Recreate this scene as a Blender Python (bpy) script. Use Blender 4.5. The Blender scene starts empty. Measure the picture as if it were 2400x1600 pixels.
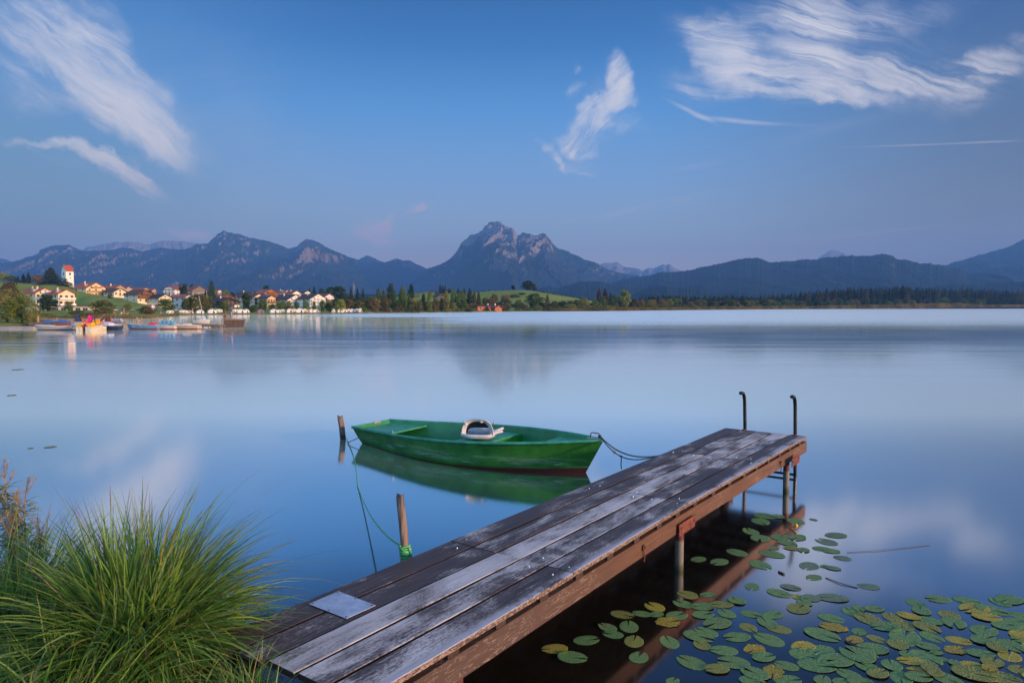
import bpy, math, random
import numpy as np
from mathutils import Vector, Matrix, Euler
SC = bpy.context.scene
COL = SC.collection
PI = math.pi
def R(d): return math.radians(d)

# ------------------------------------------------------------------ camera
FPX = 1640.0; CX = 1200.0; CY = 800.0; EYE = 2.6; HORIZON = 719.0
PITCH = math.atan((CY - HORIZON) / FPX)
cam_data = bpy.data.cameras.new("camera")
cam_data.sensor_width = 36.0
cam_data.lens = 36.0 * FPX / 2400.0
cam_data.clip_start = 0.05
cam_data.clip_end = 60000.0
cam = bpy.data.objects.new("camera", cam_data)
cam.location = (0, 0, EYE)
cam.rotation_euler = (PI / 2 - PITCH, 0, 0)
COL.objects.link(cam)
SC.camera = cam

def ray(px, py):
    """direction of a photograph pixel, scaled to one metre of ground distance"""
    a = (px - CX) / FPX; b = -(py - CY) / FPX
    y = math.cos(PITCH) + b * math.sin(PITCH)
    z = -math.sin(PITCH) + b * math.cos(PITCH)
    return (a / y, 1.0, z / y)
def on_plane(px, py, z=0.0):
    r = ray(px, py); D = (z - EYE) / r[2]
    return Vector((r[0] * D, D, z))
def at_depth(px, py, D):
    r = ray(px, py)
    return Vector((r[0] * D, D, EYE + r[2] * D))
def ux(px, D): return ray(px, 719)[0] * D

# ------------------------------------------------------------------ render / colour
SC.view_settings.view_transform = 'Standard'
SC.view_settings.look = 'None'
SC.view_settings.exposure = 0.45
SC.view_settings.gamma = 1.0
SC.render.engine = 'CYCLES'
cy = SC.cycles
cy.use_denoising = True
cy.max_bounces = 6; cy.diffuse_bounces = 2; cy.glossy_bounces = 3
cy.transmission_bounces = 2; cy.volume_bounces = 0; cy.transparent_max_bounces = 8
cy.sample_clamp_indirect = 4.0
cy.caustics_reflective = False; cy.caustics_refractive = False

# ------------------------------------------------------------------ node helpers
class NT:
    def __init__(s, tree): s.t = tree; s.n = tree.nodes; s.l = tree.links
    def node(s, kind, **kw):
        n = s.n.new(kind)
        for k, v in kw.items(): setattr(n, k, v)
        return n
    def put(s, sock, v):
        if hasattr(v, 'links') or isinstance(v, bpy.types.NodeSocket): s.l.new(v, sock)
        elif v is not None: sock.default_value = v
    def math(s, op, a, b=None, c=None, clamp=False):
        n = s.node('ShaderNodeMath', operation=op); n.use_clamp = clamp
        s.put(n.inputs[0], a)
        if b is not None: s.put(n.inputs[1], b)
        if c is not None: s.put(n.inputs[2], c)
        return n.outputs[0]
    def vmath(s, op, a, b=None, scale=None):
        n = s.node('ShaderNodeVectorMath', operation=op)
        s.put(n.inputs[0], a)
        if b is not None: s.put(n.inputs[1], b)
        if scale is not None: s.put(n.inputs['Scale'], scale)
        return n.outputs[0]
    def mix(s, f, a, b, mode='MIX', clamp=False):
        n = s.node('ShaderNodeMix', data_type='RGBA', blend_type=mode); n.clamp_result = clamp
        s.put(n.inputs[0], f)
        for i, v in ((6, a), (7, b)):
            if isinstance(v, (tuple, list)) and len(v) == 3: v = (*v, 1)
            s.put(n.inputs[i], v)
        return n.outputs[2]
    def noise(s, vec, scale, detail=4, rough=0.5, dist=0.0, dims='3D'):
        n = s.node('ShaderNodeTexNoise', noise_dimensions=dims)
        if vec is not None: s.l.new(vec, n.inputs['Vector'])
        n.inputs['Scale'].default_value = scale; n.inputs['Detail'].default_value = detail
        n.inputs['Roughness'].default_value = rough; n.inputs['Distortion'].default_value = dist
        return n.outputs['Fac']
    def mapping(s, vec, loc=(0, 0, 0), rot=(0, 0, 0), scale=(1, 1, 1), kind='POINT'):
        n = s.node('ShaderNodeMapping', vector_type=kind)
        s.l.new(vec, n.inputs[0])
        n.inputs[1].default_value = loc; n.inputs[2].default_value = rot; n.inputs[3].default_value = scale
        return n.outputs[0]
    def ramp(s, f, stops, interp='LINEAR'):
        n = s.node('ShaderNodeValToRGB'); r = n.color_ramp; r.interpolation = interp
        while len(r.elements) < len(stops): r.elements.new(0.5)
        for e, (p, c) in zip(r.elements, stops):
            e.position = p; e.color = (c, c, c, 1) if isinstance(c, (int, float)) else (*c, 1)
        s.put(n.inputs[0], f)
        return n.outputs[0]
    def smooth(s, f, a, b, lo=0.0, hi=1.0):
        n = s.node('ShaderNodeMapRange', interpolation_type='SMOOTHSTEP')
        s.put(n.inputs[0], f)
        n.inputs[1].default_value = a; n.inputs[2].default_value = b
        n.inputs[3].default_value = lo; n.inputs[4].default_value = hi
        return n.outputs[0]
    def coord(s, what='Object'): return s.node('ShaderNodeTexCoord').outputs[what]
    def sep(s, v):
        n = s.node('ShaderNodeSeparateXYZ'); s.l.new(v, n.inputs[0]); return n.outputs
    def comb(s, x, y, z=0.0):
        n = s.node('ShaderNodeCombineXYZ')
        for i, v in enumerate((x, y, z)): s.put(n.inputs[i], v)
        return n.outputs[0]

def srgb(r, g, b):
    f = lambda c: (c / 255 / 12.92) if c / 255 <= 0.04045 else ((c / 255 + 0.055) / 1.055) ** 2.4
    return (f(r), f(g), f(b))

# ------------------------------------------------------------------ sky
SUN_AZ = R(116)       # clockwise from the viewing direction (+Y): low on the right, behind the camera
SUN_EL = R(10.5)
world = bpy.data.worlds.new("World"); SC.world = world; world.use_nodes = True
W = NT(world.node_tree); W.n.clear()
wout = W.node('ShaderNodeOutputWorld'); wbg = W.node('ShaderNodeBackground')
W.l.new(wbg.outputs[0], wout.inputs[0])
wbg.inputs[1].default_value = 0.1
sky = W.node('ShaderNodeTexSky', sky_type='NISHITA', sun_disc=False)
sky.sun_elevation = SUN_EL; sky.sun_rotation = SUN_AZ; sky.altitude = 780; sky.air_density = 1.0; sky.dust_density = 0.6; sky.ozone_density = 3.0
dirv = W.coord('Generated')
dx, dy, dz = W.sep(dirv)
el = W.math('ARCSINE', dz)
az = W.math('ARCTAN2', dx, dy)
SKYK = 10.0
def sk(r, g, b): c = srgb(r, g, b); return tuple(v * SKYK * 0.1 for v in c)
elf = W.math('DIVIDE', el, PI / 2, clamp=True)
def deg(d): return d / 90.0
mid = W.ramp(elf, [(deg(0), sk(200, 176, 162)), (deg(3.5), sk(184, 176, 172)), (deg(6), sk(152, 170, 186)), (deg(10), sk(122, 158, 202)), (deg(15), sk(86, 142, 202)),
                   (deg(20), sk(52, 110, 175)), (deg(25), sk(34, 84, 144)), (deg(35), sk(40, 88, 148)), (deg(50), sk(122, 154, 206)), (deg(90), sk(122, 154, 206))])
rgt = W.ramp(elf, [(deg(0), sk(164, 142, 110)), (deg(3.5), sk(146, 132, 110)), (deg(6), sk(120, 118, 112)), (deg(10), sk(96, 108, 124)), (deg(15), sk(76, 100, 136)),
                   (deg(20), sk(56, 84, 134)), (deg(25), sk(38, 60, 104)), (deg(30), sk(27, 44, 76)), (deg(37), sk(27, 44, 74)), (deg(50), sk(122, 154, 206)), (deg(90), sk(122, 154, 206))])
lft = W.ramp(elf, [(deg(0), sk(176, 160, 140)), (deg(3.5), sk(158, 154, 146)), (deg(6), sk(132, 150, 156)), (deg(10), sk(108, 144, 172)), (deg(15), sk(88, 136, 188)),
                   (deg(20), sk(74, 124, 182)), (deg(25), sk(60, 106, 166)), (deg(35), sk(52, 96, 150)), (deg(50), sk(122, 154, 206)), (deg(90), sk(122, 154, 206))])
fr = W.smooth(az, R(8), R(40)); fl = W.smooth(az, R(-10), R(-38))
base = W.mix(fr, mid, rgt); base = W.mix(fl, base, lft)
# behind the camera the sunset side of the sky is brighter and warmer: the physical sky adds it
sund = (math.sin(SUN_AZ) * math.cos(SUN_EL), math.cos(SUN_AZ) * math.cos(SUN_EL), math.sin(SUN_EL))
sdot = W.node('ShaderNodeVectorMath', operation='DOT_PRODUCT'); W.l.new(dirv, sdot.inputs[0]); sdot.inputs[1].default_value = sund
bf = W.smooth(W.math('MULTIPLY', dy, -1.0), -0.15, 0.55)
nis = W.mix(1.0, sky.outputs[0], (0.62, 0.60, 0.64), "MULTIPLY")
skycol = W.mix(W.math('MULTIPLY', bf, 0.55), base, nis)
# clouds: wisps laid out by direction (slope coordinates round the viewing axis)
ysafe = W.math('MAXIMUM', dy, 0.08)
cu = W.math('DIVIDE', dx, ysafe); cv = W.math('DIVIDE', dz, ysafe)
P0 = W.comb(cu, cv)
nwarp = W.node('ShaderNodeTexNoise'); W.l.new(P0, nwarp.inputs['Vector'])
nwarp.inputs['Scale'].default_value = 7.0; nwarp.inputs['Detail'].default_value = 5; nwarp.inputs['Roughness'].default_value = 0.55
warp = W.vmath('SCALE', W.vmath('SUBTRACT', nwarp.outputs['Color'], (0.5, 0.5, 0.5)), scale=0.075)
nw2 = W.node('ShaderNodeTexNoise'); W.l.new(P0, nw2.inputs['Vector'])
nw2.inputs['Scale'].default_value = 26.0; nw2.inputs['Detail'].default_value = 6; nw2.inputs['Roughness'].default_value = 0.62
warp2 = W.vmath('SCALE', W.vmath('SUBTRACT', nw2.outputs['Color'], (0.5, 0.5, 0.5)), scale=0.034)
PW = W.vmath('MULTIPLY', W.vmath('ADD', W.vmath('ADD', P0, warp), warp2), (1, 1, 0))
def sum_ellipses(src, items):
    tot = None
    for (px, py, rx, ry, ang, s) in items:
        r = ray(px, py)
        m = W.mapping(src, (r[0], r[2], 0), (0, 0, R(-ang)), (rx / FPX, ry / FPX, 1), 'TEXTURE')
        g = W.node('ShaderNodeTexGradient', gradient_type='SPHERICAL')
        W.l.new(m, g.inputs[0])
        tot = W.math('MULTIPLY_ADD', g.outputs['Fac'], s, 0.0 if tot is None else tot)
    return tot
PF = W.vmath('ADD', P0, W.vmath('SCALE', warp, scale=0.7))
def fibre(ang, sx, sy, seed, dist=0.5, detail=8):
    PR = W.mapping(PF, (0, 0, 0), (0, 0, R(ang)), (1, 1, 1))
    m = W.mapping(PR, (seed, seed * 1.7, seed), (0, 0, 0), (sx, sy, 1))
    n = W.node('ShaderNodeTexNoise'); W.l.new(m, n.inputs['Vector'])
    n.inputs['Scale'].default_value = 1.0; n.inputs['Detail'].default_value = detail; n.inputs['Roughness'].default_value = 0.66; n.inputs['Distortion'].default_value = dist
    m2 = W.mapping(PR, (seed * 2.1, seed, seed), (0, 0, 0), (sx * .55, sy * .28, 1))
    return W.math('ADD', W.math('MULTIPLY', n.outputs['Fac'], 0.55), W.math('MULTIPLY', W.noise(m2, 1.0, 4, 0.55, 0.3), 0.45))
# (x, y, radius along, radius across, clockwise slope in the picture, strength)
LEFT = [(60, 70, 150, 90, 15, 1.3), (130, 30, 180, 90, 0, .6), (160, 90, 170, 80, 35, 1.1), (215, 60, 110, 100, 60, .8), (250, 150, 150, 70, 45, .6), (200, 180, 230, 110, 38, .5),
        (240, 250, 210, 60, 38, .9), (320, 280, 160, 50, 32, 1.0), (370, 225, 80, 50, -60, .35), (60, 180, 160, 80, 30, .4), (380, 330, 120, 30, 25, .5), (150, 130, 260, 130, 40, .5), (290, 230, 200, 110, 42, .55), (330, 300, 150, 70, 30, .5), (30, 30, 120, 60, 0, .5), (420, 345, 200, 60, 28, .45), (330, 220, 300, 150, 40, .35), (90, 220, 260, 110, 30, .35)]
LOW = [(75, 335, 100, 20, 8, .9), (200, 365, 120, 24, 20, 1.2), (280, 400, 120, 30, 28, 1.3), (350, 435, 110, 24, 24, .9), (130, 380, 160, 30, 15, .4), (300, 380, 40, 30, 60, .4), (340, 455, 60, 12, 18, .6)]
MIDC = [(1455, 160, 60, 42, 75, 1.1), (1462, 205, 60, 42, 100, 1.0), (1415, 240, 80, 30, -12, 1.0), (1370, 270, 70, 30, -45, .9), (1365, 310, 75, 45, -40, 1.2), (1335, 340, 60, 30, 20, 1.2),
        (1290, 355, 50, 14, 40, .8), (1310, 380, 40, 10, 60, .6), (1340, 205, 40, 25, -50, .5), (1350, 150, 16, 14, 0, .5), (1370, 403, 50, 7, 5, .35), (1400, 290, 70, 20, 20, .4), (1400, 270, 190, 110, -55, .40), (1330, 390, 120, 30, 15, .3), (1470, 290, 120, 40, 20, .25)]
BIG = [(1690, 105, 110, 70, 40, .8), (1700, 160, 110, 60, 40, 1.1), (1620, 60, 80, 45, 30, .45), (1760, 165, 110, 40, 15, 1.0), (1610, 200, 90, 60, 10, .6), (1850, 195, 160, 36, 15, 1.0), (1930, 225, 180, 36, 5, 1.0),
       (1890, 40, 150, 110, 40, 1.0), (1920, 90, 130, 90, 50, 1.2), (1960, 20, 160, 80, 0, .8), (1950, 140, 120, 40, 50, 1.0), (2050, 160, 220, 30, 6, 1.1), (2100, 200, 260, 44, -8, .7), (2300, 150, 260, 44, -12, .8), (2200, 170, 240, 50, -6, .6), (1860, 130, 130, 60, 40, .5),
       (1740, 60, 90, 60, -50, .35), (2080, 40, 200, 70, -20, .4), (2220, 20, 220, 50, -18, .3), (1740, 130, 300, 150, 20, .35), (2080, 150, 460, 120, -4, .35), (1930, 60, 300, 150, 30, .35), (2250, 220, 300, 60, -12, .35)]
THIN = [(1620, 262, 90, 9, 26, .8), (1720, 283, 120, 10, 6, .8), (1820, 290, 120, 7, 3, .4), (2150, 340, 260, 4, -2, .55), (2330, 332, 120, 4, -2, .5), (2050, 545, 420, 4, -6, .55), (1750, 528, 130, 6, -9, .4), (1450, 500, 110, 12, -16, .5), (1600, 468, 120, 14, -12, .3),
        (1630, 390, 120, 10, -10, .3), (1330, 520, 60, 9, -14, .35), (1950, 300, 300, 30, -14, .25), (1900, 240, 200, 14, 0, .3)]
PINK = [(880, 525, 70, 30, 10, .8), (920, 518, 50, 22, -40, .8), (982, 500, 26, 20, -25, .9), (1015, 486, 40, 8, -30, .4), (910, 555, 90, 10, 12, .5), (445, 538, 70, 20, 6, .75), (350, 552, 60, 9, 10, .5), (330, 563, 110, 12, 6, .4), (870, 548, 60, 20, 30, .4), (655, 527, 20, 7, 10, .3)]
def cloud(items, fib, lo=0.12, gain=1.25, amp=1.75):
    m = sum_ellipses(PW, items)
    fc = W.smooth(fib, 0.36, 0.66, lo, lo + amp)
    m = W.math('MULTIPLY', W.math('MULTIPLY', m, fc), W.smooth(m, 0.0, 0.85))
    return W.math('SUBTRACT', 1.0, W.math('EXPONENT', W.math('MULTIPLY', m, -gain)))
f1 = fibre(38, 5, 34, 3.1); f2 = fibre(24, 7, 70, 7.7); f3 = fibre(-42, 12, 44, 1.3, 1.0); f4 = fibre(14, 5, 40, 5.9, 1.2); f5 = fibre(-8, 4, 50, 9.2, .3)
a1 = W.math('MULTIPLY', cloud(LEFT, f1, .10, .58, 1.7), 0.88)
a2 = W.math('MULTIPLY', cloud(LOW, f2, .05, .8, 2.1), 0.8)
a3 = W.math('MULTIPLY', cloud(MIDC, f3, .02, .62, 2.4), 0.92)
a4 = W.math('MULTIPLY', cloud(BIG, f4, .04, .64, 2.3), 0.93)
mthin = sum_ellipses(P0, THIN)
a5 = W.math('MULTIPLY', W.smooth(W.math('MULTIPLY', mthin, W.math('ADD', f5, 0.4)), 0.0, 1.0), 0.5)
a6 = W.math('MULTIPLY', cloud(PINK, f5, .1, 3.0), 0.7)
# faint veil of cirrus over everything
veil = W.math('MULTIPLY', W.smooth(W.math('MULTIPLY', f5, W.smooth(W.noise(P0, 2.2, 3), 0.4, 0.8)), 0.15, 0.6), 0.16)
front = W.smooth(dy, 0.1, 0.3)
al = W.math('MAXIMUM', W.math('MAXIMUM', a1, a2), W.math('MAXIMUM', a3, a4))
al = W.math('MAXIMUM', al, a5)
al = W.math('MULTIPLY', al, front)
cc = W.ramp(elf, [(deg(0), sk(196, 168, 178)), (deg(6), sk(206, 182, 186)), (deg(11), sk(222, 212, 210)), (deg(20), sk(208, 208, 216)), (deg(30), sk(190, 195, 210))])
skycol = W.mix(W.math('MULTIPLY', veil, front), skycol, sk(190, 190, 205))
skycol = W.mix(W.math('MULTIPLY', a6, front), skycol, sk(196, 172, 184))
skycol = W.mix(al, skycol, cc)
# scale: ramps are display values; the background strength is 0.1
fin = W.vmath('SCALE', skycol, scale=1.0)
mul = W.mix(1.0, fin, (9.8, 9.5, 9.1), 'MULTIPLY')
W.l.new(mul, wbg.inputs[0])
world.cycles.sampling_method = 'MANUAL'; world.cycles.sample_map_resolution = 512

# ------------------------------------------------------------------ sun
sun_data = bpy.data.lights.new("sun", 'SUN'); sun_data.energy = 5.0; sun_data.angle = R(3.0); sun_data.color = (1.0, 0.56, 0.30)
sun = bpy.data.objects.new("sun", sun_data)
sun.rotation_euler = Vector(sund).to_track_quat('Z', 'Y').to_euler()
sun.location = (60, -30, 20)
COL.objects.link(sun)

# ------------------------------------------------------------------ objects: linking and tagging
def tag(o, label=None, cat=None, group=None, kind=None):
    if label: o['label'] = label
    if cat: o['category'] = cat
    if group: o['group'] = group
    if kind: o['kind'] = kind
    return o
def empty(name, loc=(0, 0, 0), rz=0.0, label=None, cat=None, group=None):
    o = bpy.data.objects.new(name, None); COL.objects.link(o)
    o.empty_display_size = 0.2
    o.location = loc; o.rotation_euler = (0, 0, rz)
    return tag(o, label, cat, group)
def link(name, me, parent=None, loc=None, rot=None, scale=None):
    o = bpy.data.objects.new(name, me); COL.objects.link(o)
    if parent is not None: o.parent = parent
    if loc is not None: o.location = loc
    if rot is not None: o.rotation_euler = rot
    if scale is not None: o.scale = scale
    return o
def copy_tree(o, parent=None):
    c = o.copy(); COL.objects.link(c)
    c.parent = parent
    for ch in list(o.children): copy_tree(ch, c)
    return c

# ------------------------------------------------------------------ mesh builder
class MB:
    def __init__(s): s.v = []; s.f = []; s.m = []; s.sm = []; s.att = []
    def add(s, verts, faces, mat=0, smooth=False, att=0.0):
        b = len(s.v); s.v += [tuple(v) for v in verts]
        for f in faces: s.f.append(tuple(b + i for i in f)); s.m.append(mat); s.sm.append(smooth); s.att.append(att)
    def box(s, c, d, rz=0.0, mat=0, M=None, att=0.0, taper=1.0):
        hx, hy, hz = d[0] / 2, d[1] / 2, d[2] / 2
        vs = []
        for z, k in ((-hz, 1.0), (hz, taper)):
            for x, y in ((-hx, -hy), (hx, -hy), (hx, hy), (-hx, hy)):
                v = Vector((x * k, y * k, z))
                if rz: v = Matrix.Rotation(rz, 3, 'Z') @ v
                if M is not None: v = M @ v
                vs.append(v + Vector(c))
        s.add(vs, [(0, 3, 2, 1), (4, 5, 6, 7), (0, 1, 5, 4), (1, 2, 6, 5), (2, 3, 7, 6), (3, 0, 4, 7)], mat, False, att)
    def tube(s, pts, r, n=8, mat=0, caps=True, att=0.0):
        pts = [Vector(p) for p in pts]; rr = r if isinstance(r, (list, tuple)) else [r] * len(pts)
        rings = []; up = None
        for i, p in enumerate(pts):
            t = (pts[min(i + 1, len(pts) - 1)] - pts[max(i - 1, 0)])
            t = t.normalized() if t.length > 1e-9 else Vector((0, 0, 1))
            if up is None: up = Vector((0, 0, 1)) if abs(t.z) < 0.9 else Vector((1, 0, 0))
            a = t.cross(up)
            if a.length < 1e-4: a = t.orthogonal()
            a.normalize(); b = a.cross(t).normalized(); up = b
            rings.append([p + (a * math.cos(2 * PI * k / n) + b * math.sin(2 * PI * k / n)) * rr[i] for k in range(n)])
        vs = [v for g in rings for v in g]; fs = []
        for i in range(len(rings) - 1):
            for k in range(n):
                k2 = (k + 1) % n
                fs.append((i * n + k, i * n + k2, (i + 1) * n + k2, (i + 1) * n + k))
        s.add(vs, fs, mat, True, att)
        if caps: s.add(rings[0], [tuple(range(n))], mat, False, att); s.add(rings[-1], [tuple(range(n - 1, -1, -1))], mat, False, att)
    def poly(s, pts, mat=0, att=0.0): s.add(pts, [tuple(range(len(pts)))], mat, False, att)
    def prism(s, outline, y0, y1, mat=0, M=None):
        """outline in xz, extruded along y"""
        n = len(outline)
        vs = [Vector((x, y0, z)) for x, z in outline] + [Vector((x, y1, z)) for x, z in outline]
        if M is not None: vs = [M @ v for v in vs]
        s.add(vs, [tuple(range(n)), tuple(range(2 * n - 1, n - 1, -1))] + [(i, i + n, (i + 1) % n + n, (i + 1) % n) for i in range(n)], mat)
    def mesh(s, name, mats, attname=None, recalc=False):
        me = bpy.data.meshes.new(name); me.from_pydata(s.v, [], s.f)
        for m in (mats if isinstance(mats, (list, tuple)) else [mats]): me.materials.append(m)
        me.polygons.foreach_set('material_index', s.m); me.polygons.foreach_set('use_smooth', s.sm)
        if attname:
            a = me.attributes.new(attname, 'FLOAT', 'FACE'); a.data.foreach_set('value', s.att)
        me.update()
        return me
    def build(s, name, mats, parent=None, attname=None, **kw):
        return link(name, s.mesh(name, mats, attname), parent, **kw)

def np_mesh(name, V, F, mat, smooth=False, att=None):
    """V (n,3), F (m,4) or (m,3) arrays"""
    me = bpy.data.meshes.new(name)
    k = F.shape[1]
    me.vertices.add(len(V)); me.vertices.foreach_set('co', np.asarray(V, np.float32).ravel())
    me.loops.add(F.size); me.loops.foreach_set('vertex_index', F.astype(np.int32).ravel())
    me.polygons.add(len(F)); me.polygons.foreach_set('loop_start', np.arange(0, F.size, k, dtype=np.int32))
    me.polygons.foreach_set('use_smooth', np.full(len(F), smooth))
    for m in (mat if isinstance(mat, (list, tuple)) else [mat]): me.materials.append(m)
    if att:
        for an, (dom, arr) in att.items():
            a = me.attributes.new(an, 'FLOAT', dom); a.data.foreach_set('value', np.asarray(arr, np.float32).ravel())
    me.update(); me.validate()
    return me

# numpy noise
def _hash(ix, iy, seed):
    h = (ix.astype(np.int64) * 374761393 + iy.astype(np.int64) * 668265263 + seed * 974634777) & 0xffffffff
    h = ((h ^ (h >> 13)) * 1274126177) & 0xffffffff
    return ((h ^ (h >> 16)) & 0xffff) / 65535.0
def vnoise(x, y, seed=0):
    x = np.asarray(x, float); y = np.asarray(y, float)
    ix = np.floor(x); iy = np.floor(y); fx = x - ix; fy = y - iy
    fx = fx * fx * (3 - 2 * fx); fy = fy * fy * (3 - 2 * fy)
    a = _hash(ix, iy, seed); b = _hash(ix + 1, iy, seed); c = _hash(ix, iy + 1, seed); d = _hash(ix + 1, iy + 1, seed)
    return (a * (1 - fx) + b * fx) * (1 - fy) + (c * (1 - fx) + d * fx) * fy
def fbm(x, y, seed=0, octv=5, gain=0.5, ridged=False):
    t = 0; a = 1; n = 0
    for o in range(octv):
        v = vnoise(x * 2 ** o + 17.3 * o, y * 2 ** o - 9.1 * o, seed + o)
        if ridged: v = 1 - abs(2 * v - 1); v = v * v
        t = t + a * v; n += a; a *= gain
    return t / n

# ------------------------------------------------------------------ materials
def new_mat(name):
    m = bpy.data.materials.new(name); m.use_nodes = True
    t = NT(m.node_tree); b = t.n['Principled BSDF']
    return m, t, b
def simple(name, col, rough=0.6, metal=0.0, spec=0.5, vary=0.25, scale=3.0, bump=0.0, bscale=20.0):
    m, t, b = new_mat(name)
    o = t.coord('Object')
    n = t.noise(o, scale, 4, 0.6)
    dark = tuple(c * (1 - vary) for c in col); lite = tuple(min(1, c * (1 + vary)) for c in col)
    c = t.mix(t.smooth(n, 0.3, 0.7), dark, lite)
    t.l.new(c, b.inputs['Base Color'])
    b.inputs['Roughness'].default_value = rough; b.inputs['Metallic'].default_value = metal; b.inputs['Specular IOR Level'].default_value = spec
    if bump:
        bn = t.node('ShaderNodeBump'); bn.inputs['Strength'].default_value = bump; bn.inputs['Distance'].default_value = 0.01
        t.l.new(t.noise(o, bscale, 5, 0.65), bn.inputs['Height']); t.l.new(bn.outputs[0], b.inputs['Normal'])
    return m
def foliage(name, c1, c2, scale=0.35, c3=None):
    """leaf material: light and dark clumps through the crown, some translucency"""
    m, t, b = new_mat(name)
    o = t.coord('Object'); oi = t.node('ShaderNodeObjectInfo').outputs['Random']
    rnd = t.node('ShaderNodeNewGeometry').outputs['Random Per Island']
    n = t.noise(t.vmath('ADD', o, t.comb(t.math('MULTIPLY', oi, 50.0), 0.0, 0.0)), scale, 3, 0.6)
    f = t.math('ADD', t.smooth(n, 0.35, 0.65), t.math('MULTIPLY', t.math('SUBTRACT', rnd, 0.5), 0.7), clamp=True)
    c = t.mix(f, c1, c2)
    if c3: c = t.mix(t.smooth(oi, 0.2, 1.0), c, c3)
    t.l.new(c, b.inputs['Base Color']); b.inputs['Roughness'].default_value = 0.7; b.inputs['Specular IOR Level'].default_value = 0.2
    tr = t.node('ShaderNodeBsdfTranslucent'); t.l.new(c, tr.inputs[0])
    ms = t.node('ShaderNodeMixShader'); ms.inputs[0].default_value = 0.25
    t.l.new(b.outputs[0], ms.inputs[1]); t.l.new(tr.outputs[0], ms.inputs[2])
    t.l.new(ms.outputs[0], t.n['Material Output'].inputs[0])
    return m

# ================================================================== SETTING
def structure(name, me): return tag(link(name, me), kind='structure')

# ------------------------------------------------------------------ lake
def make_water():
    m, t, b = new_mat('lake_water')
    p = t.node('ShaderNodeNewGeometry').outputs['Position']
    x, y, z = t.sep(p)
    st = t.mapping(p, scale=(0.03, 0.28, 1)); streak = t.noise(st, 1.0, 4, 0.55)
    st2 = t.mapping(p, (31, 7, 0), scale=(0.05, 0.55, 1)); streak2 = t.noise(st2, 1.0, 6, 0.62)
    ang = t.math('DIVIDE', x, t.math('MAXIMUM', y, 1.0))
    # wind-ruffled water beyond about 80 m, except in the lee of the village shore
    edge = t.math('ADD', y, t.math('MULTIPLY', t.math('SUBTRACT', streak, 0.5), 26.0))
    far = t.smooth(edge, 58, 150)
    lee = t.smooth(t.math('ADD', ang, t.math('MULTIPLY', t.math('SUBTRACT', streak, 0.5), 0.2)), -0.17, -0.04)
    lee2 = t.smooth(y, 150, 200)
    far = t.math('MULTIPLY', far, t.math('MAXIMUM', lee, t.math('MULTIPLY', lee2, t.smooth(ang, -0.36, -0.2))))
    # one light band of ruffled water across the bay
    band = t.math('MULTIPLY', t.smooth(edge, 44, 52), t.smooth(edge, 66, 58))
    band = t.math('MULTIPLY', band, t.math('MULTIPLY', t.smooth(streak2, 0.40, 0.62), t.smooth(ang, 0.05, -0.1)))
    midr = t.smooth(y, 8, 45)
    rough = t.math('SUBTRACT', 0.095, t.math('MULTIPLY', midr, 0.045))
    rough = t.math('ADD', rough, t.math('MULTIPLY', t.math('MULTIPLY', t.smooth(streak2, 0.42, 0.62), t.smooth(y, 14, 40)), 0.075))
    rough = t.math('MAXIMUM', rough, t.math('MULTIPLY', far, 0.30))
    rough = t.math('MAXIMUM', rough, t.math('MULTIPLY', band, 0.20))
    bm = t.node('ShaderNodeBump'); bm.inputs['Distance'].default_value = 1.0
    r1 = t.noise(t.mapping(p, scale=(0.35, 1.6, 1)), 1.0, 3, 0.5)
    t.l.new(r1, bm.inputs['Height'])
    t.put(bm.inputs['Strength'], t.math('MULTIPLY', t.smooth(y, 12, 60), 0.006))
    gl = t.node('ShaderNodeBsdfGlossy'); gl.inputs[0].default_value = (0.97, 0.99, 1.0, 1)
    t.put(gl.inputs['Roughness'], rough); t.l.new(bm.outputs[0], gl.inputs['Normal'])
    body = t.node('ShaderNodeBsdfDiffuse'); body.inputs[0].default_value = (0.012, 0.009, 0.005, 1)
    painted_sheen = t.node('ShaderNodeBsdfDiffuse')   # pale diffuse tint added by distance, painting brighter reflection onto open water
    t.l.new(t.mix(t.math('MULTIPLY', t.smooth(y, 10, 20), t.math('ADD', t.smooth(edge, 62, 20), t.math('ADD', t.smooth(edge, 62, 120), 0.26)), clamp=True), (0, 0, 0), (0.27, 0.27, 0.155)), painted_sheen.inputs[0])
    lw = t.node('ShaderNodeLayerWeight'); lw.inputs[0].default_value = 0.5
    f = t.ramp(lw.outputs['Facing'], [(0.0, 0.03), (0.35, 0.08), (0.5, 0.13), (0.58, 0.27), (0.68, 0.74), (0.8, 0.94), (1.0, 0.99)])
    ms = t.node('ShaderNodeMixShader'); t.l.new(f, ms.inputs[0])
    t.l.new(body.outputs[0], ms.inputs[1]); t.l.new(gl.outputs[0], ms.inputs[2])
    ad = t.node('ShaderNodeAddShader'); t.l.new(ms.outputs[0], ad.inputs[0]); t.l.new(painted_sheen.outputs[0], ad.inputs[1])
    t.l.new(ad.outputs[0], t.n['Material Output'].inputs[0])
    b_ = MB(); b_.poly([(-2600, -60, 0), (2600, -60, 0), (2600, 1700, 0), (-2600, 1700, 0)])
    structure('lake', b_.mesh('lake', m))
make_water()

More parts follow.
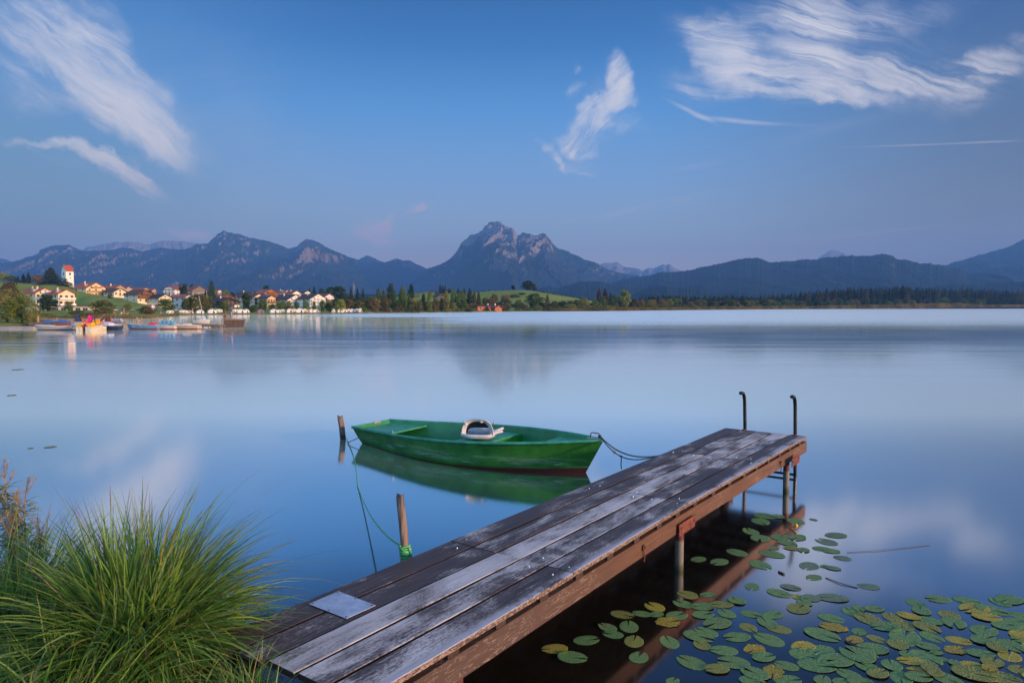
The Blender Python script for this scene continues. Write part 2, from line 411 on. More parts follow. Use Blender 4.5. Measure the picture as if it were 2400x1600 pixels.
# ------------------------------------------------------------------ far shore terrain
def interp(x, pts): return np.interp(x, [p[0] for p in pts], [p[1] for p in pts])
SHORE = [(-1400, 60), (-200, 74), (0, 86), (75, 92), (110, 140), (350, 160), (450, 222), (600, 240), (850, 262), (1100, 350), (1400, 430), (1550, 520), (1900, 800), (2400, 1080), (3400, 1300)]
CREST1 = [(-900, 640), (0, 660), (120, 666), (170, 671), (235, 692), (290, 698), (330, 708), (365, 716), (420, 722), (600, 719), (850, 719.5), (4000, 719)]
CREST2 = [(-900, 690), (200, 690), (400, 696), (560, 698), (700, 697), (800, 704), (900, 700), (960, 689), (1000, 684), (1095, 687), (1150, 682), (1223, 680), (1254, 683), (1300, 690), (1359, 700), (1420, 711), (1500, 718), (4000, 719)]
def sstep(t): t = np.clip(t, 0, 1); return t * t * (3 - 2 * t)
def ground_z(px, D):
    px = np.asarray(px, float); D = np.asarray(D, float)
    s = D - interp(px, SHORE)
    z = -0.5 + 0.95 * sstep(s / 5.0) + 0.7 * sstep((s - 6) / 90)
    zc1 = EYE + (719 - interp(px, CREST1)) / FPX * 450
    st = np.interp(px, [180, 235], [352, 288]); z = z + (np.maximum(zc1, z) - z) * sstep((D - st) / (450 - st)) * sstep(s / 110)
    zc2 = EYE + (719 - interp(px, CREST2)) / FPX * 700
    w = np.where(px < 860, sstep((D - 450) / 250), sstep((D - 500) / 200))
    z = z + (np.maximum(zc2, z) - z) * w * sstep(s / 160)
    z = z + (3.0 - z) * sstep((D - 740) / 500)
    z = z + (fbm(px * 0.03, D * 0.02, 5) - 0.5) * 0.6 * sstep(s / 60)
    return z
def gz(px, D): return float(ground_z(px, D))
def make_terrain():
    pxs = np.concatenate([np.arange(-900, -60, 60), np.arange(-60, 1600, 8), np.arange(1600, 3301, 30)]).astype(float)
    rows = np.concatenate([np.linspace(0, 40, 14), np.geomspace(46, 10500, 90)])
    PX, S = np.meshgrid(pxs, rows)
    D = interp(PX, SHORE) - 2 + S
    D = np.minimum(D, 10800)
    Z = ground_z(PX, D)
    X = (PX - CX) / FPX * D
    V = np.stack([X, D, Z], -1).reshape(-1, 3)
    nr, nc = PX.shape
    i = (np.arange(nr - 1)[:, None] * nc + np.arange(nc - 1)[None]).ravel()
    F = np.stack([i, i + 1, i + nc + 1, i + nc], -1)
    m, t, b = new_mat('meadow')
    p = t.node('ShaderNodeNewGeometry').outputs['Position']
    n1 = t.noise(p, 0.03, 5, 0.6); n2 = t.noise(p, 0.6, 4, 0.6)
    c = t.mix(t.smooth(n1, 0.35, 0.65), (0.17, 0.225, 0.038), (0.26, 0.30, 0.06))
    c = t.mix(t.math('MULTIPLY', t.smooth(n2, 0.5, 0.8), 0.4), c, (0.15, 0.13, 0.05))
    x, y, z = t.sep(p)
    c = t.mix(t.smooth(z, 0.42, 0.1), c, (0.20, 0.15, 0.09))
    t.l.new(c, b.inputs['Base Color']); b.inputs['Roughness'].default_value = 0.95; b.inputs['Specular IOR Level'].default_value = 0.1
    structure('meadow_ground', np_mesh('meadow_ground', V, F, m, True))
make_terrain()

# ------------------------------------------------------------------ mountains
def mountain_mat(name, rock_z, rock_amt, forest=(0.016, 0.030, 0.018), rock=(0.32, 0.29, 0.285), patches=()):
    m, t, b = new_mat(name)
    g = t.node('ShaderNodeNewGeometry'); p = g.outputs['Position']
    x, y, z = t.sep(p); nx, ny, nz = t.sep(g.outputs['Normal'])
    big = t.noise(p, 0.0016, 3, 0.55, 0.4)
    fine = t.noise(t.mapping(p, scale=(0.020, 0.020, 0.008)), 1.0, 7, 0.68, 0.3)
    vf = t.noise(p, 0.03, 6, 0.75)
    alt = t.math('MULTIPLY', t.math('SUBTRACT', z, rock_z), 0.004)
    s = t.math('ADD', alt, t.math('MULTIPLY', t.math('SUBTRACT', big, 0.5), 2.4))
    s = t.math('ADD', s, t.math('MULTIPLY', t.math('SUBTRACT', fine, 0.5), 5.0))
    s = t.math('ADD', s, t.math('MULTIPLY', t.math('SUBTRACT', 0.72, nz), 2.0))
    s = t.math('ADD', s, rock_amt)
    for (cx, cz, cyy, rx, rz, k) in patches:
        r = t.vmath('LENGTH', t.vmath('MULTIPLY', t.vmath('SUBTRACT', p, (cx, cyy, cz)), (1 / rx, 0, 1 / rz)))
        n_ = t.n[-1]; r = n_.outputs['Value']
        s = t.math('ADD', s, t.math('MULTIPLY', t.smooth(r, 1.0, 0.3), k))
    mask = t.math('MULTIPLY', t.smooth(s, 0.0, 1.5), 0.8)
    rc = t.mix(vf, tuple(c * 0.55 for c in rock), tuple(min(1, c * 1.3) for c in rock))
    fc = t.mix(t.smooth(vf, 0.3, 0.7), tuple(c * 0.6 for c in forest), tuple(c * 1.5 for c in forest))
    c = t.mix(mask, fc, rc)
    t.l.new(c, b.inputs['Base Color']); b.inputs['Roughness'].default_value = 0.95; b.inputs['Specular IOR Level'].default_value = 0.05
    bn = t.node('ShaderNodeBump'); bn.inputs['Strength'].default_value = 0.9; bn.inputs['Distance'].default_value = 22.0
    t.l.new(vf, bn.inputs['Height']); t.l.new(bn.outputs[0], b.inputs['Normal'])
    return m
def c6(pts): return [(x * .38265, 500 + y * .38265) for x, y in pts]
def c3(pts): return [(800 + x * .2551, 480 + y * .2551) for x, y in pts]
def c4(pts): return [(1350 + x * .23384, 520 + y * .23384) for x, y in pts]
def c5(pts): return [(1850 + x * .23384, 520 + y * .23384) for x, y in pts]
def ridge(name, pts, D, depth, mat, seed, step=1.6, rough=1.0, trees=0.0, spur=0.22, rows=64, power=1.0):
    pts = sorted(pts)
    pxs = np.arange(pts[0][0], pts[-1][0] + step, step)
    ys = np.interp(pxs, [p[0] for p in pts], [p[1] for p in pts])
    # craggy or tree-fringed crest line
    ys = ys + (fbm(pxs * 0.09, pxs * 0 + seed, seed, 5, 0.6) - 0.5) * 5.5 * rough
    if trees: ys = ys - np.abs(vnoise(pxs * 0.55, pxs * 0, seed + 9)) ** 2 * trees
    zc = np.maximum(EYE + (719 - ys) / FPX * D, 1.0)
    tt = np.linspace(0, 1, rows)
    T, PX = np.meshgrid(tt, pxs, indexing='ij'); ZC = np.broadcast_to(zc, T.shape)
    Dd = D - depth * T
    X = (PX - CX) / FPX * Dd
    shape = (1 - T) ** power
    Zr = D / FPX  # metres per pixel
    sp = fbm(X / 620 + fbm(X / 900, Dd / 900, seed + 3) * 1.1, Dd / 1900, seed, 5, 0.5, True)
    sp2 = fbm(X / 170, Dd / 420, seed + 21, 5, 0.6, True)
    amp = np.clip(T * 5, 0, 1) * np.clip((1 - T) * 3, 0, 1)
    Z = ZC * shape + amp * ZC * (spur * (sp - 0.35) * 1.6 + 0.10 * (sp2 - 0.4)) * (0.5 + 0.5 * shape)
    # craggy ground moves the faces sideways as well
    Dd = Dd - amp * depth * 0.10 * (sp - 0.4) * 2
    lim = (ZC - EYE) / D * Dd * 0.985 + EYE
    Z = np.where(T > 0, np.minimum(Z, lim - T * 2), Z)
    Z[-1] = -2.5
    # back slope
    nb = 4
    Tb = np.linspace(1, 0.25, nb)[:, None]
    Db = np.broadcast_to(D + depth * 0.5 * Tb, (nb, len(pxs))); PXb = np.broadcast_to(pxs, (nb, len(pxs)))
    Zb = ZC[0] * (1 - Tb * 0.98) * np.ones_like(Db)
    X = np.concatenate([(PXb - CX) / FPX * D, (PX - CX) / FPX * Dd]); Y = np.concatenate([Db, Dd]); Z = np.concatenate([np.maximum(Zb - 2, -2), Z])
    V = np.stack([X, Y, Z], -1).reshape(-1, 3)
    nr, nc = X.shape
    i = (np.arange(nr - 1)[:, None] * nc + np.arange(nc - 1)[None]).ravel()
    F = np.stack([i + nc, i + nc + 1, i + 1, i], -1)
    structure(name, np_mesh(name, V, F, mat, False))
def wpx(px, py, D): v = at_depth(px, py, D); return (v.x, v.z, v.y)
rocky = mountain_mat('rocky_mountain', 430, -0.62)
# far rocky crest behind the left range
ridge('mountain_range', c6([(440, 300), (520, 232), (545, 208), (590, 203), (640, 190), (720, 179), (800, 176), (860, 180), (930, 195), (950, 184), (1010, 167), (1040, 170), (1120, 172), (1200, 185), (1260, 205), (1400, 260)]), 8600, 1500, mountain_mat('bare_rock', -200, 1.0), 11, rough=.9)
ridge('mountain_range', c6([(-700, 260), (-300, 290), (0, 294), (10, 282), (30, 277), (55, 286), (75, 300), (250, 330)]), 8900, 1200, rocky, 12)
ridge('mountain_range', c6([(-900, 330), (-400, 320), (-100, 312), (0, 306), (90, 297), (140, 285), (200, 262), (250, 248), (258, 230), (300, 212), (340, 200), (370, 195), (430, 196), (470, 212), (520, 230), (560, 233), (640, 228), (700, 224), (760, 214),
      (830, 220), (880, 236), (930, 226), (1000, 212), (1060, 220), (1120, 226), (1180, 212), (1210, 188), (1245, 192), (1285, 185), (1310, 160), (1330, 145), (1345, 126), (1365, 122), (1384, 107), (1400, 120), (1430, 122), (1480, 134), (1540, 152),
      (1600, 164), (1680, 180), (1740, 205), (1775, 218), (1825, 209), (1850, 180), (1885, 161), (1920, 165), (1960, 182), (2020, 215), (2070, 240), (2130, 262), (2170, 278)])
      + c3([(60, 490), (150, 545), (230, 610), (300, 655), (400, 740), (450, 790), (520, 850), (620, 930)]), 7000, 2600, rocky, 2, rough=.8, power=1.15)
ridge('mountain_range', c3([(-200, 520), (-60, 450), (80, 482), (165, 508), (200, 485), (235, 466), (300, 488), (400, 533), (450, 515), (490, 502), (520, 496), (570, 515), (625, 510), (700, 548), (790, 590), (900, 640), (1100, 760), (1200, 850)]), 8200, 2200,
      mountain_mat('wooded_mountain', 420, -0.7), 6, rough=.6)
pk = mountain_mat('great_peak', 500, -0.5, patches=[(*wpx(1110, 660, 6000), 260, 260, 1.0), (*wpx(1190, 650, 6000), 230, 230, .8), (*wpx(1215, 600, 6300), 260, 190, .9), (*wpx(1150, 560, 6600), 420, 200, .8)])
ridge('mountain', c3([(300, 860), (500, 760), (640, 665), (720, 630), (800, 590), (850, 575), (930, 545), (1000, 505), (1050, 450), (1085, 395), (1105, 350), (1150, 325), (1180, 290), (1210, 278), (1250, 272), (1300, 240), (1320, 210), (1342, 195), (1350, 178),
      (1375, 166), (1410, 162), (1445, 161), (1465, 165), (1488, 188), (1520, 210), (1570, 222), (1600, 252), (1622, 294), (1645, 280), (1655, 266), (1668, 261), (1700, 270), (1750, 285), (1800, 292), (1820, 276), (1845, 270), (1870, 274), (1890, 300), (1930, 350), (1970, 395),
      (2050, 425), (2130, 455), (2200, 490), (2280, 515), (2352, 545)]) + c4([(40, 358), (100, 385), (150, 402), (240, 440), (300, 480), (400, 505), (500, 525), (640, 548), (760, 600), (900, 700)]), 7000, 2700, pk, 4, rough=.75, trees=2.2, power=1.1, rows=84)
ridge('mountain_range', c4([(60, 560), (180, 470), (240, 430), (270, 414), (320, 408), (350, 410), (408, 404), (440, 425), (470, 450), (520, 458), (600, 465), (665, 490), (720, 462), (770, 468), (830, 445), (870, 425), (900, 436), (930, 423), (960, 447), (1000, 472), (1070, 498), (1200, 600)]), 9600, 900, mountain_mat('distant_peaks', 300, 0.4), 15, rough=.6)
ridge('mountain', c5([(200, 420), (265, 375), (330, 328), (375, 300), (400, 284), (440, 282), (500, 300), (560, 328), (620, 352), (700, 380), (800, 440)]), 9600, 900, mountain_mat('distant_cone', 300, 0.2), 16, rough=.3)
ridge('mountain', c5([(1300, 560), (1480, 470), (1560, 440), (1640, 402), (1700, 390), (1850, 345), (1950, 320), (2050, 290), (2150, 260), (2220, 235), (2280, 200), (2352, 165), (2500, 120), (2800, 60), (3300, 40), (4200, 160)]), 6500, 2200, mountain_mat('dark_wooded_slope', 900, -1.6), 8, rough=.4, trees=1.5)
dw = mountain_mat('wooded_ridge', 520, -1.75, patches=[(*wpx(2085, 625, 4100), 130, 42, 2.6), (*wpx(2140, 640, 4000), 50, 40, 1.8), (*wpx(1740, 655, 4000), 130, 60, 1.5), (*wpx(1710, 682, 3700), 40, 14, 3.0), (*wpx(1825, 672, 3800), 60, 50, 1.7)])
ridge('mountain_range', c4([(150, 760), (350, 620), (450, 580), (600, 560), (740, 540), (830, 512), (920, 512), (1040, 500), (1150, 485), (1250, 460), (1400, 430), (1520, 405), (1600, 385), (1700, 368), (1800, 368), (1860, 380), (1920, 410), (2000, 410), (2150, 398)])
      + c5([(0, 397), (130, 383), (260, 385), (350, 360), (480, 355), (600, 345), (740, 350), (820, 345), (845, 333), (920, 327), (1000, 340), (1070, 385), (1150, 388), (1220, 400), (1290, 422), (1380, 425), (1480, 435), (1560, 450), (1650, 460), (1700, 475), (1750, 505), (1800, 525),
      (1900, 512), (2000, 512), (2100, 515), (2180, 530), (2230, 565), (2290, 600), (2450, 640), (2900, 660), (3600, 640)]), 4500, 1700, dw, 9, rough=.35, trees=3.2, spur=.12)
fh = mountain_mat('foothill_woods', 900, -2.2, forest=(0.02, 0.036, 0.02))
ridge('foothill', c3([(1500, 850), (1700, 800), (1800, 778), (1900, 755), (2000, 765), (2100, 738), (2200, 710), (2352, 703)]) + c4([(60, 600), (200, 600), (300, 615), (380, 650), (450, 690), (560, 735), (700, 780)]), 3600, 900, mountain_mat('foothill_crag', 900, -2.0, patches=[(*wpx(1396, 676, 3500), 14, 20, 3.0)]), 13, rough=.3, trees=3.0, spur=.1)
ridge('foothill', c4([(480, 760), (600, 715), (680, 680), (760, 655), (900, 645), (1000, 672), (1200, 668), (1350, 690), (1500, 702), (1700, 695), (1900, 702), (2200, 700)]) + c5([(0, 715), (600, 705), (1200, 690), (1400, 665), (1600, 632), (1750, 628), (1900, 640), (2100, 615), (2352, 600), (2900, 590), (3600, 640)]), 3000, 800, fh, 14, rough=.3, trees=3.2, spur=.1)
ridge('foothill', [(-300, 700), (300, 700), (500, 694), (620, 690), (750, 688), (860, 690), (1000, 694), (1200, 700), (1400, 706)], 2400, 500, fh, 18, rough=.3, trees=3.5, spur=.1)

# ------------------------------------------------------------------ near bank
BANK = [(-14, 8.6), (-9, 7.3), (-6, 6.6), (-4, 5.7), (-2.9, 5.1), (-2.1, 4.5), (-1.45, 4.0), (-0.8, 3.45), (0.3, 2.4), (3, 1.2), (8, -0.5)]
def bank_z(x, y):
    yb = interp(x, BANK)
    return -0.6 + 1.14 * sstep((yb - y) / 0.55 + 0.35) + (fbm(np.asarray(x) * 2.1, np.asarray(y) * 2.1, 3) - 0.5) * 0.12 - 0.0
def make_bank():
    xs = np.arange(-14, 8.01, 0.07); ys = np.arange(-6, 9.4, 0.07)
    X, Y = np.meshgrid(xs, ys); Z = bank_z(X, Y)
    nr, nc = X.shape
    i = (np.arange(nr - 1)[:, None] * nc + np.arange(nc - 1)[None]).ravel()
    F = np.stack([i, i + 1, i + nc + 1, i + nc], -1)
    m, t, b = new_mat('bank_soil')
    o = t.coord('Object')
    n = t.noise(o, 14, 6, 0.7); n2 = t.noise(o, 2.5, 3)
    c = t.mix(t.smooth(n, 0.35, 0.65), (0.035, 0.026, 0.018), (0.16, 0.135, 0.11))
    c = t.mix(t.math('MULTIPLY', t.smooth(n2, 0.5, 0.7), 0.6), c, (0.05, 0.06, 0.02))
    t.l.new(c, b.inputs['Base Color']); b.inputs['Roughness'].default_value = 0.9
    bn = t.node('ShaderNodeBump'); bn.inputs['Distance'].default_value = 0.02; t.l.new(n, bn.inputs['Height']); t.l.new(bn.outputs[0], b.inputs['Normal'])
    structure('bank_ground', np_mesh('bank_ground', np.stack([X, Y, Z], -1).reshape(-1, 3), F, m, True))
make_bank()

# ------------------------------------------------------------------ haze
def make_haze():
    m = bpy.data.materials.new('haze'); m.use_nodes = True; t = NT(m.node_tree); t.n.clear()
    out = t.node('ShaderNodeOutputMaterial'); v = t.node('ShaderNodeVolumePrincipled')
    v.inputs['Color'].default_value = (0.16, 0.43, 0.96, 1); v.inputs['Density'].default_value = 1.25e-4; v.inputs['Anisotropy'].default_value = 0.0
    t.l.new(v.outputs[0], out.inputs['Volume'])
    b = MB(); b.box((0, 4800, 447), (34000, 12600, 900))
    o = tag(b.build('haze', m), kind='stuff')
make_haze()

# ================================================================== PIER
PIER_AZ = R(90 - 35.95)
DV = Vector((math.cos(PIER_AZ), math.sin(PIER_AZ), 0)); LV = Vector((-math.sin(PIER_AZ), math.cos(PIER_AZ), 0))
S0, Y0 = 2.25, 3.17
DECK = 0.663
pier = empty('wooden_pier', DV * S0 + LV * Y0, PIER_AZ, 'weathered dark plank pier running out over the lake from the grassy bank', 'pier')
def pl(s, y, z=0.0): return Vector((s - S0, y - Y0, z))
def pl_of(world):
    w = Vector((world[0], world[1], 0)); return Vector((w.dot(DV) - S0, w.dot(LV) - Y0, world[2]))

def deck_mat():
    m, t, b = new_mat('weathered_deck_boards')
    o = t.coord('Object'); at = t.node('ShaderNodeAttribute', attribute_name='rnd').outputs['Fac']
    g = t.node('ShaderNodeNewGeometry'); nx, ny, nz = t.sep(t.coord('Normal'))
    off = t.vmath('ADD', o, t.comb(t.math('MULTIPLY', at, 37.0), t.math('MULTIPLY', at, 11.0), 0.0))
    grain = t.noise(t.mapping(off, scale=(3.0, 130, 60)), 1.0, 4, 0.6, 0.4)
    grain2 = t.noise(t.mapping(off, scale=(1.6, 34, 20)), 1.0, 5, 0.6, 1.2)
    patch = t.noise(t.mapping(off, scale=(1.5, 3.2, 3)), 1.0, 4, 0.6, 0.5)
    speck = t.noise(t.mapping(off, scale=(40, 95, 90)), 1.0, 5, 0.75)
    wear = t.math('ADD', t.math('MULTIPLY', t.math('SUBTRACT', patch, 0.5), 5.0), t.math('MULTIPLY', t.math('SUBTRACT', grain2, 0.5), 2.0))
    wear = t.math('ADD', wear, t.math('MULTIPLY', t.math('SUBTRACT', grain, 0.5), 3.0))
    wear = t.math('ADD', wear, t.math('MULTIPLY', t.math('SUBTRACT', speck, 0.5), 4.0))
    amt = t.math('FRACT', t.math('MULTIPLY', at, 7.31))
    wear = t.math('ADD', wear, t.math('MULTIPLY', t.math('SUBTRACT', at, 0.5), 2.0))
    w = t.smooth(wear, -0.3, 1.05)
    dark = t.mix(t.smooth(grain2, 0.3, 0.7), (0.036, 0.023, 0.018), (0.085, 0.054, 0.042))
    pale = t.mix(t.smooth(patch, 0.3, 0.8), (0.36, 0.345, 0.33), (0.66, 0.64, 0.61))
    c = t.mix(t.math('MULTIPLY', w, 0.92), dark, pale)
    # open grain lines stay dark
    c = t.mix(t.math('MULTIPLY', t.smooth(grain, 0.56, 0.66), 0.55), c, (0.02, 0.016, 0.015))
    # knots
    vor = t.node('ShaderNodeTexVoronoi'); t.l.new(t.mapping(off, scale=(1.1, 5.2, 3)), vor.inputs['Vector']); vor.inputs['Scale'].default_value = 1.0
    kn = t.smooth(vor.outputs['Distance'], 0.11, 0.05)
    c = t.mix(t.math('MULTIPLY', kn, 0.6), c, (0.05, 0.035, 0.03))
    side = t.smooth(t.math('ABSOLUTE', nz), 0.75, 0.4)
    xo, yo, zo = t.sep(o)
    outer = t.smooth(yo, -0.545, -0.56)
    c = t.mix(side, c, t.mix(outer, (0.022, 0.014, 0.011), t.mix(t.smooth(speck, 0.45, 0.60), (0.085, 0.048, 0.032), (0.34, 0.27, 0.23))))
    # worn pale arris along the outer edge
    c = t.mix(t.math('MULTIPLY', t.math('MULTIPLY', t.smooth(yo, -0.50, -0.575), t.smooth(t.math('ADD', patch, t.math('MULTIPLY', speck, .4)), .55, .72)), t.math('SUBTRACT', 1.0, side)), c, (0.40, 0.40, 0.42))
    t.l.new(c, b.inputs['Base Color'])
    t.put(b.inputs['Roughness'], t.math('ADD', 0.5, t.math('MULTIPLY', w, 0.25))); b.inputs['Specular IOR Level'].default_value = 0.5
    bn = t.node('ShaderNodeBump'); bn.inputs['Strength'].default_value = 0.7; bn.inputs['Distance'].default_value = 0.004
    t.l.new(t.math('ADD', grain, t.math('MULTIPLY', speck, 0.6)), bn.inputs['Height']); t.l.new(bn.outputs[0], b.inputs['Normal'])
    return m
def beam_mat():
    m, t, b = new_mat('stained_beam')
    o = t.coord('Object')
    g1 = t.noise(t.mapping(o, scale=(1.3, 20, 38)), 1.0, 5, 0.6, 1.5)
    sp = t.noise(o, 70, 4, 0.8); ring = t.noise(t.mapping(o, scale=(2.2, 6, 14)), 1.0, 3, 0.5, 3.0)
    x, y, z = t.sep(o)
    c = t.mix(t.smooth(g1, 0.3, 0.7), (0.075, 0.036, 0.019), (0.155, 0.072, 0.034))
    c = t.mix(t.smooth(x, 4.0, 1.0), c, (0.07, 0.042, 0.032))  # near end tinted darker brown, standing in for weaker sun glow there
    lines = t.math('MULTIPLY', t.smooth(t.math('ABSOLUTE', t.math('SUBTRACT', ring, 0.52)), 0.022, 0.0), t.smooth(t.noise(o, 1.3, 2), 0.5, 0.6))
    fl = t.math('MAXIMUM', t.math('MULTIPLY', lines, 0.6), t.smooth(t.math('ADD', sp, t.math('MULTIPLY', t.noise(o, 2.0, 3), 0.35)), 0.86, 0.95))
    c = t.mix(fl, c, (0.38, 0.30, 0.24))
    t.l.new(c, b.inputs['Base Color']); b.inputs['Roughness'].default_value = 0.6
    bn = t.node('ShaderNodeBump'); bn.inputs['Strength'].default_value = 0.5; bn.inputs['Distance'].default_value = 0.004
    t.l.new(g1, bn.inputs['Height']); t.l.new(bn.outputs[0], b.inputs['Normal'])
    return m
M_DECK = deck_mat(); M_BEAM = beam_mat()
M_DARKWOOD = simple('dark_joist_wood', (0.045, 0.026, 0.018), 0.75, vary=.4, scale=18, bump=.4)
M_RUST = simple('rusty_steel', (0.16, 0.045, 0.025), 0.65, 0.2, vary=.45, scale=25, bump=.3, bscale=90)
M_IRON = simple('dark_iron', (0.03, 0.022, 0.02), 0.5, 0.5, vary=.5, scale=30, bump=.3, bscale=80)
M_ZINC = simple('zinc_plate', (0.42, 0.50, 0.60), 0.5, 0.35, vary=.18, scale=9, bump=.15, bscale=60)
M_BOLT = simple('bolt_steel', (0.40, 0.50, 0.60), 0.3, 0.9, vary=.2, scale=80)
M_BLACKPIPE = simple('black_handrail_pipe', (0.013, 0.011, 0.012), 0.32, 0.2, vary=.4, scale=22, bump=.2, bscale=60)

def build_pier():
    rng = random.Random(4)
    seams = [2.25, 4.33, 6.57, 8.83, 11.02]
    def right_y(s): return float(np.interp(s, [2.2, 4.3, 6.6, 8.8, 11.0], [2.575, 2.585, 2.60, 2.565, 2.53]))
    db = MB()
    def plank(s0, s1, k, att):
        n = max(2, int((s1 - s0) / 0.25))
        th, ch = 0.035, 0.004
        zo = rng.uniform(-0.002, 0.002); bow = rng.uniform(-0.003, 0.003)
        rings = []
        for i in range(n + 1):
            s = s0 + (s1 - s0) * i / n
            w = 3.77 - right_y(s); gap = 0.019
            ya = 3.77 - w * k / 5 - gap / 2; yb = 3.77 - w * (k + 1) / 5 + gap / 2
            if k == 0: ya += gap / 2
            if k == 4: yb -= gap / 2
            wob = 0.0015 * math.sin(s * 3.1 + k * 2)
            ya += wob; yb += wob
            z = DECK + zo + bow * math.sin(PI * i / n)
            prof = [(ya, z - th), (ya, z - ch), (ya - ch, z), (yb + ch, z), (yb, z - ch), (yb, z - th)]
            rings.append([pl(s, y, zz) for y, zz in prof])
        vs = [v for r in rings for v in r]; fs = []
        for i in range(n):
            for j in range(6):
                j2 = (j + 1) % 6; fs.append((i * 6 + j, i * 6 + j2, (i + 1) * 6 + j2, (i + 1) * 6 + j))
        fs.append(tuple(range(5, -1, -1))); fs.append(tuple(n * 6 + j for j in range(6)))
        db.add(vs, fs, 0, False, att)
    pale = {(0, 2): .95, (0, 3): .75, (0, 1): .35, (0, 0): .22, (0, 4): .45, (1, 2): .85, (1, 3): .7, (1, 1): .42, (1, 0): .3, (1, 4): .3,
            (2, 2): .8, (2, 1): .5, (2, 3): .45, (2, 0): .2, (2, 4): .22, (3, 2): .92, (3, 3): .8, (3, 1): .4, (3, 0): .25, (3, 4): .2}
    for i in range(4):
        for k in range(5):
            a = seams[i] + (0.003 if i else 0) + (rng.uniform(-.03, .03) if i else [-.1, -.04, 0, .015, .01][k])
            b_ = seams[i + 1] - 0.003 + (rng.uniform(-.012, .02) if i == 3 else 0)
            if i: a = seams[i] + 0.002
            plank(a, b_, k, pale[(i, k)] + rng.uniform(-.03, .03))
    d = db.build('deck', M_DECK, pier, 'rnd'); d['label'] = 'five rows of long dark boards worn pale grey'
    bh = MB(); bh.tube([(0, 0, -.004), (0, 0, .005)], [.009, .007], 8); bh = bh.mesh('bolt_head', M_BOLT)
    for s in seams[1:-1]:
        for k in range(5):
            for ds in (-0.09, 0.09):
                if k in (0, 4) or rng.random() < .35:
                    y = 3.77 - (3.77 - right_y(s)) * (k + .5) / 5 + rng.uniform(-.04, .04)
                    link('bolt_head', bh, pier, pl(s + ds + rng.uniform(-.03, .03), y, DECK))
    for nm, yy in (('side_beam', 2.635), ('side_beam', 3.69)):
        bm_ = MB()
        for s0, s1 in ((2.3, 6.55), (6.556, 11.1)):
            dy = (right_y((s0 + s1) / 2) - 2.58) if yy < 3 else 0
            ang = math.atan2((right_y(s1) - right_y(s0)) if yy < 3 else 0, s1 - s0)
            c = pl((s0 + s1) / 2, yy + dy, 0.495)
            bm_.box(c, (s1 - s0, 0.07, 0.16), ang)
        bm_.build(nm, M_BEAM, pier)
    s = 2.5
    k = 0
    while s < 11.0:
        j = MB(); yr = right_y(s) + .022; j.box(pl(s, (3.73 + yr) / 2, 0.6015), (0.10, 3.73 - yr, 0.049)); j.build('joist', M_DARKWOOD, pier)
        s += 0.47 + rng.uniform(-.04, .04)
    pm = new_mat('post_paint'); m, t, b = pm
    o = t.coord('Object'); x, y, z = t.sep(o)
    n = t.noise(o, 25, 4, .7)
    c = t.mix(t.smooth(t.math('ADD', z, t.math('MULTIPLY', n, .03)), .30, .325), t.mix(n, (0.12, 0.11, 0.085), (0.25, 0.23, 0.18)), (0.12, 0.030, 0.022))
    c = t.mix(t.smooth(t.math('ADD', z, t.math('MULTIPLY', n, .12)), .17, .07), c, (0.055, 0.06, 0.02))
    t.l.new(c, b.inputs['Base Color']); b.inputs['Roughness'].default_value = .7
    for s, y in ((6.50, 2.665), (10.17, 2.60), (6.50, 3.66), (10.17, 3.5), (3.1, 2.66), (3.1, 3.66)):
        p = MB(); p.tube([pl(s, y, -0.9), pl(s, y, 0.2), pl(s, y, 0.42)], 0.042, 16); p.build('post', m, pier)
    for s, y in ((6.50, 2.60), (10.17, 2.49)):
        p = MB(); p.box(pl(s, y - .012, 0.455), (0.40, 0.008, 0.115))
        for dx_ in (-.16, .16): p.tube([pl(s + dx_, y - .016, .47), pl(s + dx_, y - .026, .47)], .012, 6)
        p.build('bracket_plate', M_RUST, pier)
    for s in (5.55, 9.72):
        yy = right_y(s) + .035
        p = MB(); c = pl(s, yy - .03, .50)
        p.tube([c + Vector((.022 * math.cos(a), 0, .022 * math.sin(a))) for a in np.linspace(0, 2 * PI, 13)], .006, 6)
        p.tube([c + Vector((0, .03, 0)), c + Vector((0, .005, 0))], .02, 8)
        p.tube([c + Vector((0, 0, -.022)), c + Vector((.004, -.004, -.075)), c + Vector((0, 0, -.125))], .0065, 6); p.build('eye_bolt', M_RUST, pier)
    # zinc plate nailed over two boards
    cs = [pl_of(on_plane(px, py, DECK + .004)) for px, py in ((724, 1415), (793, 1385), (881, 1418), (812, 1449))]
    p = MB(); top = [Vector((c.x, c.y, DECK + .006)) for c in cs]; bot = [Vector((c.x, c.y, DECK + .003)) for c in cs]
    p.add(bot + top, [(3, 2, 1, 0), (4, 5, 6, 7)] + [(i, (i + 1) % 4, (i + 1) % 4 + 4, i + 4) for i in range(4)])
    o_ = p.build('metal_plate', M_ZINC, pier)
    for a, b2 in ((.04, .08), (.5, .05), (.95, .06), (.04, .93), (.5, .95), (.95, .93)):
        q = top[0].lerp(top[1], b2).lerp(top[3].lerp(top[2], b2), a)
        p = MB(); p.tube([q, q + Vector((0, 0, .003))], [.007, .004], 7); p.build('screw', M_RUST, o_)
    # bathing ladder at the outer end
    lad = MB()
    for z in (.04, .33): lad.tube([pl(11.10, 3.47, z), pl(11.10, 2.71, z)], .018, 10)
    lo = lad.build('ladder', M_IRON, pier)
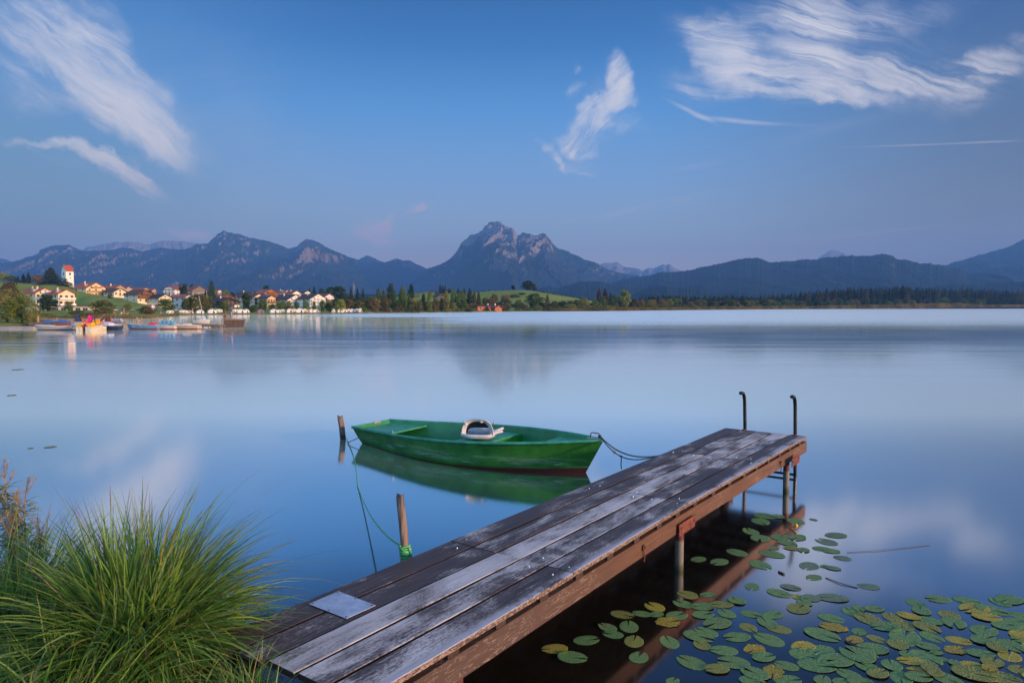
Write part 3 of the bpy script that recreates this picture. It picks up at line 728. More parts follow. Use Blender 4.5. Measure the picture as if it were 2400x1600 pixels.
    for y in (3.47, 2.71):
        h = MB()
        pts = [pl(11.17, y, -.7), pl(11.12, y, -.1), pl(11.075, y, .60), pl(11.045, y, .95), pl(11.03, y, 1.12), pl(11.00, y, 1.20), pl(10.95, y, 1.245), pl(10.88, y, 1.262), pl(10.82, y, 1.265)]
        h.tube(pts, .027, 12); h.build('handrail', M_BLACKPIPE, lo)
        h = MB(); h.tube([pl(11.10, y, .55), pl(11.06, y, .672)], .028, 12); h.box(pl(11.0, y, .668), (.09, .05, .006)); h.build('mounting', M_RUST, lo)
build_pier()

# ------------------------------------------------------------------ mooring posts
def wood_post_mat():
    m, t, b = new_mat('grey_driftwood')
    o = t.coord('Object'); g1 = t.noise(t.mapping(o, scale=(60, 60, 3)), 1.0, 5, .65, .8); g2 = t.noise(t.mapping(o, scale=(120, 120, 4)), 1.0, 3, .5)
    x, y, z = t.sep(o)
    c = t.mix(t.smooth(g1, .35, .65), (0.09, 0.062, 0.045), (0.27, 0.20, 0.155))
    c = t.mix(t.math('MULTIPLY', t.smooth(g2, .6, .68), .8), c, (0.02, 0.015, 0.012))
    c = t.mix(t.smooth(z, .16, .05), c, (0.04, 0.032, 0.02))
    t.l.new(c, b.inputs['Base Color']); b.inputs['Roughness'].default_value = .85
    bn = t.node('ShaderNodeBump'); bn.inputs['Distance'].default_value = .006; bn.inputs['Strength'].default_value = .8; t.l.new(g1, bn.inputs['Height']); t.l.new(bn.outputs[0], b.inputs['Normal'])
    return m
M_POST = wood_post_mat()
def wooden_post(base, top, r, seed, label):
    o = empty('mooring_post', (base[0], base[1], 0), 0, label, 'mooring post')
    b_ = MB(); rng = random.Random(seed); n = 18; lobes = [rng.uniform(.90, 1.08) for _ in range(n)]
    base = Vector(base); top = Vector(top); rel = top - base
    rings = []
    N = 14
    for i in range(N + 1):
        f = i / N; c = rel * f + Vector((0.004 * math.sin(f * 9), 0, 0)) + Vector((0, 0, base.z))
        ring = []
        for k in range(n):
            a = 2 * PI * k / n
            rr = r * lobes[k] * (1.06 - .12 * f) * (1 + .03 * math.sin(f * 17 + k))
            dz = 0
            if i == N: dz = .02 * math.sin(a * 2 + seed) + rng.uniform(-.008, .008); rr *= .92
            ring.append(c + Vector((rr * math.cos(a), rr * math.sin(a), dz)))
        rings.append(ring)
    vs = [v for q in rings for v in q] + [rel + Vector((0, 0, base.z - .012))]
    fs = [(i * n + k, i * n + (k + 1) % n, (i + 1) * n + (k + 1) % n, (i + 1) * n + k) for i in range(N) for k in range(n)]
    fs += [(N * n + k, N * n + (k + 1) % n, len(vs) - 1) for k in range(n)]
    b_.add(vs, fs, 0, True)
    o2 = b_.build('mooring_post', M_POST)
    o2.location = (base[0], base[1], 0); bpy.data.objects.remove(o)
    tag(o2, label, 'mooring post'); return o2
wooden_post((-0.762, 5.56, -.5), (-0.893, 5.50, 1.10), .033, 3, 'slim split wooden post wound with green rope beside the pier')
wooden_post((-3.24, 13.67, -.6), (-3.385, 13.66, .46), .056, 8, 'thick leaning wooden stump standing in the water behind the green boat stern')

# ------------------------------------------------------------------ green rope
m, t, b = new_mat('green_yellow_rope')
o = t.coord('Object'); n = t.noise(t.mapping(o, scale=(60, 60, 90)), 1.0, 2, .5); n2 = t.noise(o, 320, 2)
c = t.mix(t.smooth(n, .56, .60), (0.03, 0.42, 0.16), (0.55, 0.55, 0.05)); c = t.mix(t.smooth(n2, .5, .7), c, (0.02, 0.2, 0.08)); t.l.new(c, b.inputs['Base Color']); b.inputs['Roughness'].default_value = .6
M_ROPE = m
r = MB()
def postc(z): f = (z + .5) / 1.6; return Vector((-0.762 - .131 * f, 5.56 - .06 * f, z))
pts = []
for i in range(0, 12 * 9 + 1):
    a = 2 * PI * i / 12; z = .545 + .0165 * i / 12 + .004 * math.sin(a * .7); c = postc(z)
    rr = .0415 + .001 * math.sin(i)
    pts.append(c + Vector((rr * math.cos(a), rr * math.sin(a), 0)))
r.tube(pts, .0085, 7)
pts = [postc(.70) + Vector((.041 * math.cos(a), .041 * math.sin(a), (-.13 * k / 10))) for k, a in enumerate(np.linspace(-2.6, 1.2, 11))]
r.tube(pts, .0085, 7)
e = postc(.62); r.tube([e + Vector((.035, -.02, .02)), e + Vector((.06, -.02, -.02)), e + Vector((.09, -.01, -.03)), e + Vector((.12, 0, -.015)), e + Vector((.135, 0, -.012))], .0085, 7)
r.tube([e + Vector((.03, -.035, .07)), e + Vector((.045, -.03, .03)), e + Vector((.05, -.02, -.02)), e + Vector((.03, -.04, -.06))], .0085, 7)
# run to the water and on to the far stump
A = postc(.70) + Vector((-.03, -.02, 0)); B = on_plane(838, 1137, .012); Cc = Vector((-3.24, 13.6, .03))
pts = []
for i in range(25):
    f = i / 24; p = A.lerp(B, f); p.z = .012 + (A.z - .012) * (1 - f) ** 1.75; pts.append(p)
for i in range(1, 13):
    f = i / 12; p = B.lerp(Cc, f); p.z = .008 + .02 * f ** 4; p.x += .05 * math.sin(f * PI); pts.append(p)
r.tube(pts, [.0085] * 14 + [.007] * (len(pts) - 14), 6)
tag(r.build('rope', M_ROPE), 'green and yellow rope wound round the slim post and trailing into the lake', 'rope')

# ================================================================== GREEN ROWING BOAT
def pf(vals, ks): return np.polyfit(ks, vals, len(ks) - 1)
K5 = [0, .25, .5, .75, 1]
gP = pf([.502, .743, .877, .653, .02], K5); wP = pf([.291, .635, .798, .603, .0], K5); zP = pf([.333, .396, .538], [0, .5, 1])
BL, OV, SO = 4.987, .295, .043
def bg(t): return max(.012, float(np.polyval(gP, t)))
def bw(t): return max(.004, float(np.polyval(wP, t)))
def bz(t): return float(np.polyval(zP, t))
def boat_pt(t, v, side, inset=0.0):
    """v 0 = waterline .. 1 = gunwale; negative = below water"""
    xg = t * BL; xw = SO + t * (BL - OV - SO); zg = bz(t)
    if v >= 0:
        x = xw + (xg - xw) * v; y = bw(t) + (bg(t) - bw(t)) * (v ** .85); z = zg * v
    else:
        x = xw - .1 * -v * (1 if t > .5 else -1) * t; y = bw(t) * (1 + v * .18); z = .12 * v
    y = max(.003, y - inset)
    if inset: x = min(max(x, inset), BL - OV * (1 - max(v, 0)) - inset * 2.2)
    return Vector((x, side * y, z))
def boat_paint(name, inner=False):
    m, t, b = new_mat(name)
    o = t.coord('Object'); x, y, z = t.sep(o)
    n = t.noise(o, 3, 4, .6); sc_ = t.noise(t.mapping(o, scale=(1.6, 1.6, 16)), 1.0, 6, .72, .6); sp = t.noise(o, 60, 4, .7)
    if inner:
        c = t.mix(t.smooth(n, .3, .7), (0.020, 0.175, 0.055), (0.032, 0.250, 0.080))
        c = t.mix(t.math('MULTIPLY', t.smooth(sp, .62, .75), .3), c, (0.10, 0.25, 0.16))
    else:
        c = t.mix(t.smooth(n, .3, .7), (0.018, 0.125, 0.016), (0.042, 0.235, 0.034))
        # chalky scuffs along the lower half of the side
        hz = t.math('MULTIPLY', t.smooth(z, .05, .11), t.smooth(z, .30, .16))
        k = t.math('MULTIPLY', t.smooth(t.math('ADD', sc_, t.math('MULTIPLY', t.math('SUBTRACT', sp, .5), .35)), .44, .66), hz)
        c = t.mix(t.math('MULTIPLY', k, .9), c, (0.26, 0.42, 0.26))
        line = t.math('ADD', .012, t.math('MULTIPLY', t.smooth(x, 2.2, 4.9), .062))
        red = t.smooth(t.math('SUBTRACT', line, z), -.004, .004)
        c = t.mix(red, c, t.mix(sp, (0.05, 0.018, 0.014), (0.17, 0.045, 0.032)))
    t.l.new(c, b.inputs['Base Color']); b.inputs['Roughness'].default_value = .38; b.inputs['Coat Weight'].default_value = .15
    return m
M_HULL = boat_paint('green_hull_paint'); M_INNER = boat_paint('green_inner_paint', True)
M_RIM = simple('teal_green_rim', (0.040, 0.29, 0.150), .35, vary=.25, scale=6)
M_BENCH = simple('teal_green_bench', (0.040, 0.28, 0.145), .42, vary=.3, scale=7, bump=.15)
M_LOCKER = simple('fresh_green_paint', (0.025, 0.21, 0.015), .45, vary=.2, scale=9)
M_WHITE = simple('weathered_white_plastic', (0.56, 0.55, 0.55), .5, vary=.12, scale=14, bump=.1)
M_PAD = simple('dark_grey_pad', (0.014, 0.018, 0.020), .7, vary=.3, scale=20)
M_STEEL = simple('galvanised_fitting', (0.45, 0.45, 0.45), .4, .7, vary=.35, scale=60)
def build_boat():
    root = empty('rowing_boat', (-2.732, 13.514, 0), -.592, 'green open rowing boat with white swivel seat moored beside the plank pier', 'rowing boat')
    N = 44; ts = [i / N for i in range(N + 1)]
    hb = MB()
    vsrows = [-1.0, -.4, 0, .15, .3, .5, .7, .85, 1.0]
    for side in (-1, 1):
        vs = [boat_pt(t, v, side) for t in ts for v in vsrows]; n = len(vsrows)
        fs = []
        for i in range(N):
            for j in range(n - 1):
                q = (i * n + j, (i + 1) * n + j, (i + 1) * n + j + 1, i * n + j + 1)
                fs.append(q if side < 0 else q[::-1])
        hb.add(vs, fs, 0, True)
    # bottom and transom
    vs = []; 
    for t in ts: a = boat_pt(t, -1, -1); c = boat_pt(t, -1, 1); vs += [a, c]
    hb.add(vs, [(2 * i, 2 * i + 1, 2 * i + 3, 2 * i + 2) for i in range(N)], 0, False)
    tr = [boat_pt(0, v, -1) for v in vsrows] + [boat_pt(0, v, 1) for v in reversed(vsrows)]
    hb.add(tr, [tuple(range(len(tr) - 1, -1, -1))], 0)
    hb.build('hull', M_HULL, root)
    ib = MB(); rows = [.22, .4, .6, .8, .995]; n = len(rows); tin = [.008 + .985 * i / N for i in range(N + 1)]
    for side in (-1, 1):
        vs = [boat_pt(t, v, side, .026) for t in tin for v in rows]; fs = []
        for i in range(N):
            for j in range(n - 1):
                q = (i * n + j, i * n + j + 1, (i + 1) * n + j + 1, (i + 1) * n + j)
                fs.append(q if side < 0 else q[::-1])
        ib.add(vs, fs, 0, True)
    vs = []
    for t in tin: vs += [boat_pt(t, .22, -1, .026), boat_pt(t, .22, 1, .026)]
    ib.add(vs, [(2 * i, 2 * i + 2, 2 * i + 3, 2 * i + 1) for i in range(N)], 0)
    tr = [boat_pt(tin[0], v, -1, .026) for v in rows] + [boat_pt(tin[0], v, 1, .026) for v in reversed(rows)]
    ib.add(tr, [tuple(range(len(tr)))], 0)
    io = ib.build('inner_shell', M_INNER, root)
    rb = MB()
    gl_ = [boat_pt(t, 1, -1) for t in ts] ; gr_ = [boat_pt(t, 1, 1) for t in reversed(ts)]
    loop = [p + Vector((0, 0, .004)) for p in gl_ + gr_[1:]]
    rb.tube(loop, .027, 10)
    rb.tube([loop[0] + Vector((0, -.01, 0)), loop[-1] + Vector((0, .01, 0))], .020, 10)
    rb.build('gunwale_rim', M_RIM, root)
    def slab(name, t0, t1, v, th, mat, k=8, parent=root, ins=.03, bowl=0.0):
        b_ = MB(); top = []; bot = []
        for i in range(k + 1):
            t = t0 + (t1 - t0) * i / k
            for side in (-1, 1):
                p = boat_pt(t, v, side, ins); p.z = bz(t) * v if not bowl else bowl
                top.append(p); bot.append(p - Vector((0, 0, th)))
        nn = len(top); vs = top + bot; fs = []
        for i in range(k):
            fs.append((2 * i, 2 * i + 2, 2 * i + 3, 2 * i + 1)[::-1]); fs.append((nn + 2 * i, nn + 2 * i + 1, nn + 2 * i + 3, nn + 2 * i + 2)[::-1])
        fs.append((0, 1, nn + 1, nn)); fs.append((nn - 2, 2 * nn - 2, 2 * nn - 1, nn - 1))
        b_.add(vs, fs, 0); return b_.build(name, mat, parent)
    slab('stern_bench', .006, .175, .86, .03, M_BENCH)
    slab('bow_seat', .80, .97, .90, .03, M_BENCH)
    # locker thwart amidships
    z1 = .335
    b_ = MB(); t0, t1 = .49, .60
    for (ta, tb) in ((t0, t1),):
        c = []
        for t in (ta, tb):
            for side in (-1, 1):
                for z in (.10, z1 - .03):
                    p = boat_pt(t, z / bz(t), side, .02); p.z = z; p.x = t * BL - .02; c.append(p)
        b_.add(c, [(0, 1, 3, 2), (4, 6, 7, 5), (0, 4, 5, 1), (2, 3, 7, 6), (1, 5, 7, 3)], 0)
    lk = b_.build('seat_locker', M_LOCKER, root)
    b_ = MB(); yy = .70; b_.box((.545 * BL - .02, 0.02, z1 - .012), (.115 * BL, 2 * yy, .024)); b_.build('lid', M_BENCH, lk)
    for y in (-.52, -.22):
        b_ = MB(); b_.box((t1 * BL - .006 + .01, y, z1 - .05), (.012, .07, .07)); b_.box((t1 * BL + .01, y, z1 - .02), (.02, .04, .03)); b_.build('latch', M_STEEL, lk)
    b_ = MB(); b_.box((t1 * BL + .004, -.37, z1 - .06), (.016, .045, .05)); b_.build('padlock', M_IRON, lk)
    # oarlock pins, bow plate and ring, stern plate, stern hook
    for t, side in ((.255, -1), (.46, 1), (.33, 1)):
        p = boat_pt(t, 1, side); b_ = MB(); b_.tube([p, p + Vector((0, 0, .075))], .011, 8); b_.build('oarlock_pin', M_STEEL, root)
    p = Vector((BL - .12, 0, bz(.98) + .03)); b_ = MB()
    b_.add([p + Vector(v) for v in ((-.12, -.10, 0), (.05, -.03, 0), (.10, 0, 0), (.05, .03, 0), (-.12, .10, 0), (-.12, -.10, .008), (.05, -.03, .008), (.10, 0, .008), (.05, .03, .008), (-.12, .10, .008))],
           [(4, 3, 2, 1, 0), (5, 6, 7, 8, 9)] + [(i, (i + 1) % 5, (i + 1) % 5 + 5, i + 5) for i in range(5)])
    pp = b_.build('bow_plate', M_STEEL, root)
    b_ = MB(); q = p + Vector((0, 0, .008)); b_.tube([q + Vector((-.10, 0, 0)), q + Vector((-.09, 0, .06)), q + Vector((-.07, 0, .075)), q + Vector((.05, 0, .07)), q + Vector((.065, 0, .05)), q + Vector((.07, 0, 0))], .008, 8); b_.build('handle', M_IRON, pp)
    b_ = MB(); b_.box((.03, .12, .335), (.012, .18, .07)); b_.build('stern_plate', M_STEEL, root)
    b_ = MB(); b_.tube([Vector((.03, -.36, .12)), Vector((-.16, -.48, .02)), Vector((-.10, -.46, -.03))], .008, 6); b_.build('stern_hook', M_IRON, root)
    # swivel seat with its back folded forward
    sroot = MB(); cxs, cys, czs = .545 * BL - .03, -.12, z1 + .045
    sroot.tube([(cxs, cys, z1), (cxs, cys, z1 + .05)], .10, 14, 1)
    S = Matrix.Translation((cxs, cys, czs)) @ Matrix.Rotation(.592 - .10, 4, 'Z') @ Matrix.Rotation(R(3), 4, 'X')
    n = 40; a_, b2 = .29, .235
    def sq(u, k=1.0, e=3.2):
        c, s_ = math.cos(u), math.sin(u)
        r_ = 1 / ((abs(c) ** e + abs(s_) ** e) ** (1 / e)); return a_ * k * r_ * c, b2 * k * r_ * s_
    prof = [(.55, 0), (.86, .0), (.98, .03), (1.0, .065), (.97, .085), (.90, .078), (.82, .045), (.5, .03), (.02, .026)]
    vs = []; 
    for k, z in prof:
        for i in range(n):
            u = 2 * PI * i / n; x, y = sq(u, k)
            vs.append(S @ Vector((x, y, z + (.015 if y > 0 else 0) * abs(y) / b2)))
    fs = [(j * n + i, j * n + (i + 1) % n, (j + 1) * n + (i + 1) % n, (j + 1) * n + i) for j in range(len(prof) - 1) for i in range(n)]
    sroot.add(vs, fs, 0, True); sroot.add(vs[:n], [tuple(range(n - 1, -1, -1))], 0)
    for k in (0, 1):
        sroot.tube([S @ Vector((.24, -.12 + .10 * k, .07)), S @ Vector((.33, -.07 + .12 * k, .095 + .01 * k)), S @ Vector((.41, -.02 + .13 * k, .10 + .03 * k))], [.030, .026, .022], 10, 0)
    so = sroot.build('swivel_seat', [M_WHITE, M_IRON], root)
    # the back: an arched frame standing over the tray with a dark pad behind it
    fr = MB(); na = 20
    def arch(f, w, h): a = PI * (1 - f); return w * math.copysign(abs(math.cos(a)) ** .72, math.cos(a)), h * math.sin(a) ** .8
    ring_sets = []
    for (w, h, y, zoff) in ((.245, .255, -.15, .055), (.270, .280, -.17, .055), (.270, .280, -.12, .055), (.235, .12, .15, .045), (.215, .075, .15, .05), (.205, .225, -.12, .06)):
        ring_sets.append([S @ Vector((arch(i / na, w, h)[0] * 1.0, y, zoff + arch(i / na, w, h)[1])) for i in range(na + 1)])
    m_ = na + 1
    def strip(a, b3, mat): fr.add(ring_sets[a] + ring_sets[b3], [(i, i + 1, m_ + i + 1, m_ + i) for i in range(na)], mat, True)
    strip(0, 1, 0); strip(1, 2, 0); strip(2, 3, 0); strip(5, 4, 1); strip(0, 5, 0); strip(3, 4, 0)
    for sx in (-1, 1): fr.box(S @ Vector((sx * .262, -.14, .075)), (.03, .05, .075), .0, 0)
    for f in (.28, .55): x, z = arch(f, .272, .238); fr.box(S @ Vector((x, -.155, .055 + z)), (.032, .05, .022), 0, 0)
    bo = fr.build('backrest', [M_WHITE, M_PAD], so)
    return root
boat = build_boat()
def boat_world(x, y, z):
    f = Vector((math.cos(-.592), math.sin(-.592), 0)); l = Vector((-f.y, f.x, 0))
    return Vector((-2.732, 13.514, 0)) + f * x + l * y + Vector((0, 0, z))

# chain, padlock and rope between bow and pier
BW = boat_world(BL - .045, 0, .60); DK = on_plane(1569, 1063, DECK - .01)
def chain():
    b_ = MB(); L_ = (DK - BW).length; n = int(L_ / .027)
    def P(f): p = BW.lerp(DK, f); p.z -= .20 * 4 * f * (1 - f) * (1 - .35 * f); return p
    for i in range(n):
        p = P((i + .5) / n); t = (P(min(1, (i + 1) / n)) - P(i / n)).normalized()
        side = t.cross(Vector((0, 0, 1))).normalized(); up = side.cross(t).normalized()
        w = (side if i % 2 else up)
        loop = [p + t * (.021 * math.cos(a)) + w * (.010 * math.sin(a)) for a in np.linspace(0, 2 * PI, 11)]
        b_.tube(loop, .0034, 5, caps=False)
    return tag(b_.build('chain', M_IRON), 'dark iron chain sagging from the green boat bow to the pier edge', 'chain')
chain()
b_ = MB(); pts = []
D2 = on_plane(1560, 1067, DECK - .02)
for i in range(21):
    f = i / 20; p = BW.lerp(D2, f); p.z -= .27 * 4 * f * (1 - f) ** 1.4; pts.append(p)
b_.tube(pts, .008, 6)
kx = pts[7]; b_.tube([kx, kx + Vector((.01, 0, -.03)), kx + Vector((0.004, 0, -.12)), kx + Vector((.012, 0, -.19))], .008, 6)
for k in range(4): b_.tube([BW + Vector((.02 * math.cos(a) - .01, .02 * math.sin(a), -.01 * k + .01)) for a in np.linspace(0, 2 * PI, 9)], .008, 6)
b_.tube([kx + Vector((.014 * math.cos(a), .014 * math.sin(a), .004)) for a in np.linspace(0, 2 * PI, 9)], .009, 6)
tag(b_.build('rope', simple('old_dark_rope', (0.05, 0.042, 0.034), .85, vary=.5, scale=90, bump=.5, bscale=200)), 'dark old mooring line knotted below the chain at the boat bow', 'rope')
b_ = MB(); pk_ = BW.lerp(DK, .24); pk_.z -= .16
b_.box(pk_ + Vector((0, 0, -.03)), (.042, .022, .04), .3, 0); b_.tube([pk_ + Vector((-.012, 0, -.012)), pk_ + Vector((-.011, 0, .014)), pk_ + Vector((0, 0, .022)), pk_ + Vector((.011, 0, .014)), pk_ + Vector((.012, 0, -.012))], .004, 6, 1)
tag(b_.build('padlock', [simple('brass', (0.42, 0.34, 0.18), .4, .8, vary=.2, scale=60), M_STEEL]), 'small brass padlock hanging on the mooring chain', 'padlock')

# ================================================================== WATER LILIES
def pad_mat(name, c1, c2, spots, yellow):
    m, t, b = new_mat(name)
    o = t.coord('Object'); oi = t.node('ShaderNodeObjectInfo').outputs['Random']
    ov = t.vmath('ADD', o, t.comb(t.math('MULTIPLY', oi, 31.0), t.math('MULTIPLY', oi, 17.0), 0.0))
    n = t.noise(ov, 9, 3, .5); n2 = t.noise(ov, 26, 4, .65); n3 = t.noise(ov, 70, 3, .7)
    c = t.mix(t.smooth(n, .35, .65), c1, c2)
    c = t.mix(t.math('MULTIPLY', t.math('SUBTRACT', oi, .3), .5, clamp=True), c, (0.15, 0.20, 0.05))
    # radial veins, paler
    x, y, z = t.sep(o); a = t.math('ARCTAN2', y, x); v = t.math('ABSOLUTE', t.math('SINE', t.math('MULTIPLY', a, 9.0)))
    c = t.mix(t.math('MULTIPLY', t.smooth(v, .13, .02), .28), c, (0.16, 0.24, 0.10))
    if yellow: c = t.mix(t.math('MULTIPLY', t.smooth(n2, .5 - yellow * .2, .62 - yellow * .12), .9), c, (0.62, 0.48, 0.03))
    if spots: c = t.mix(t.math('MULTIPLY', t.smooth(t.math('ADD', t.noise(ov, 30, 3, .6, .8), t.math('MULTIPLY', n3, .15)), .66 - spots * .09, .68 - spots * .09), .88), c, (0.022, 0.014, 0.010))
    t.l.new(c, b.inputs['Base Color']); b.inputs['Roughness'].default_value = .42; b.inputs['Specular IOR Level'].default_value = .45
    bn = t.node('ShaderNodeBump'); bn.inputs['Strength'].default_value = .5; bn.inputs['Distance'].default_value = .004
    t.l.new(t.math('ADD', v, n2), bn.inputs['Height']); t.l.new(bn.outputs[0], b.inputs['Normal'])
    return m
PADM = {'g': pad_mat('lily_green', (0.10, 0.215, 0.055), (0.18, 0.33, 0.09), 0.15, 0), 's': pad_mat('lily_spotted', (0.14, 0.24, 0.05), (0.24, 0.35, 0.08), .9, .15),
        'y': pad_mat('lily_yellowing', (0.20, 0.27, 0.05), (0.34, 0.34, 0.06), .7, .75), 'yy': pad_mat('lily_rotting', (0.48, 0.38, 0.04), (0.62, 0.46, 0.05), 1.2, 1.0),
        'p': pad_mat('lily_pale_rim', (0.12, 0.20, 0.10), (0.20, 0.29, 0.15), .5, 0)}
def pad_mesh(seed, kind):
    rng = random.Random(seed); N = 46; notch = rng.uniform(.16, .42); rag = .004 if kind in 'g' else (.035 if kind != 'yy' else .13)
    vs = [(0.0, 0, .003)]; rings = (.35, .7, .92, 1.0); asp = rng.uniform(.74, .84)
    lift = [rng.uniform(-1, 1) for _ in range(5)]; curl = rng.choice([.006, .012, .035, .05]); ca = rng.uniform(0, 6.28)
    for r in rings:
        for i in range(N + 1):
            a = notch / 2 + (2 * PI - notch) * i / N
            lobe = 1 + .10 * math.exp(-((a - notch / 2) / .5) ** 2) + .10 * math.exp(-((2 * PI - notch / 2 - a) / .5) ** 2)
            rr = r * lobe * (1 + (rag * (vnoise(a * 6, seed * 3.3, seed) - .5) * 2 + rag * .6 * (vnoise(a * 22, 2.2, seed) - .5)) * (1 if r > .9 else 0))
            z = .003 + .004 * r * r * (1 + .5 * lift[0] * math.cos(a) + .4 * lift[1] * math.sin(2 * a)) + curl * max(0, (r - .6) / .4) ** 2 * max(0, math.cos(a - ca)) ** 3
            vs.append((rr * math.cos(a) * .5, rr * math.sin(a) * .5 * asp, z))
    M = N + 1; fs = [(0, 1 + i, 2 + i) for i in range(N)]
    for j in range(3):
        for i in range(N):
            a = 1 + j * M + i; fs.append((a, a + M, a + M + 1)); fs.append((a, a + M + 1, a + 1))
    # thin rim so that the leaf has thickness
    top = len(vs); vs += [(x, y, z - .004) for x, y, z in vs[1 + 3 * M:1 + 4 * M]]
    for i in range(N): a = 1 + 3 * M + i; fs += [(a, top + i, top + i + 1), (a, top + i + 1, a + 1)]
    me = np_mesh('lily_pad', np.array(vs), np.array(fs), PADM[kind], True); return me
PADMESH = {k: [pad_mesh(10 * i + len(k) + ord(k[0]), k) for i in range(8)] for k in PADM}
def z7(x, y): return 1250 + x * .27636, 1180 + y * .27636
def z8(x, y): return 1750 + x * .27636, 1180 + y * .27636
L7 = [(1310, 770, 190, 's', 'round dark-flecked lily pad just outside the reflection of the middle pier post'), (1478, 768, 145, 'g', 'half-sunken lily pad touching the flecked pad below the middle post'), (1270, 847, 190, 'g', 'clean green lily pad directly below the flecked pad by the middle post'),
      (1030, 872, 215, 'y', 'lily pad with yellow ragged edge above the yellow rotting leaf'), (748, 935, 210, 's', 'spotted lily pad left of the yellow-edged pad'), (920, 930, 170, 'g', 'small green lily pad between the spotted pad and the yellow-edged pad'),
      (1045, 937, 130, 'g', 'small lily pad wedged under the yellow-edged pad'), (1215, 945, 190, 'g', 'green lily pad right of the yellow-edged pad'), (1135, 1002, 220, 'yy', 'bright yellow rotting lily leaf with brown holes'),
      (630, 1045, 180, 'g', 'lily pad carrying a straw-coloured reed fragment'), (810, 1040, 225, 'g', 'large lily pad overlapping the one with the reed fragment'), (680, 1110, 185, 'g', 'lily pad tucked between three pads near the pier shadow'),
      (853, 1165, 215, 's', 'heavily speckled lily pad with a deep cleft'), (443, 1155, 225, 'g', 'lone round lily pad above the yellow and green pair'), (185, 1225, 240, 'y', 'yellow-green lily pad closest to the pier beam'), (325, 1300, 265, 'g', 'oval lily pad overlapping the yellow-green one closest to the pier'),
      (893, 1300, 215, 'g', 'heart-shaped plain green lily pad alone on black water'), (1155, 1172, 210, 'g', 'lily pad with a pointed cleft right of the speckled pad'),
      (1435, 870, 190, 'g', ''), (1600, 850, 210, 's', ''), (1725, 820, 200, 'g', ''), (1855, 700, 170, 'g', 'single lily pad at the edge of the pier reflection'), (1435, 940, 200, 'g', ''), (1640, 930, 200, 'g', ''), (1840, 930, 190, 'g', ''), (2025, 940, 205, 'g', ''), (1560, 1010, 270, 'g', ''), (1470, 1085, 200, 'g', ''),
      (1395, 1120, 255, 'g', ''), (1820, 1045, 170, 's', ''), (1980, 1005, 220, 'g', ''), (1730, 1125, 230, 'g', ''), (2000, 1150, 265, 'g', ''), (1430, 1200, 190, 's', ''), (1620, 1240, 230, 'g', ''), (1700, 1345, 280, 'g', ''), (1345, 1345, 265, 'g', ''), (1560, 1400, 230, 's', ''),
      (1880, 1230, 220, 'yy', 'curled yellow-brown lily leaf above the heart-shaped trio'), (1950, 1300, 200, 'g', ''), (2150, 1370, 200, 'g', ''), (2035, 1420, 230, 'yy', 'dark blotched yellow lily leaf under a green heart-shaped pad'), (1880, 1440, 260, 'g', ''), (1180, 1500, 150, 'g', 'lily pad at the bottom edge under the pier reflection'), (1850, 1500, 220, 'g', ''),
      (1400, 468, 150, 'g', 'lily pad touching the middle pier post'), (1578, 490, 195, 'g', 'lily pad second out from the middle pier post'), (1730, 413, 190, 'g', 'bright lily pad farthest along from the middle pier post'), (1922, 515, 210, 'g', 'lily pad lying alone below the outer cluster'),
      (1845, 235, 190, 'g', ''), (1925, 148, 170, 'g', ''), (1960, 100, 180, 'g', ''), (2080, 108, 140, 'g', ''), (2225, 148, 190, 'g', ''), (1925, 290, 205, 'g', ''), (2090, 280, 190, 'g', ''), (2240, 285, 180, 'g', ''), (2150, 330, 180, 'g', ''), (2040, 375, 120, 'g', ''), (2025, 425, 210, 'g', ''), (2190, 375, 150, 's', ''), (2290, 390, 120, 'g', '')]
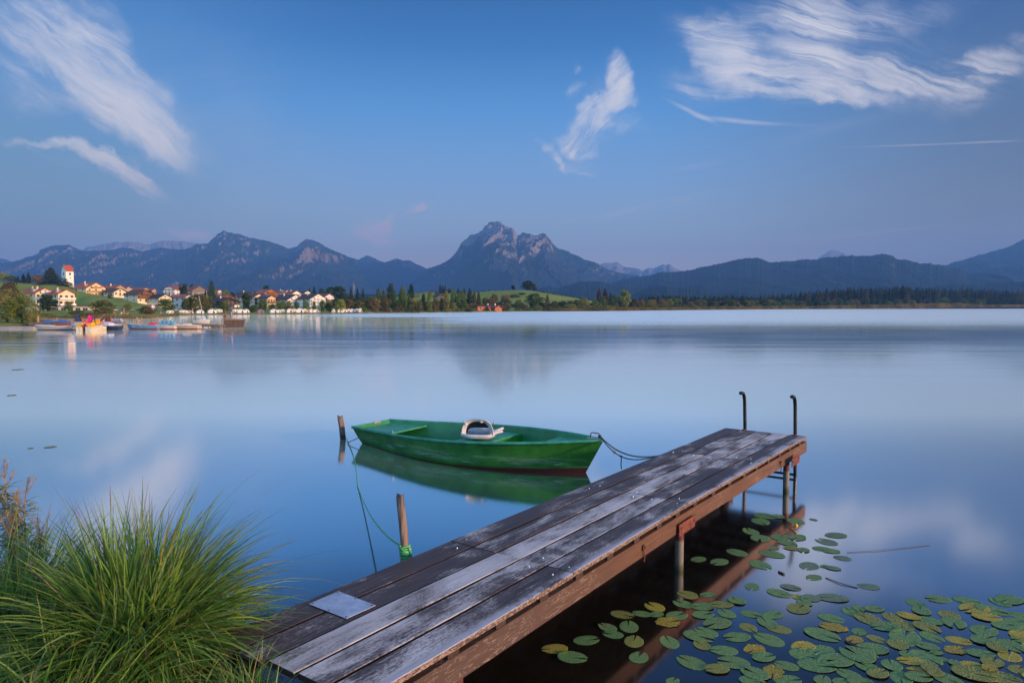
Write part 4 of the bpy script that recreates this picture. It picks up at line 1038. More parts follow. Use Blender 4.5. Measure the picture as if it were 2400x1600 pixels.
L8 = [(565, 133, 75, 'p', 'tiny lily leaf lying outermost beside the end of the pier'), (760, 265, 190, 'p', ''), (680, 322, 200, 'p', ''), (640, 380, 170, 'g', ''), (720, 400, 160, 'g', ''), (815, 460, 140, 'p', ''), (530, 525, 190, 'p', ''), (660, 528, 90, 'g', ''), (735, 545, 140, 'p', ''), (570, 622, 165, 'g', ''), (370, 705, 170, 'p', ''), (275, 755, 200, 'g', ''),
      (425, 785, 100, 'y', ''), (545, 800, 180, 'p', ''), (735, 795, 250, 'p', ''), (490, 835, 170, 'g', ''), (438, 888, 220, 's', ''), (1035, 700, 190, 'p', 'pale-rimmed lily pad by itself on the bright reflection'), (895, 915, 200, 'g', ''), (950, 885, 130, 'g', ''), (1080, 890, 170, 'g', ''), (710, 965, 200, 'g', 'green lily pad pushing over a yellow decayed leaf'),
      (740, 1045, 240, 'yy', 'long yellow decayed lily leaf under a green pad'), (1030, 975, 240, 's', ''), (1180, 1040, 260, 'g', ''), (1230, 960, 200, 's', ''), (1375, 950, 180, 'y', ''), (1430, 840, 200, 'g', ''), (1480, 905, 210, 'g', ''), (1630, 805, 195, 'g', 'round lily pad at the outer rim of the raft with a notch facing down'), (1860, 815, 220, 'g', ''),
      (1560, 990, 200, 'g', ''), (1755, 1005, 220, 'g', ''), (1520, 1040, 250, 's', ''), (630, 1105, 290, 'g', 'big smooth oval lily pad left of the small bright curled one'), (950, 1080, 145, 'g', 'small bright curled lily pad'), (915, 1145, 160, 'yy', 'small frayed yellow lily leaf below the bright curled pad'), (1095, 1140, 180, 's', ''),
      (1340, 1135, 310, 'g', ''), (1565, 1125, 210, 'g', ''), (1280, 1190, 200, 's', ''), (1070, 1225, 245, 'g', ''), (1010, 1275, 190, 'g', ''), (940, 1280, 310, 'g', ''), (760, 1320, 290, 'g', ''), (585, 1370, 300, 'g', ''), (870, 1445, 220, 'g', ''), (1020, 1380, 220, 'g', ''), (1230, 1365, 230, 'g', ''), (1390, 1325, 230, 'y', ''),
      (1460, 1415, 180, 'yy', 'star-shaped yellow remnant of a lily leaf'), (1310, 1470, 220, 'g', ''), (1450, 1470, 220, 'g', ''), (1110, 1440, 220, 's', ''), (1530, 1205, 200, 'g', ''), (1610, 1260, 120, 'g', ''), (1770, 1235, 220, 'yy', 'heavily eaten yellow and brown lily leaf in the middle of the raft'), (1790, 1155, 200, 'y', ''),
      (1930, 885, 260, 'y', ''), (2080, 900, 260, 'g', ''), (2150, 830, 200, 'g', ''), (2220, 810, 270, 'g', ''), (2030, 960, 250, 'y', ''), (2200, 1030, 240, 'g', ''), (2010, 1070, 280, 'g', ''), (2010, 1150, 250, 'g', ''), (1975, 1265, 240, 'g', ''), (1665, 1315, 110, 'g', ''), (1760, 1345, 130, 'g', ''), (1900, 1370, 200, 'y', ''),
      (2080, 1340, 220, 's', ''), (2240, 1200, 250, 'g', ''), (2230, 1290, 230, 'y', ''), (1920, 1440, 350, 's', ''), (2150, 1470, 300, 's', ''), (1700, 1480, 280, 'g', ''), (2280, 1000, 200, 'g', ''), (2310, 1110, 180, 'y', ''), (2300, 1400, 200, 's', ''), (2330, 950, 200, 'g', ''), (2120, 1220, 200, 's', ''), (1560, 1400, 200, 's', ''), (1350, 1270, 120, 'g', ''),
      (2350, 820, 120, 'g', ''), (1600, 1440, 160, 's', ''), (2060, 1400, 160, 'yy', 'yellow rag of a lily leaf between speckled pads near the corner'), (640, 1490, 170, 'g', ''), (790, 1500, 150, 'g', ''), (960, 1510, 220, 'g', '')]
def place_pads():
    rng = random.Random(12); g = 'lily pads floating beside the pier'
    cnt = 0
    allp = [(*z7(x, y), w, k, l) for x, y, w, k, l in L7] + [(*z8(x, y), w, k, l) for x, y, w, k, l in L8]
    placed = []
    for px, py, w, k, l in allp:
        p = on_plane(px, py, .004)
        wid = w * .27636 / FPX * p.y * rng.uniform(.90, 1.08)
        s = wid / 1.02
        lvl = sum(1 for q in placed if (q[0] - p).length < (q[1] + s) * .45)
        placed.append((p, s))
        o = link('lily_pad', rng.choice(PADMESH[k]), None, (p.x, p.y, .002 + .0035 * min(lvl, 5)), (rng.uniform(-.02, .02), rng.uniform(-.02, .02), rng.uniform(0, 2 * PI)), (s, s, s * .6))
        if not l:
            zone = ('in the outer cluster beside the ladder' if py < 1300 and px > 1700 else 'in the middle cluster between pier and raft' if px < 1860 and py < 1520 else 'in the dense raft at the lower corner of the water')
            if py < 1440 and px >= 1860: zone = 'scattered on the bright cloud reflection'
            kk = {'g': 'plain green lily pad', 's': 'brown-speckled green lily pad', 'y': 'yellow-mottled lily pad', 'p': 'lily pad with pale rim', 'yy': 'yellow rotting lily leaf'}[k]
            l = kk + ' ' + zone
        tag(o, l, 'lily pad', g)
    for px, py in [(rng.uniform(1780, 2400), rng.uniform(1450, 1600)) for _ in range(64)] + [(rng.uniform(2120, 2400), rng.uniform(1400, 1470)) for _ in range(12)]:
        p = on_plane(px, py, .004); s = rng.uniform(.17, .25)
        if sum(1 for q in placed if (q[0] - p).length < (q[1] + s) * .30): continue
        placed.append((p, s)); k = rng.choice('gggssgy')
        o = link('lily_pad', rng.choice(PADMESH[k]), None, (p.x, p.y, .001), (rng.uniform(-.02, .02), rng.uniform(-.02, .02), rng.uniform(0, 2 * PI)), (s, s, s * .6))
        tag(o, {'g': 'plain green', 's': 'brown-speckled green', 'y': 'yellow-mottled'}[k] + ' lily pad lying lowest among the others in the dense corner raft', 'lily pad', g)
    # beyond the right edge of the photograph the raft goes on
    for _ in range(26):
        px = rng.uniform(2400, 2620); py = rng.uniform(1400, 1620); p = on_plane(px, py, .004); s = rng.uniform(.17, .26); k = rng.choice('gggsy')
        o = link('lily_pad', rng.choice(PADMESH[k]), None, (p.x, p.y, .004), (0, 0, rng.uniform(0, 6.28)), (s, s, s * .6))
        tag(o, 'lily pad continuing the raft outside the picture edge', 'lily pad', g)
    # three tiny leaves far out on the left
    for px, py, w in ((72, 1050, 14), (118, 1047, 26), (42, 866, 30), (28, 926, 24)):
        p = on_plane(px, py, .004); s = w / FPX * p.y
        o = link('lily_pad', PADMESH['s'][1], None, p, (0, 0, w), (s, s, .2)); tag(o, 'tiny dark floating leaf far out on the open water', 'lily pad', g)
    # yellow water-lily bud
    p = on_plane(1866, 1232, .05); q = on_plane(1846, 1232, .01)
    st = MB(); st.tube([q, (q + p) / 2 + Vector((0, 0, -.01)), p], .006, 6); so = st.build('flower_stem', simple('stem_green', (0.2, 0.28, 0.04), .5))
    tag(so, 'yellow water lily bud standing just above the leaves near the ladder', 'flower')
    so.name = 'water_lily_bud'
    fb = MB(); fb.tube([p + Vector((0, 0, -.025)), p + Vector((0, 0, -.01)), p + Vector((0, 0, .012)), p + Vector((0, 0, .03))], [.006, .018, .02, .006], 10); fb.build('bud', simple('bud_yellow', (0.7, 0.5, 0.02), .5), so)
place_pads()
M_STALK = simple('floating_stalk', (0.06, 0.035, 0.025), .7, vary=.4, scale=40)
def stalk(pts, r, label):
    b_ = MB(); P = [on_plane(x, y, z) for x, y, z in pts]; b_.tube(P, r, 5); tag(b_.build('floating_stalk', M_STALK), label, 'plant stalk', 'reed stalks adrift between the lily pads')
stalk([(1985, 1294, .004), (2060, 1289, .008), (2120, 1283, .006), (2180, 1277, .003)], .0025, 'long thin stalk drifting on open water above the dark reflection')
stalk([(1935, 1353, .004), (1970, 1366, .009), (2010, 1377, .003)], .004, 'short bent stalk pointing at the pale-rimmed pad')
stalk([(1825, 1339, .006), (1838, 1345, .006)], .012, 'brown leaf scrap beside the pier reflection')
stalk([(1980, 1502, .004), (2002, 1512, .01), (2018, 1518, .003)], .007, 'dark twig under the frayed yellow leaf')
stalk([(1411, 1466, .024), (1427, 1461, .026)], .005, 'straw-coloured reed fragment lying on a lily pad')

# ================================================================== GRASS ON THE BANK
def blade_mat(name, cols, dry, tipc=(0.16, 0.07, 0.04)):
    m, t, b = new_mat(name)
    r = t.node('ShaderNodeAttribute', attribute_name='rnd').outputs['Fac']; tt = t.node('ShaderNodeAttribute', attribute_name='along').outputs['Fac']
    c = t.ramp(r, cols)
    c = t.mix(t.math('MULTIPLY', t.smooth(tt, .72, 1.0), t.smooth(t.math('FRACT', t.math('MULTIPLY', r, 17.7)), .35, .75)), c, tipc)
    c = t.mix(t.smooth(tt, .22, .0), c, dry)
    t.l.new(c, b.inputs['Base Color']); b.inputs['Roughness'].default_value = .5; b.inputs['Specular IOR Level'].default_value = .35
    tr = t.node('ShaderNodeBsdfTranslucent'); t.l.new(c, tr.inputs[0]); ms = t.node('ShaderNodeMixShader'); ms.inputs[0].default_value = .3
    t.l.new(b.outputs[0], ms.inputs[1]); t.l.new(tr.outputs[0], ms.inputs[2]); t.l.new(ms.outputs[0], t.n['Material Output'].inputs[0])
    return m
SEDGE = blade_mat('sedge_blades', [(0, (0.05, 0.12, 0.018)), (.3, (0.11, 0.24, 0.036)), (.55, (0.18, 0.35, 0.052)), (.75, (0.26, 0.42, 0.07)), (.9, (0.20, 0.32, 0.13)), (.955, (0.30, 0.28, 0.07)), (1, (0.40, 0.27, 0.12))], (0.08, 0.065, 0.03))
DRYG = blade_mat('dry_grass_blades', [(0, (0.16, 0.085, 0.035)), (.5, (0.26, 0.16, 0.07)), (1, (0.10, 0.12, 0.03))], (0.07, 0.04, 0.02))
def tussock(center, n, rad, lmin, lmax, seed, mat, tilt=(4, 78), width=.0042, wind=.10, flat=None, seg=8, bias=None, kink=False):
    """fountain of blades; returns verts, faces and the two attributes"""
    rg = np.random.default_rng(seed)
    az_ = rg.uniform(0, 2 * PI, n)
    if bias is not None: az_ = np.where(rg.random(n) < .4, rg.normal(bias, .7, n), az_)
    inc = R(tilt[0]) + (R(tilt[1]) - R(tilt[0])) * rg.random(n) ** .85
    rr = rad * np.sqrt(rg.random(n)) ; ra = az_ + rg.normal(0, .8, n)
    root = np.stack([center[0] + rr * np.cos(ra), center[1] + rr * np.sin(ra), np.full(n, center[2])], -1)
    L = rg.uniform(lmin, lmax, n) * (1 - .18 * (inc / (PI / 2)))
    droop = rg.uniform(.35, 1.25, n) * (.35 + inc)
    w = width * rg.uniform(.7, 1.5, n)
    s = np.linspace(0, 1, seg + 1)
    ang = inc[:, None] + droop[:, None] * s[None] ** 1.8
    if kink: ang = ang + (rg.uniform(.6, 1.7, n)[:, None]) * (s[None] > rg.uniform(.35, .75, n)[:, None])
    ds = (L / seg)[:, None]
    hor = np.cumsum(np.sin(ang) * ds, 1) - np.sin(ang[:, :1]) * ds
    ver = np.cumsum(np.cos(ang) * ds, 1) - np.cos(ang[:, :1]) * ds
    side = rg.normal(0, .10, n)[:, None] * s[None] ** 2 * L[:, None]
    dx_, dy_ = np.cos(az_)[:, None], np.sin(az_)[:, None]
    X = root[:, 0:1] + hor * dx_ - side * dy_ + wind * s[None] ** 2 * L[:, None]
    Y = root[:, 1:2] + hor * dy_ + side * dx_
    Z = root[:, 2:3] + ver
    tw = rg.uniform(-.9, .9, n)[:, None]
    wv = (w[:, None] * (1 - s[None] ** 2.2) + .0004)
    wx = -dy_ * np.cos(tw) + 0 * X; wy = dx_ * np.cos(tw) + 0 * X; wz = np.sin(tw) + 0 * X
    A = np.stack([X - wx * wv, Y - wy * wv, Z - wz * wv], -1); B = np.stack([X + wx * wv, Y + wy * wv, Z + wz * wv], -1)
    V = np.stack([A, B], 2).reshape(-1, 3)
    base = (np.arange(n) * (seg + 1) * 2)[:, None] + (np.arange(seg) * 2)[None]
    base = base.ravel(); F = np.stack([base, base + 1, base + 3, base + 2], -1)
    rnd = np.repeat(rg.random(n), (seg + 1) * 2); al = np.tile(np.repeat(s, 2), n)
    return V, F, rnd, al
def grass_object(name, sets, mat):
    Vs, Fs, Rs, As = [], [], [], []; off = 0
    for V, F, r_, a in sets: Vs.append(V); Fs.append(F + off); Rs.append(r_); As.append(a); off += len(V)
    me = np_mesh(name, np.concatenate(Vs), np.concatenate(Fs), mat, True, {'rnd': ('POINT', np.concatenate(Rs)), 'along': ('POINT', np.concatenate(As))})
    return link(name, me)
def bankp(px, D): x = ux(px, D); return (x, D, float(bank_z(x, D)))
c0 = bankp(300, 4.05)
tag(grass_object('sedge_tussock', [tussock(c0, 3500, .19, .55, 1.08, 3, SEDGE, (3, 84), .0062, wind=.03), tussock((c0[0], c0[1] - .05, c0[2]), 900, .26, .45, .85, 4, SEDGE, (45, 92), .0066, bias=-PI / 2, wind=.02), tussock(c0, 60, .12, 1.05, 1.35, 6, SEDGE, (6, 55), .0034, wind=.16), tussock(c0, 420, .30, .35, .95, 9, SEDGE, (10, 95), .0050, wind=.0, kink=True)], SEDGE),
    'big fountain-shaped tussock of long green sedge beside the start of the pier', 'sedge')
c1 = bankp(20, 4.3)
tag(grass_object('sedge_tussock', [tussock(c1, 1500, .22, .5, .85, 13, SEDGE, (5, 80), .0045)], SEDGE), 'lower sedge tussock against the edge of the picture beneath the tall seed heads', 'sedge')
c2 = bankp(120, 3.45)
tag(grass_object('sedge_tussock', [tussock(c2, 1300, .25, .4, .75, 14, SEDGE, (15, 88), .0045)], SEDGE), 'broad-bladed sedge tussock in front of the big one at the bottom corner', 'sedge')
gs = []
rg = random.Random(5)
for i in range(90):
    px = rg.uniform(-500, 600); D = rg.uniform(2.9, 4.9 if px < 250 else 4.1)
    c = bankp(px, D)
    if c[2] > .25 and not (px > 380 and D > 3.75): gs.append(tussock(c, 60, .12, .12, .32, 100 + i, SEDGE, (5, 70), .003, seg=5))
tag(grass_object('grass', gs, SEDGE), kind='stuff')
cs_ = [bankp(px, D) for px, D in ((560, 4.1), (590, 4.0), (610, 3.95), (575, 3.85), (520, 3.9), (635, 4.02))]
tag(grass_object('dry_grass', [tussock(c, 130, .07, .15, .42, 200 + i, DRYG, (10, 85), .0016, seg=6) for i, c in enumerate(cs_)], DRYG), 'brown withered grass curling against the pier boards', 'dry grass')

# willowherb stems with feathery seed heads
M_STEMW = simple('willowherb_stem', (0.30, 0.21, 0.10), .7, vary=.3, scale=10); M_LEAFW = foliage('willowherb_leaf', (0.16, 0.24, 0.05), (0.38, 0.34, 0.12), 6.0)
M_SEED = simple('feathery_seed_head', (0.34, 0.24, 0.17), .85, vary=.4, scale=30)
def willowherb(px, py_top, D, seed, label):
    rng = random.Random(seed); base = Vector(bankp(px, D)); top = at_depth(px + rng.uniform(8, 30), py_top, D); h = top.z - base.z
    root = empty('willowherb', base, 0, label, 'wild plant', 'dry willowherb stems at the water edge')
    lean = top - base
    def P(f): return lean * f + Vector((.03 * math.sin(f * 4 + seed), 0, 0))
    b_ = MB(); b_.tube([P(i / 10) for i in range(11)], [.006 - .0004 * i for i in range(11)], 5); br = []
    for k in range(9):
        f = rng.uniform(.45, .88); a = rng.uniform(0, 2 * PI); e = P(f) + Vector((math.cos(a) * .07, math.sin(a) * .07, .12)); b_.tube([P(f), (P(f) + e) / 2 + Vector((0, 0, -.01)), e], .0025, 4); br.append((P(f), e))
    b_.build('stem', M_STEMW, root)
    lf = MB()
    for k in range(260):
        f = rng.uniform(.02, .80); a = rng.uniform(0, 2 * PI); d = Vector((math.cos(a), math.sin(a), rng.uniform(-.3, .5))); p = P(f); s = Vector((-d.y, d.x, 0)) * .008; L_ = rng.uniform(.05, .13)
        lf.add([p, p + d * L_ * .5 + s, p + d * L_ + Vector((0, 0, -.02)), p + d * L_ * .5 - s], [(0, 1, 2, 3)])
    lf.build('leaves', M_LEAFW, root)
    sd = MB()
    for k in range(260):
        if rng.random() < .55: f = rng.uniform(.74, 1.0); p = P(f)
        else: q = rng.choice(br); p = q[0].lerp(q[1], rng.uniform(.4, 1.0))
        a = rng.uniform(0, 2 * PI); up = rng.uniform(.3, 1.4); d = Vector((math.cos(a), math.sin(a), up)).normalized(); L_ = rng.uniform(.02, .06); s = Vector((-d.y, d.x, 0)) * .0016
        e = p + d * L_; sd.add([p - s, p + s, e + s * .4, e - s * .4], [(0, 1, 2, 3)])
    sd.build('seed_head', M_SEED, root)
for i, (px, py, D, l) in enumerate(((8, 1075, 5.0, 'tallest willowherb stem with pale seed plume at the picture edge'), (40, 1118, 4.9, 'willowherb stem leaning over with a dark purplish seed head'), (22, 1150, 5.1, 'middle willowherb stem half hidden behind the two tallest'),
                                   (-30, 1100, 5.0, 'willowherb stem just outside the picture edge'), (62, 1215, 4.8, 'short brown willowherb stem rising beside the big tussock'), (-5, 1200, 4.6, 'low leafy willowherb stem in front of the tallest'))):
    willowherb(px, py, D, i + 1, l)

# ================================================================== TREES
FOL = {'dark': foliage('leaves_dark_green', (0.020, 0.043, 0.017), (0.058, 0.094, 0.029)), 'mid': foliage('leaves_mid_green', (0.056, 0.104, 0.026), (0.142, 0.217, 0.053)),
       'yel': foliage('leaves_yellow_green', (0.113, 0.160, 0.030), (0.282, 0.320, 0.066)), 'olive': foliage('leaves_olive', (0.094, 0.109, 0.034), (0.235, 0.235, 0.075)),
       'brown': foliage('leaves_brownish', (0.085, 0.072, 0.034), (0.226, 0.166, 0.068)), 'purple': foliage('leaves_copper', (0.036, 0.023, 0.020), (0.109, 0.065, 0.043)),
       'spruce': foliage('needles_dark', (0.014, 0.032, 0.017), (0.046, 0.065, 0.029)), 'sprucew': foliage('needles_warm', (0.042, 0.053, 0.022), (0.122, 0.109, 0.046))}
M_BARK = simple('bark', (0.07, 0.05, 0.035), .9, vary=.3, scale=8)
def leaf_quads(P, Nn, size, rg):
    n = len(P)
    r = rg.normal(size=(n, 3)); r /= np.linalg.norm(r, axis=1)[:, None]
    nn = Nn * .8 + r * .75; nn /= np.linalg.norm(nn, axis=1)[:, None]
    a = np.cross(nn, rg.normal(size=(n, 3))); a /= np.linalg.norm(a, axis=1)[:, None]; b = np.cross(nn, a)
    s = size * rg.uniform(.6, 1.4, n)[:, None]
    V = np.stack([P - a * s, P + b * s * .7, P + a * s, P - b * s * .7], 1).reshape(-1, 3)
    F = np.arange(4 * n).reshape(-1, 4)
    return V, F
def crown_points(kind, n, rg):
    if kind in ('spruce', 'pine'):
        z = 1 - rg.random(n) ** .62 * .93
        lay = np.abs(((z * 15) % 1) - .5) * 2
        ph = rg.uniform(0, 2 * PI, n)
        prof = (1 - z) ** (.80 if kind == 'spruce' else .62) * .5 + .012
        lob = 1 + .22 * np.sin(ph * 5 + z * 30) + .12 * np.sin(ph * 3 - z * 17)
        r = prof * (.62 + .38 * lay) * lob * rg.uniform(.55, 1.05, n)
        P = np.stack([r * np.cos(ph), r * np.sin(ph), z - .05 * r / .5], -1)
        N = np.stack([np.cos(ph) * .8, np.sin(ph) * .8, np.full(n, .55)], -1)
        return P, N
    shape = {'round': (0, .10, 1.0, .5, 46), 'oak': (0, .08, 1.0, .5, 56), 'poplar': (0, .03, 1.0, .42, 52), 'willow': (0, .02, .98, .5, 56), 'shrub': (0, -.05, 1.0, .5, 34)}[kind]
    _, zb, zt, R_, nc = shape
    cc = []
    for _ in range(nc):
        z = rg.uniform(0, 1)
        if kind == 'poplar': pr = (np.sin(PI * min(1, .12 + z * .88) ** .8)) ** .6
        elif kind == 'shrub': pr = math.sqrt(max(.02, 1 - z ** 2.2))
        else: pr = math.sqrt(max(.03, 1 - (2 * z - .9) ** 2 * .82)) if z < .95 else .4
        a = rg.uniform(0, 2 * PI); rr = R_ * pr * rg.uniform(.35, .82)
        cc.append((rr * math.cos(a), rr * math.sin(a), zb + (zt - zb) * (.08 + z * .84)))
    cc = np.array(cc); cr = rg.uniform(.10, .18, nc) * (1.0 if kind != 'poplar' else .8)
    k = rg.integers(0, nc, n)
    d = rg.normal(size=(n, 3)); d /= np.linalg.norm(d, axis=1)[:, None]
    d[:, 2] = np.abs(d[:, 2]) * np.where(rg.random(n) < .72, 1, -1)
    rad = cr[k][:, None] * rg.uniform(.75, 1.12, n)[:, None]
    P = cc[k] + d * rad * np.array([1, 1, .8 if kind != 'poplar' else 1.3])
    out = P - np.array([0, 0, .5]); out /= np.linalg.norm(out, axis=1)[:, None] + 1e-6
    P[:, 2] = np.clip(P[:, 2], .0, 1.0)
    return P, d * .75 + out * .35
def trunk_mesh(kind, seed):
    rg_ = random.Random(seed); b_ = MB(); h = {'spruce': .95, 'pine': .8, 'poplar': .8, 'round': .7, 'oak': .65, 'willow': .6, 'shrub': .5}[kind]; r = {'oak': .035, 'willow': .022, 'shrub': .012}.get(kind, .022)
    b_.tube([(0, 0, -.08), (0, 0, h * .4), (.01, 0, h)], [r * 1.3, r, r * .3], 6)
    if kind not in ('spruce', 'pine'):
        for k in range(4):
            a = rg_.uniform(0, 6.28); z = h * rg_.uniform(.35, .7); b_.tube([(0, 0, z), (.12 * math.cos(a), .12 * math.sin(a), z + .12), (.24 * math.cos(a), .24 * math.sin(a), z + .26)], [r * .5, r * .35, r * .15], 5)
    return b_.mesh('trunk', M_BARK)
_CR = {}; _TR = {}
def crown_mesh(kind, fol, var, n=None, size=None):
    key = (kind, fol, var, n)
    if key not in _CR:
        rg = np.random.default_rng(var * 7 + len(kind) * 131 + (n or 0))
        n_ = n or {'spruce': 1500, 'pine': 2200, 'oak': 3400, 'willow': 3000, 'shrub': 1800}.get(kind, 2600)
        P, N = crown_points(kind, n_, rg)
        V, F = leaf_quads(P, N, size or {'spruce': .030, 'pine': .03, 'poplar': .024}.get(kind, .030), rg)
        _CR[key] = np_mesh('crown', V, F, FOL[fol])
    return _CR[key]
_tv = [0]
TREE_SRC = {}
def tree(kind, fol, px, ytop, wpx_, D, label, group=None, name=None, n=None, size=None, zb=None, trunk=True):
    _tv[0] += 1; var = _tv[0] % 3
    x = ux(px, D); zbase = (gz(px, D) - .15) if zb is None else zb
    h = at_depth(px, ytop, D).z - zbase; w = wpx_ / FPX * D
    key = (kind, fol, var, n)
    name = name or {'spruce': 'spruce_tree', 'pine': 'pine_tree', 'poplar': 'poplar_tree', 'oak': 'oak_tree', 'willow': 'willow_tree', 'shrub': 'shrub', 'round': 'leafy_tree'}[kind]
    if key not in TREE_SRC:
        root = empty(name); link('crown', crown_mesh(kind, fol, var, n, size), root)
        if trunk:
            if (kind, var) not in _TR: _TR[(kind, var)] = trunk_mesh(kind, var)
            link('trunk', _TR[(kind, var)], root)
        TREE_SRC[key] = root
    else:
        root = copy_tree(TREE_SRC[key]); root.name = name
        for k in ('group',):
            if k in root: del root[k]
    root.location = (x, D, zbase); root.rotation_euler = (0, 0, (var * 2.1 + px * .37) % 6.28); root.scale = (w * 1.12, w * 1.12, h * 1.02)
    return tag(root, label, 'tree' if kind != 'shrub' else 'shrub', group)
T = tree
# big shrubs at the near left shore
T('willow', 'olive', 16, 676, 95, 96, 'biggest willow bush at the picture edge with yellowish top, left of the jetty', n=5200, size=.016)
T('willow', 'yel', 50, 689, 66, 95, 'bright green willow bush right of the biggest one by the jetty', n=4200, size=.018)
T('shrub', 'olive', 76, 712, 40, 94, 'low olive willow scrub where the grey float meets the bank', n=2600, size=.02)
T('willow', 'olive', -45, 684, 80, 96, 'willow bush beyond the picture edge by the jetty', n=3000, size=.02)
T('round', 'purple', 24, 664, 52, 150, 'copper-leaved tree behind the willow bushes in front of the hotel', n=2600, size=.024)
for a in (('shrub', 'olive', 104, 734, 34, 146, 'grassy olive bush behind the thick forked pole'), ('shrub', 'mid', 128, 738, 30, 150, 'low green bush behind the blue tarpaulins'), ('shrub', 'olive', 150, 740, 26, 152, 'flat olive bush between the tarpaulins and the hotel terrace'),
          ('shrub', 'olive', 182, 727, 46, 162, 'wide olive waterside bush in front of the terrace end'), ('shrub', 'brown', 226, 732, 36, 164, 'brownish waterside bush below the wide olive willow'), ('shrub', 'brown', 205, 734, 26, 160, 'small brownish bush joining the two waterside bushes')):
    T(*a, group='waterside bushes behind the jetties')
G1 = 'trees on the hill beside the church tower'
for a in (('round', 'yel', 10, 640, 24, 440, 'yellow-green tree at the far end of the hilltop row'), ('round', 'mid', 29, 646, 24, 440, 'low green tree next to the yellow-green one on the hilltop'), ('spruce', 'spruce', 44, 647, 13, 440, 'short dark spruce, first in the hilltop row'),
          ('spruce', 'spruce', 57, 642, 17, 441, 'middle dark spruce of the hilltop row'), ('spruce', 'spruce', 69, 638, 17, 440, 'tallest slim spruce of the hilltop row'), ('round', 'brown', 89, 645, 24, 440, 'brownish round tree between the spruces and the broad conifer'),
          ('pine', 'spruce', 121, 627, 44, 445, 'broad dark conifer left of the church tower'), ('shrub', 'dark', 148, 651, 34, 440, 'dark bush at the foot of the church tower'), ('shrub', 'dark', 163, 662, 20, 438, 'small dark bush sloping down from the church tower'), ('shrub', 'dark', 105, 660, 34, 436, 'dark undergrowth below the broad conifer')):
    T(*a, group=G1)
G2 = 'trees along the village shore'
for a in (('oak', 'dark', 113, 692, 44, 240, 'round dense dark tree in front of the hotel'), ('round', 'mid', 160, 707, 22, 240, 'small bright green tree at the corner of the hotel'), ('willow', 'olive', 241, 703, 54, 195, 'wide olive willow on the meadow shore below the hill'),
          ('round', 'yel', 300, 711, 18, 262, 'little solitary tree on the green slope'), ('willow', 'brown', 345, 718, 36, 200, 'loose brownish bush by the parked cars'), ('round', 'mid', 388, 701, 44, 246, 'wide green tree left of the grey willow pair'),
          ('willow', 'olive', 457, 686, 44, 248, 'taller grey-green willow of the pair behind the caravans'), ('willow', 'olive', 483, 691, 34, 252, 'shorter leafy willow of the pair behind the tents'), ('round', 'olive', 440, 700, 24, 256, 'thin tree half hidden left of the tall grey willow'), ('round', 'dark', 431, 706, 13, 300, 'narrow dark tree beside the white house with pink roof'),
          ('round', 'mid', 525, 706, 26, 262, 'green tree in front of the dark chalet'), ('round', 'dark', 577, 688, 23, 262, 'tall oval dark tree covering the cream chalet hotel'), ('round', 'mid', 592, 715, 25, 258, 'low round tree under the oval dark one'), ('round', 'mid', 615, 703, 20, 262, 'mid-green tree before the blue-roofed building'),
          ('round', 'yel', 638, 713, 16, 262, 'small pale tree between the blue-roofed building and the white hotel'), ('round', 'mid', 659, 705, 25, 262, 'dense green tree before the white hotel gable'), ('round', 'olive', 678, 706, 19, 264, 'olive tree right of the white hotel gable'), ('round', 'mid', 695, 707, 13, 264, 'slim tree between the two white hotels'),
          ('round', 'mid', 716, 703, 14, 264, 'round clipped tree on the hotel lawn, first of three'), ('round', 'mid', 736, 706, 10, 264, 'smallest round clipped tree on the hotel lawn'), ('round', 'mid', 756, 704, 14, 264, 'round clipped tree on the hotel lawn, last of three'), ('round', 'dark', 772, 709, 19, 264, 'dark green tree by the red-roofed hotel wing'), ('round', 'yel', 798, 702, 27, 270, 'bright yellow-green tree at the end of the campsite')):
    T(*a, group=G2)
G3 = 'trees standing among the village roofs'
for a in (('round', 'dark', 431, 667, 25, 520, 'dark round tree in front of the long maroon roof'), ('pine', 'dark', 497, 658, 28, 430, 'tall broad dark conifer above the village roofs'), ('spruce', 'spruce', 482, 680, 14, 432, 'short spruce beside the tall broad conifer'), ('round', 'dark', 450, 667, 11, 620, 'treetop peeping over the wooden barn gable'),
          ('round', 'yel', 530, 679, 20, 520, 'yellow-green tree right of the tall conifer'), ('round', 'dark', 625, 670, 19, 650, 'dark round treetop above the red-orange chalet roof'), ('spruce', 'spruce', 726, 673, 11, 660, 'left spruce of the pair above the hotel roofs'), ('spruce', 'spruce', 737, 669, 14, 660, 'right, taller spruce of the pair above the hotel roofs'),
          ('round', 'dark', 754, 677, 17, 640, 'round treetop beyond the hotel ridge'), ('spruce', 'spruce', 703, 677, 7, 680, 'tiny spruce tip over the solar roof'), ('round', 'dark', 364, 682, 14, 520, 'small dark tree at the end of the long red roof'), ('round', 'dark', 545, 686, 14, 560, 'dark tree left of the brown roof'), ('round', 'dark', 415, 676, 12, 560, 'dark tree behind the maroon-roofed house'), ('shrub', 'dark', 258, 685, 12, 400, 'dark hedge bush below the cream hillside house')):
    T(*a, group=G3)
G4 = 'trees of the belt behind the middle shore'
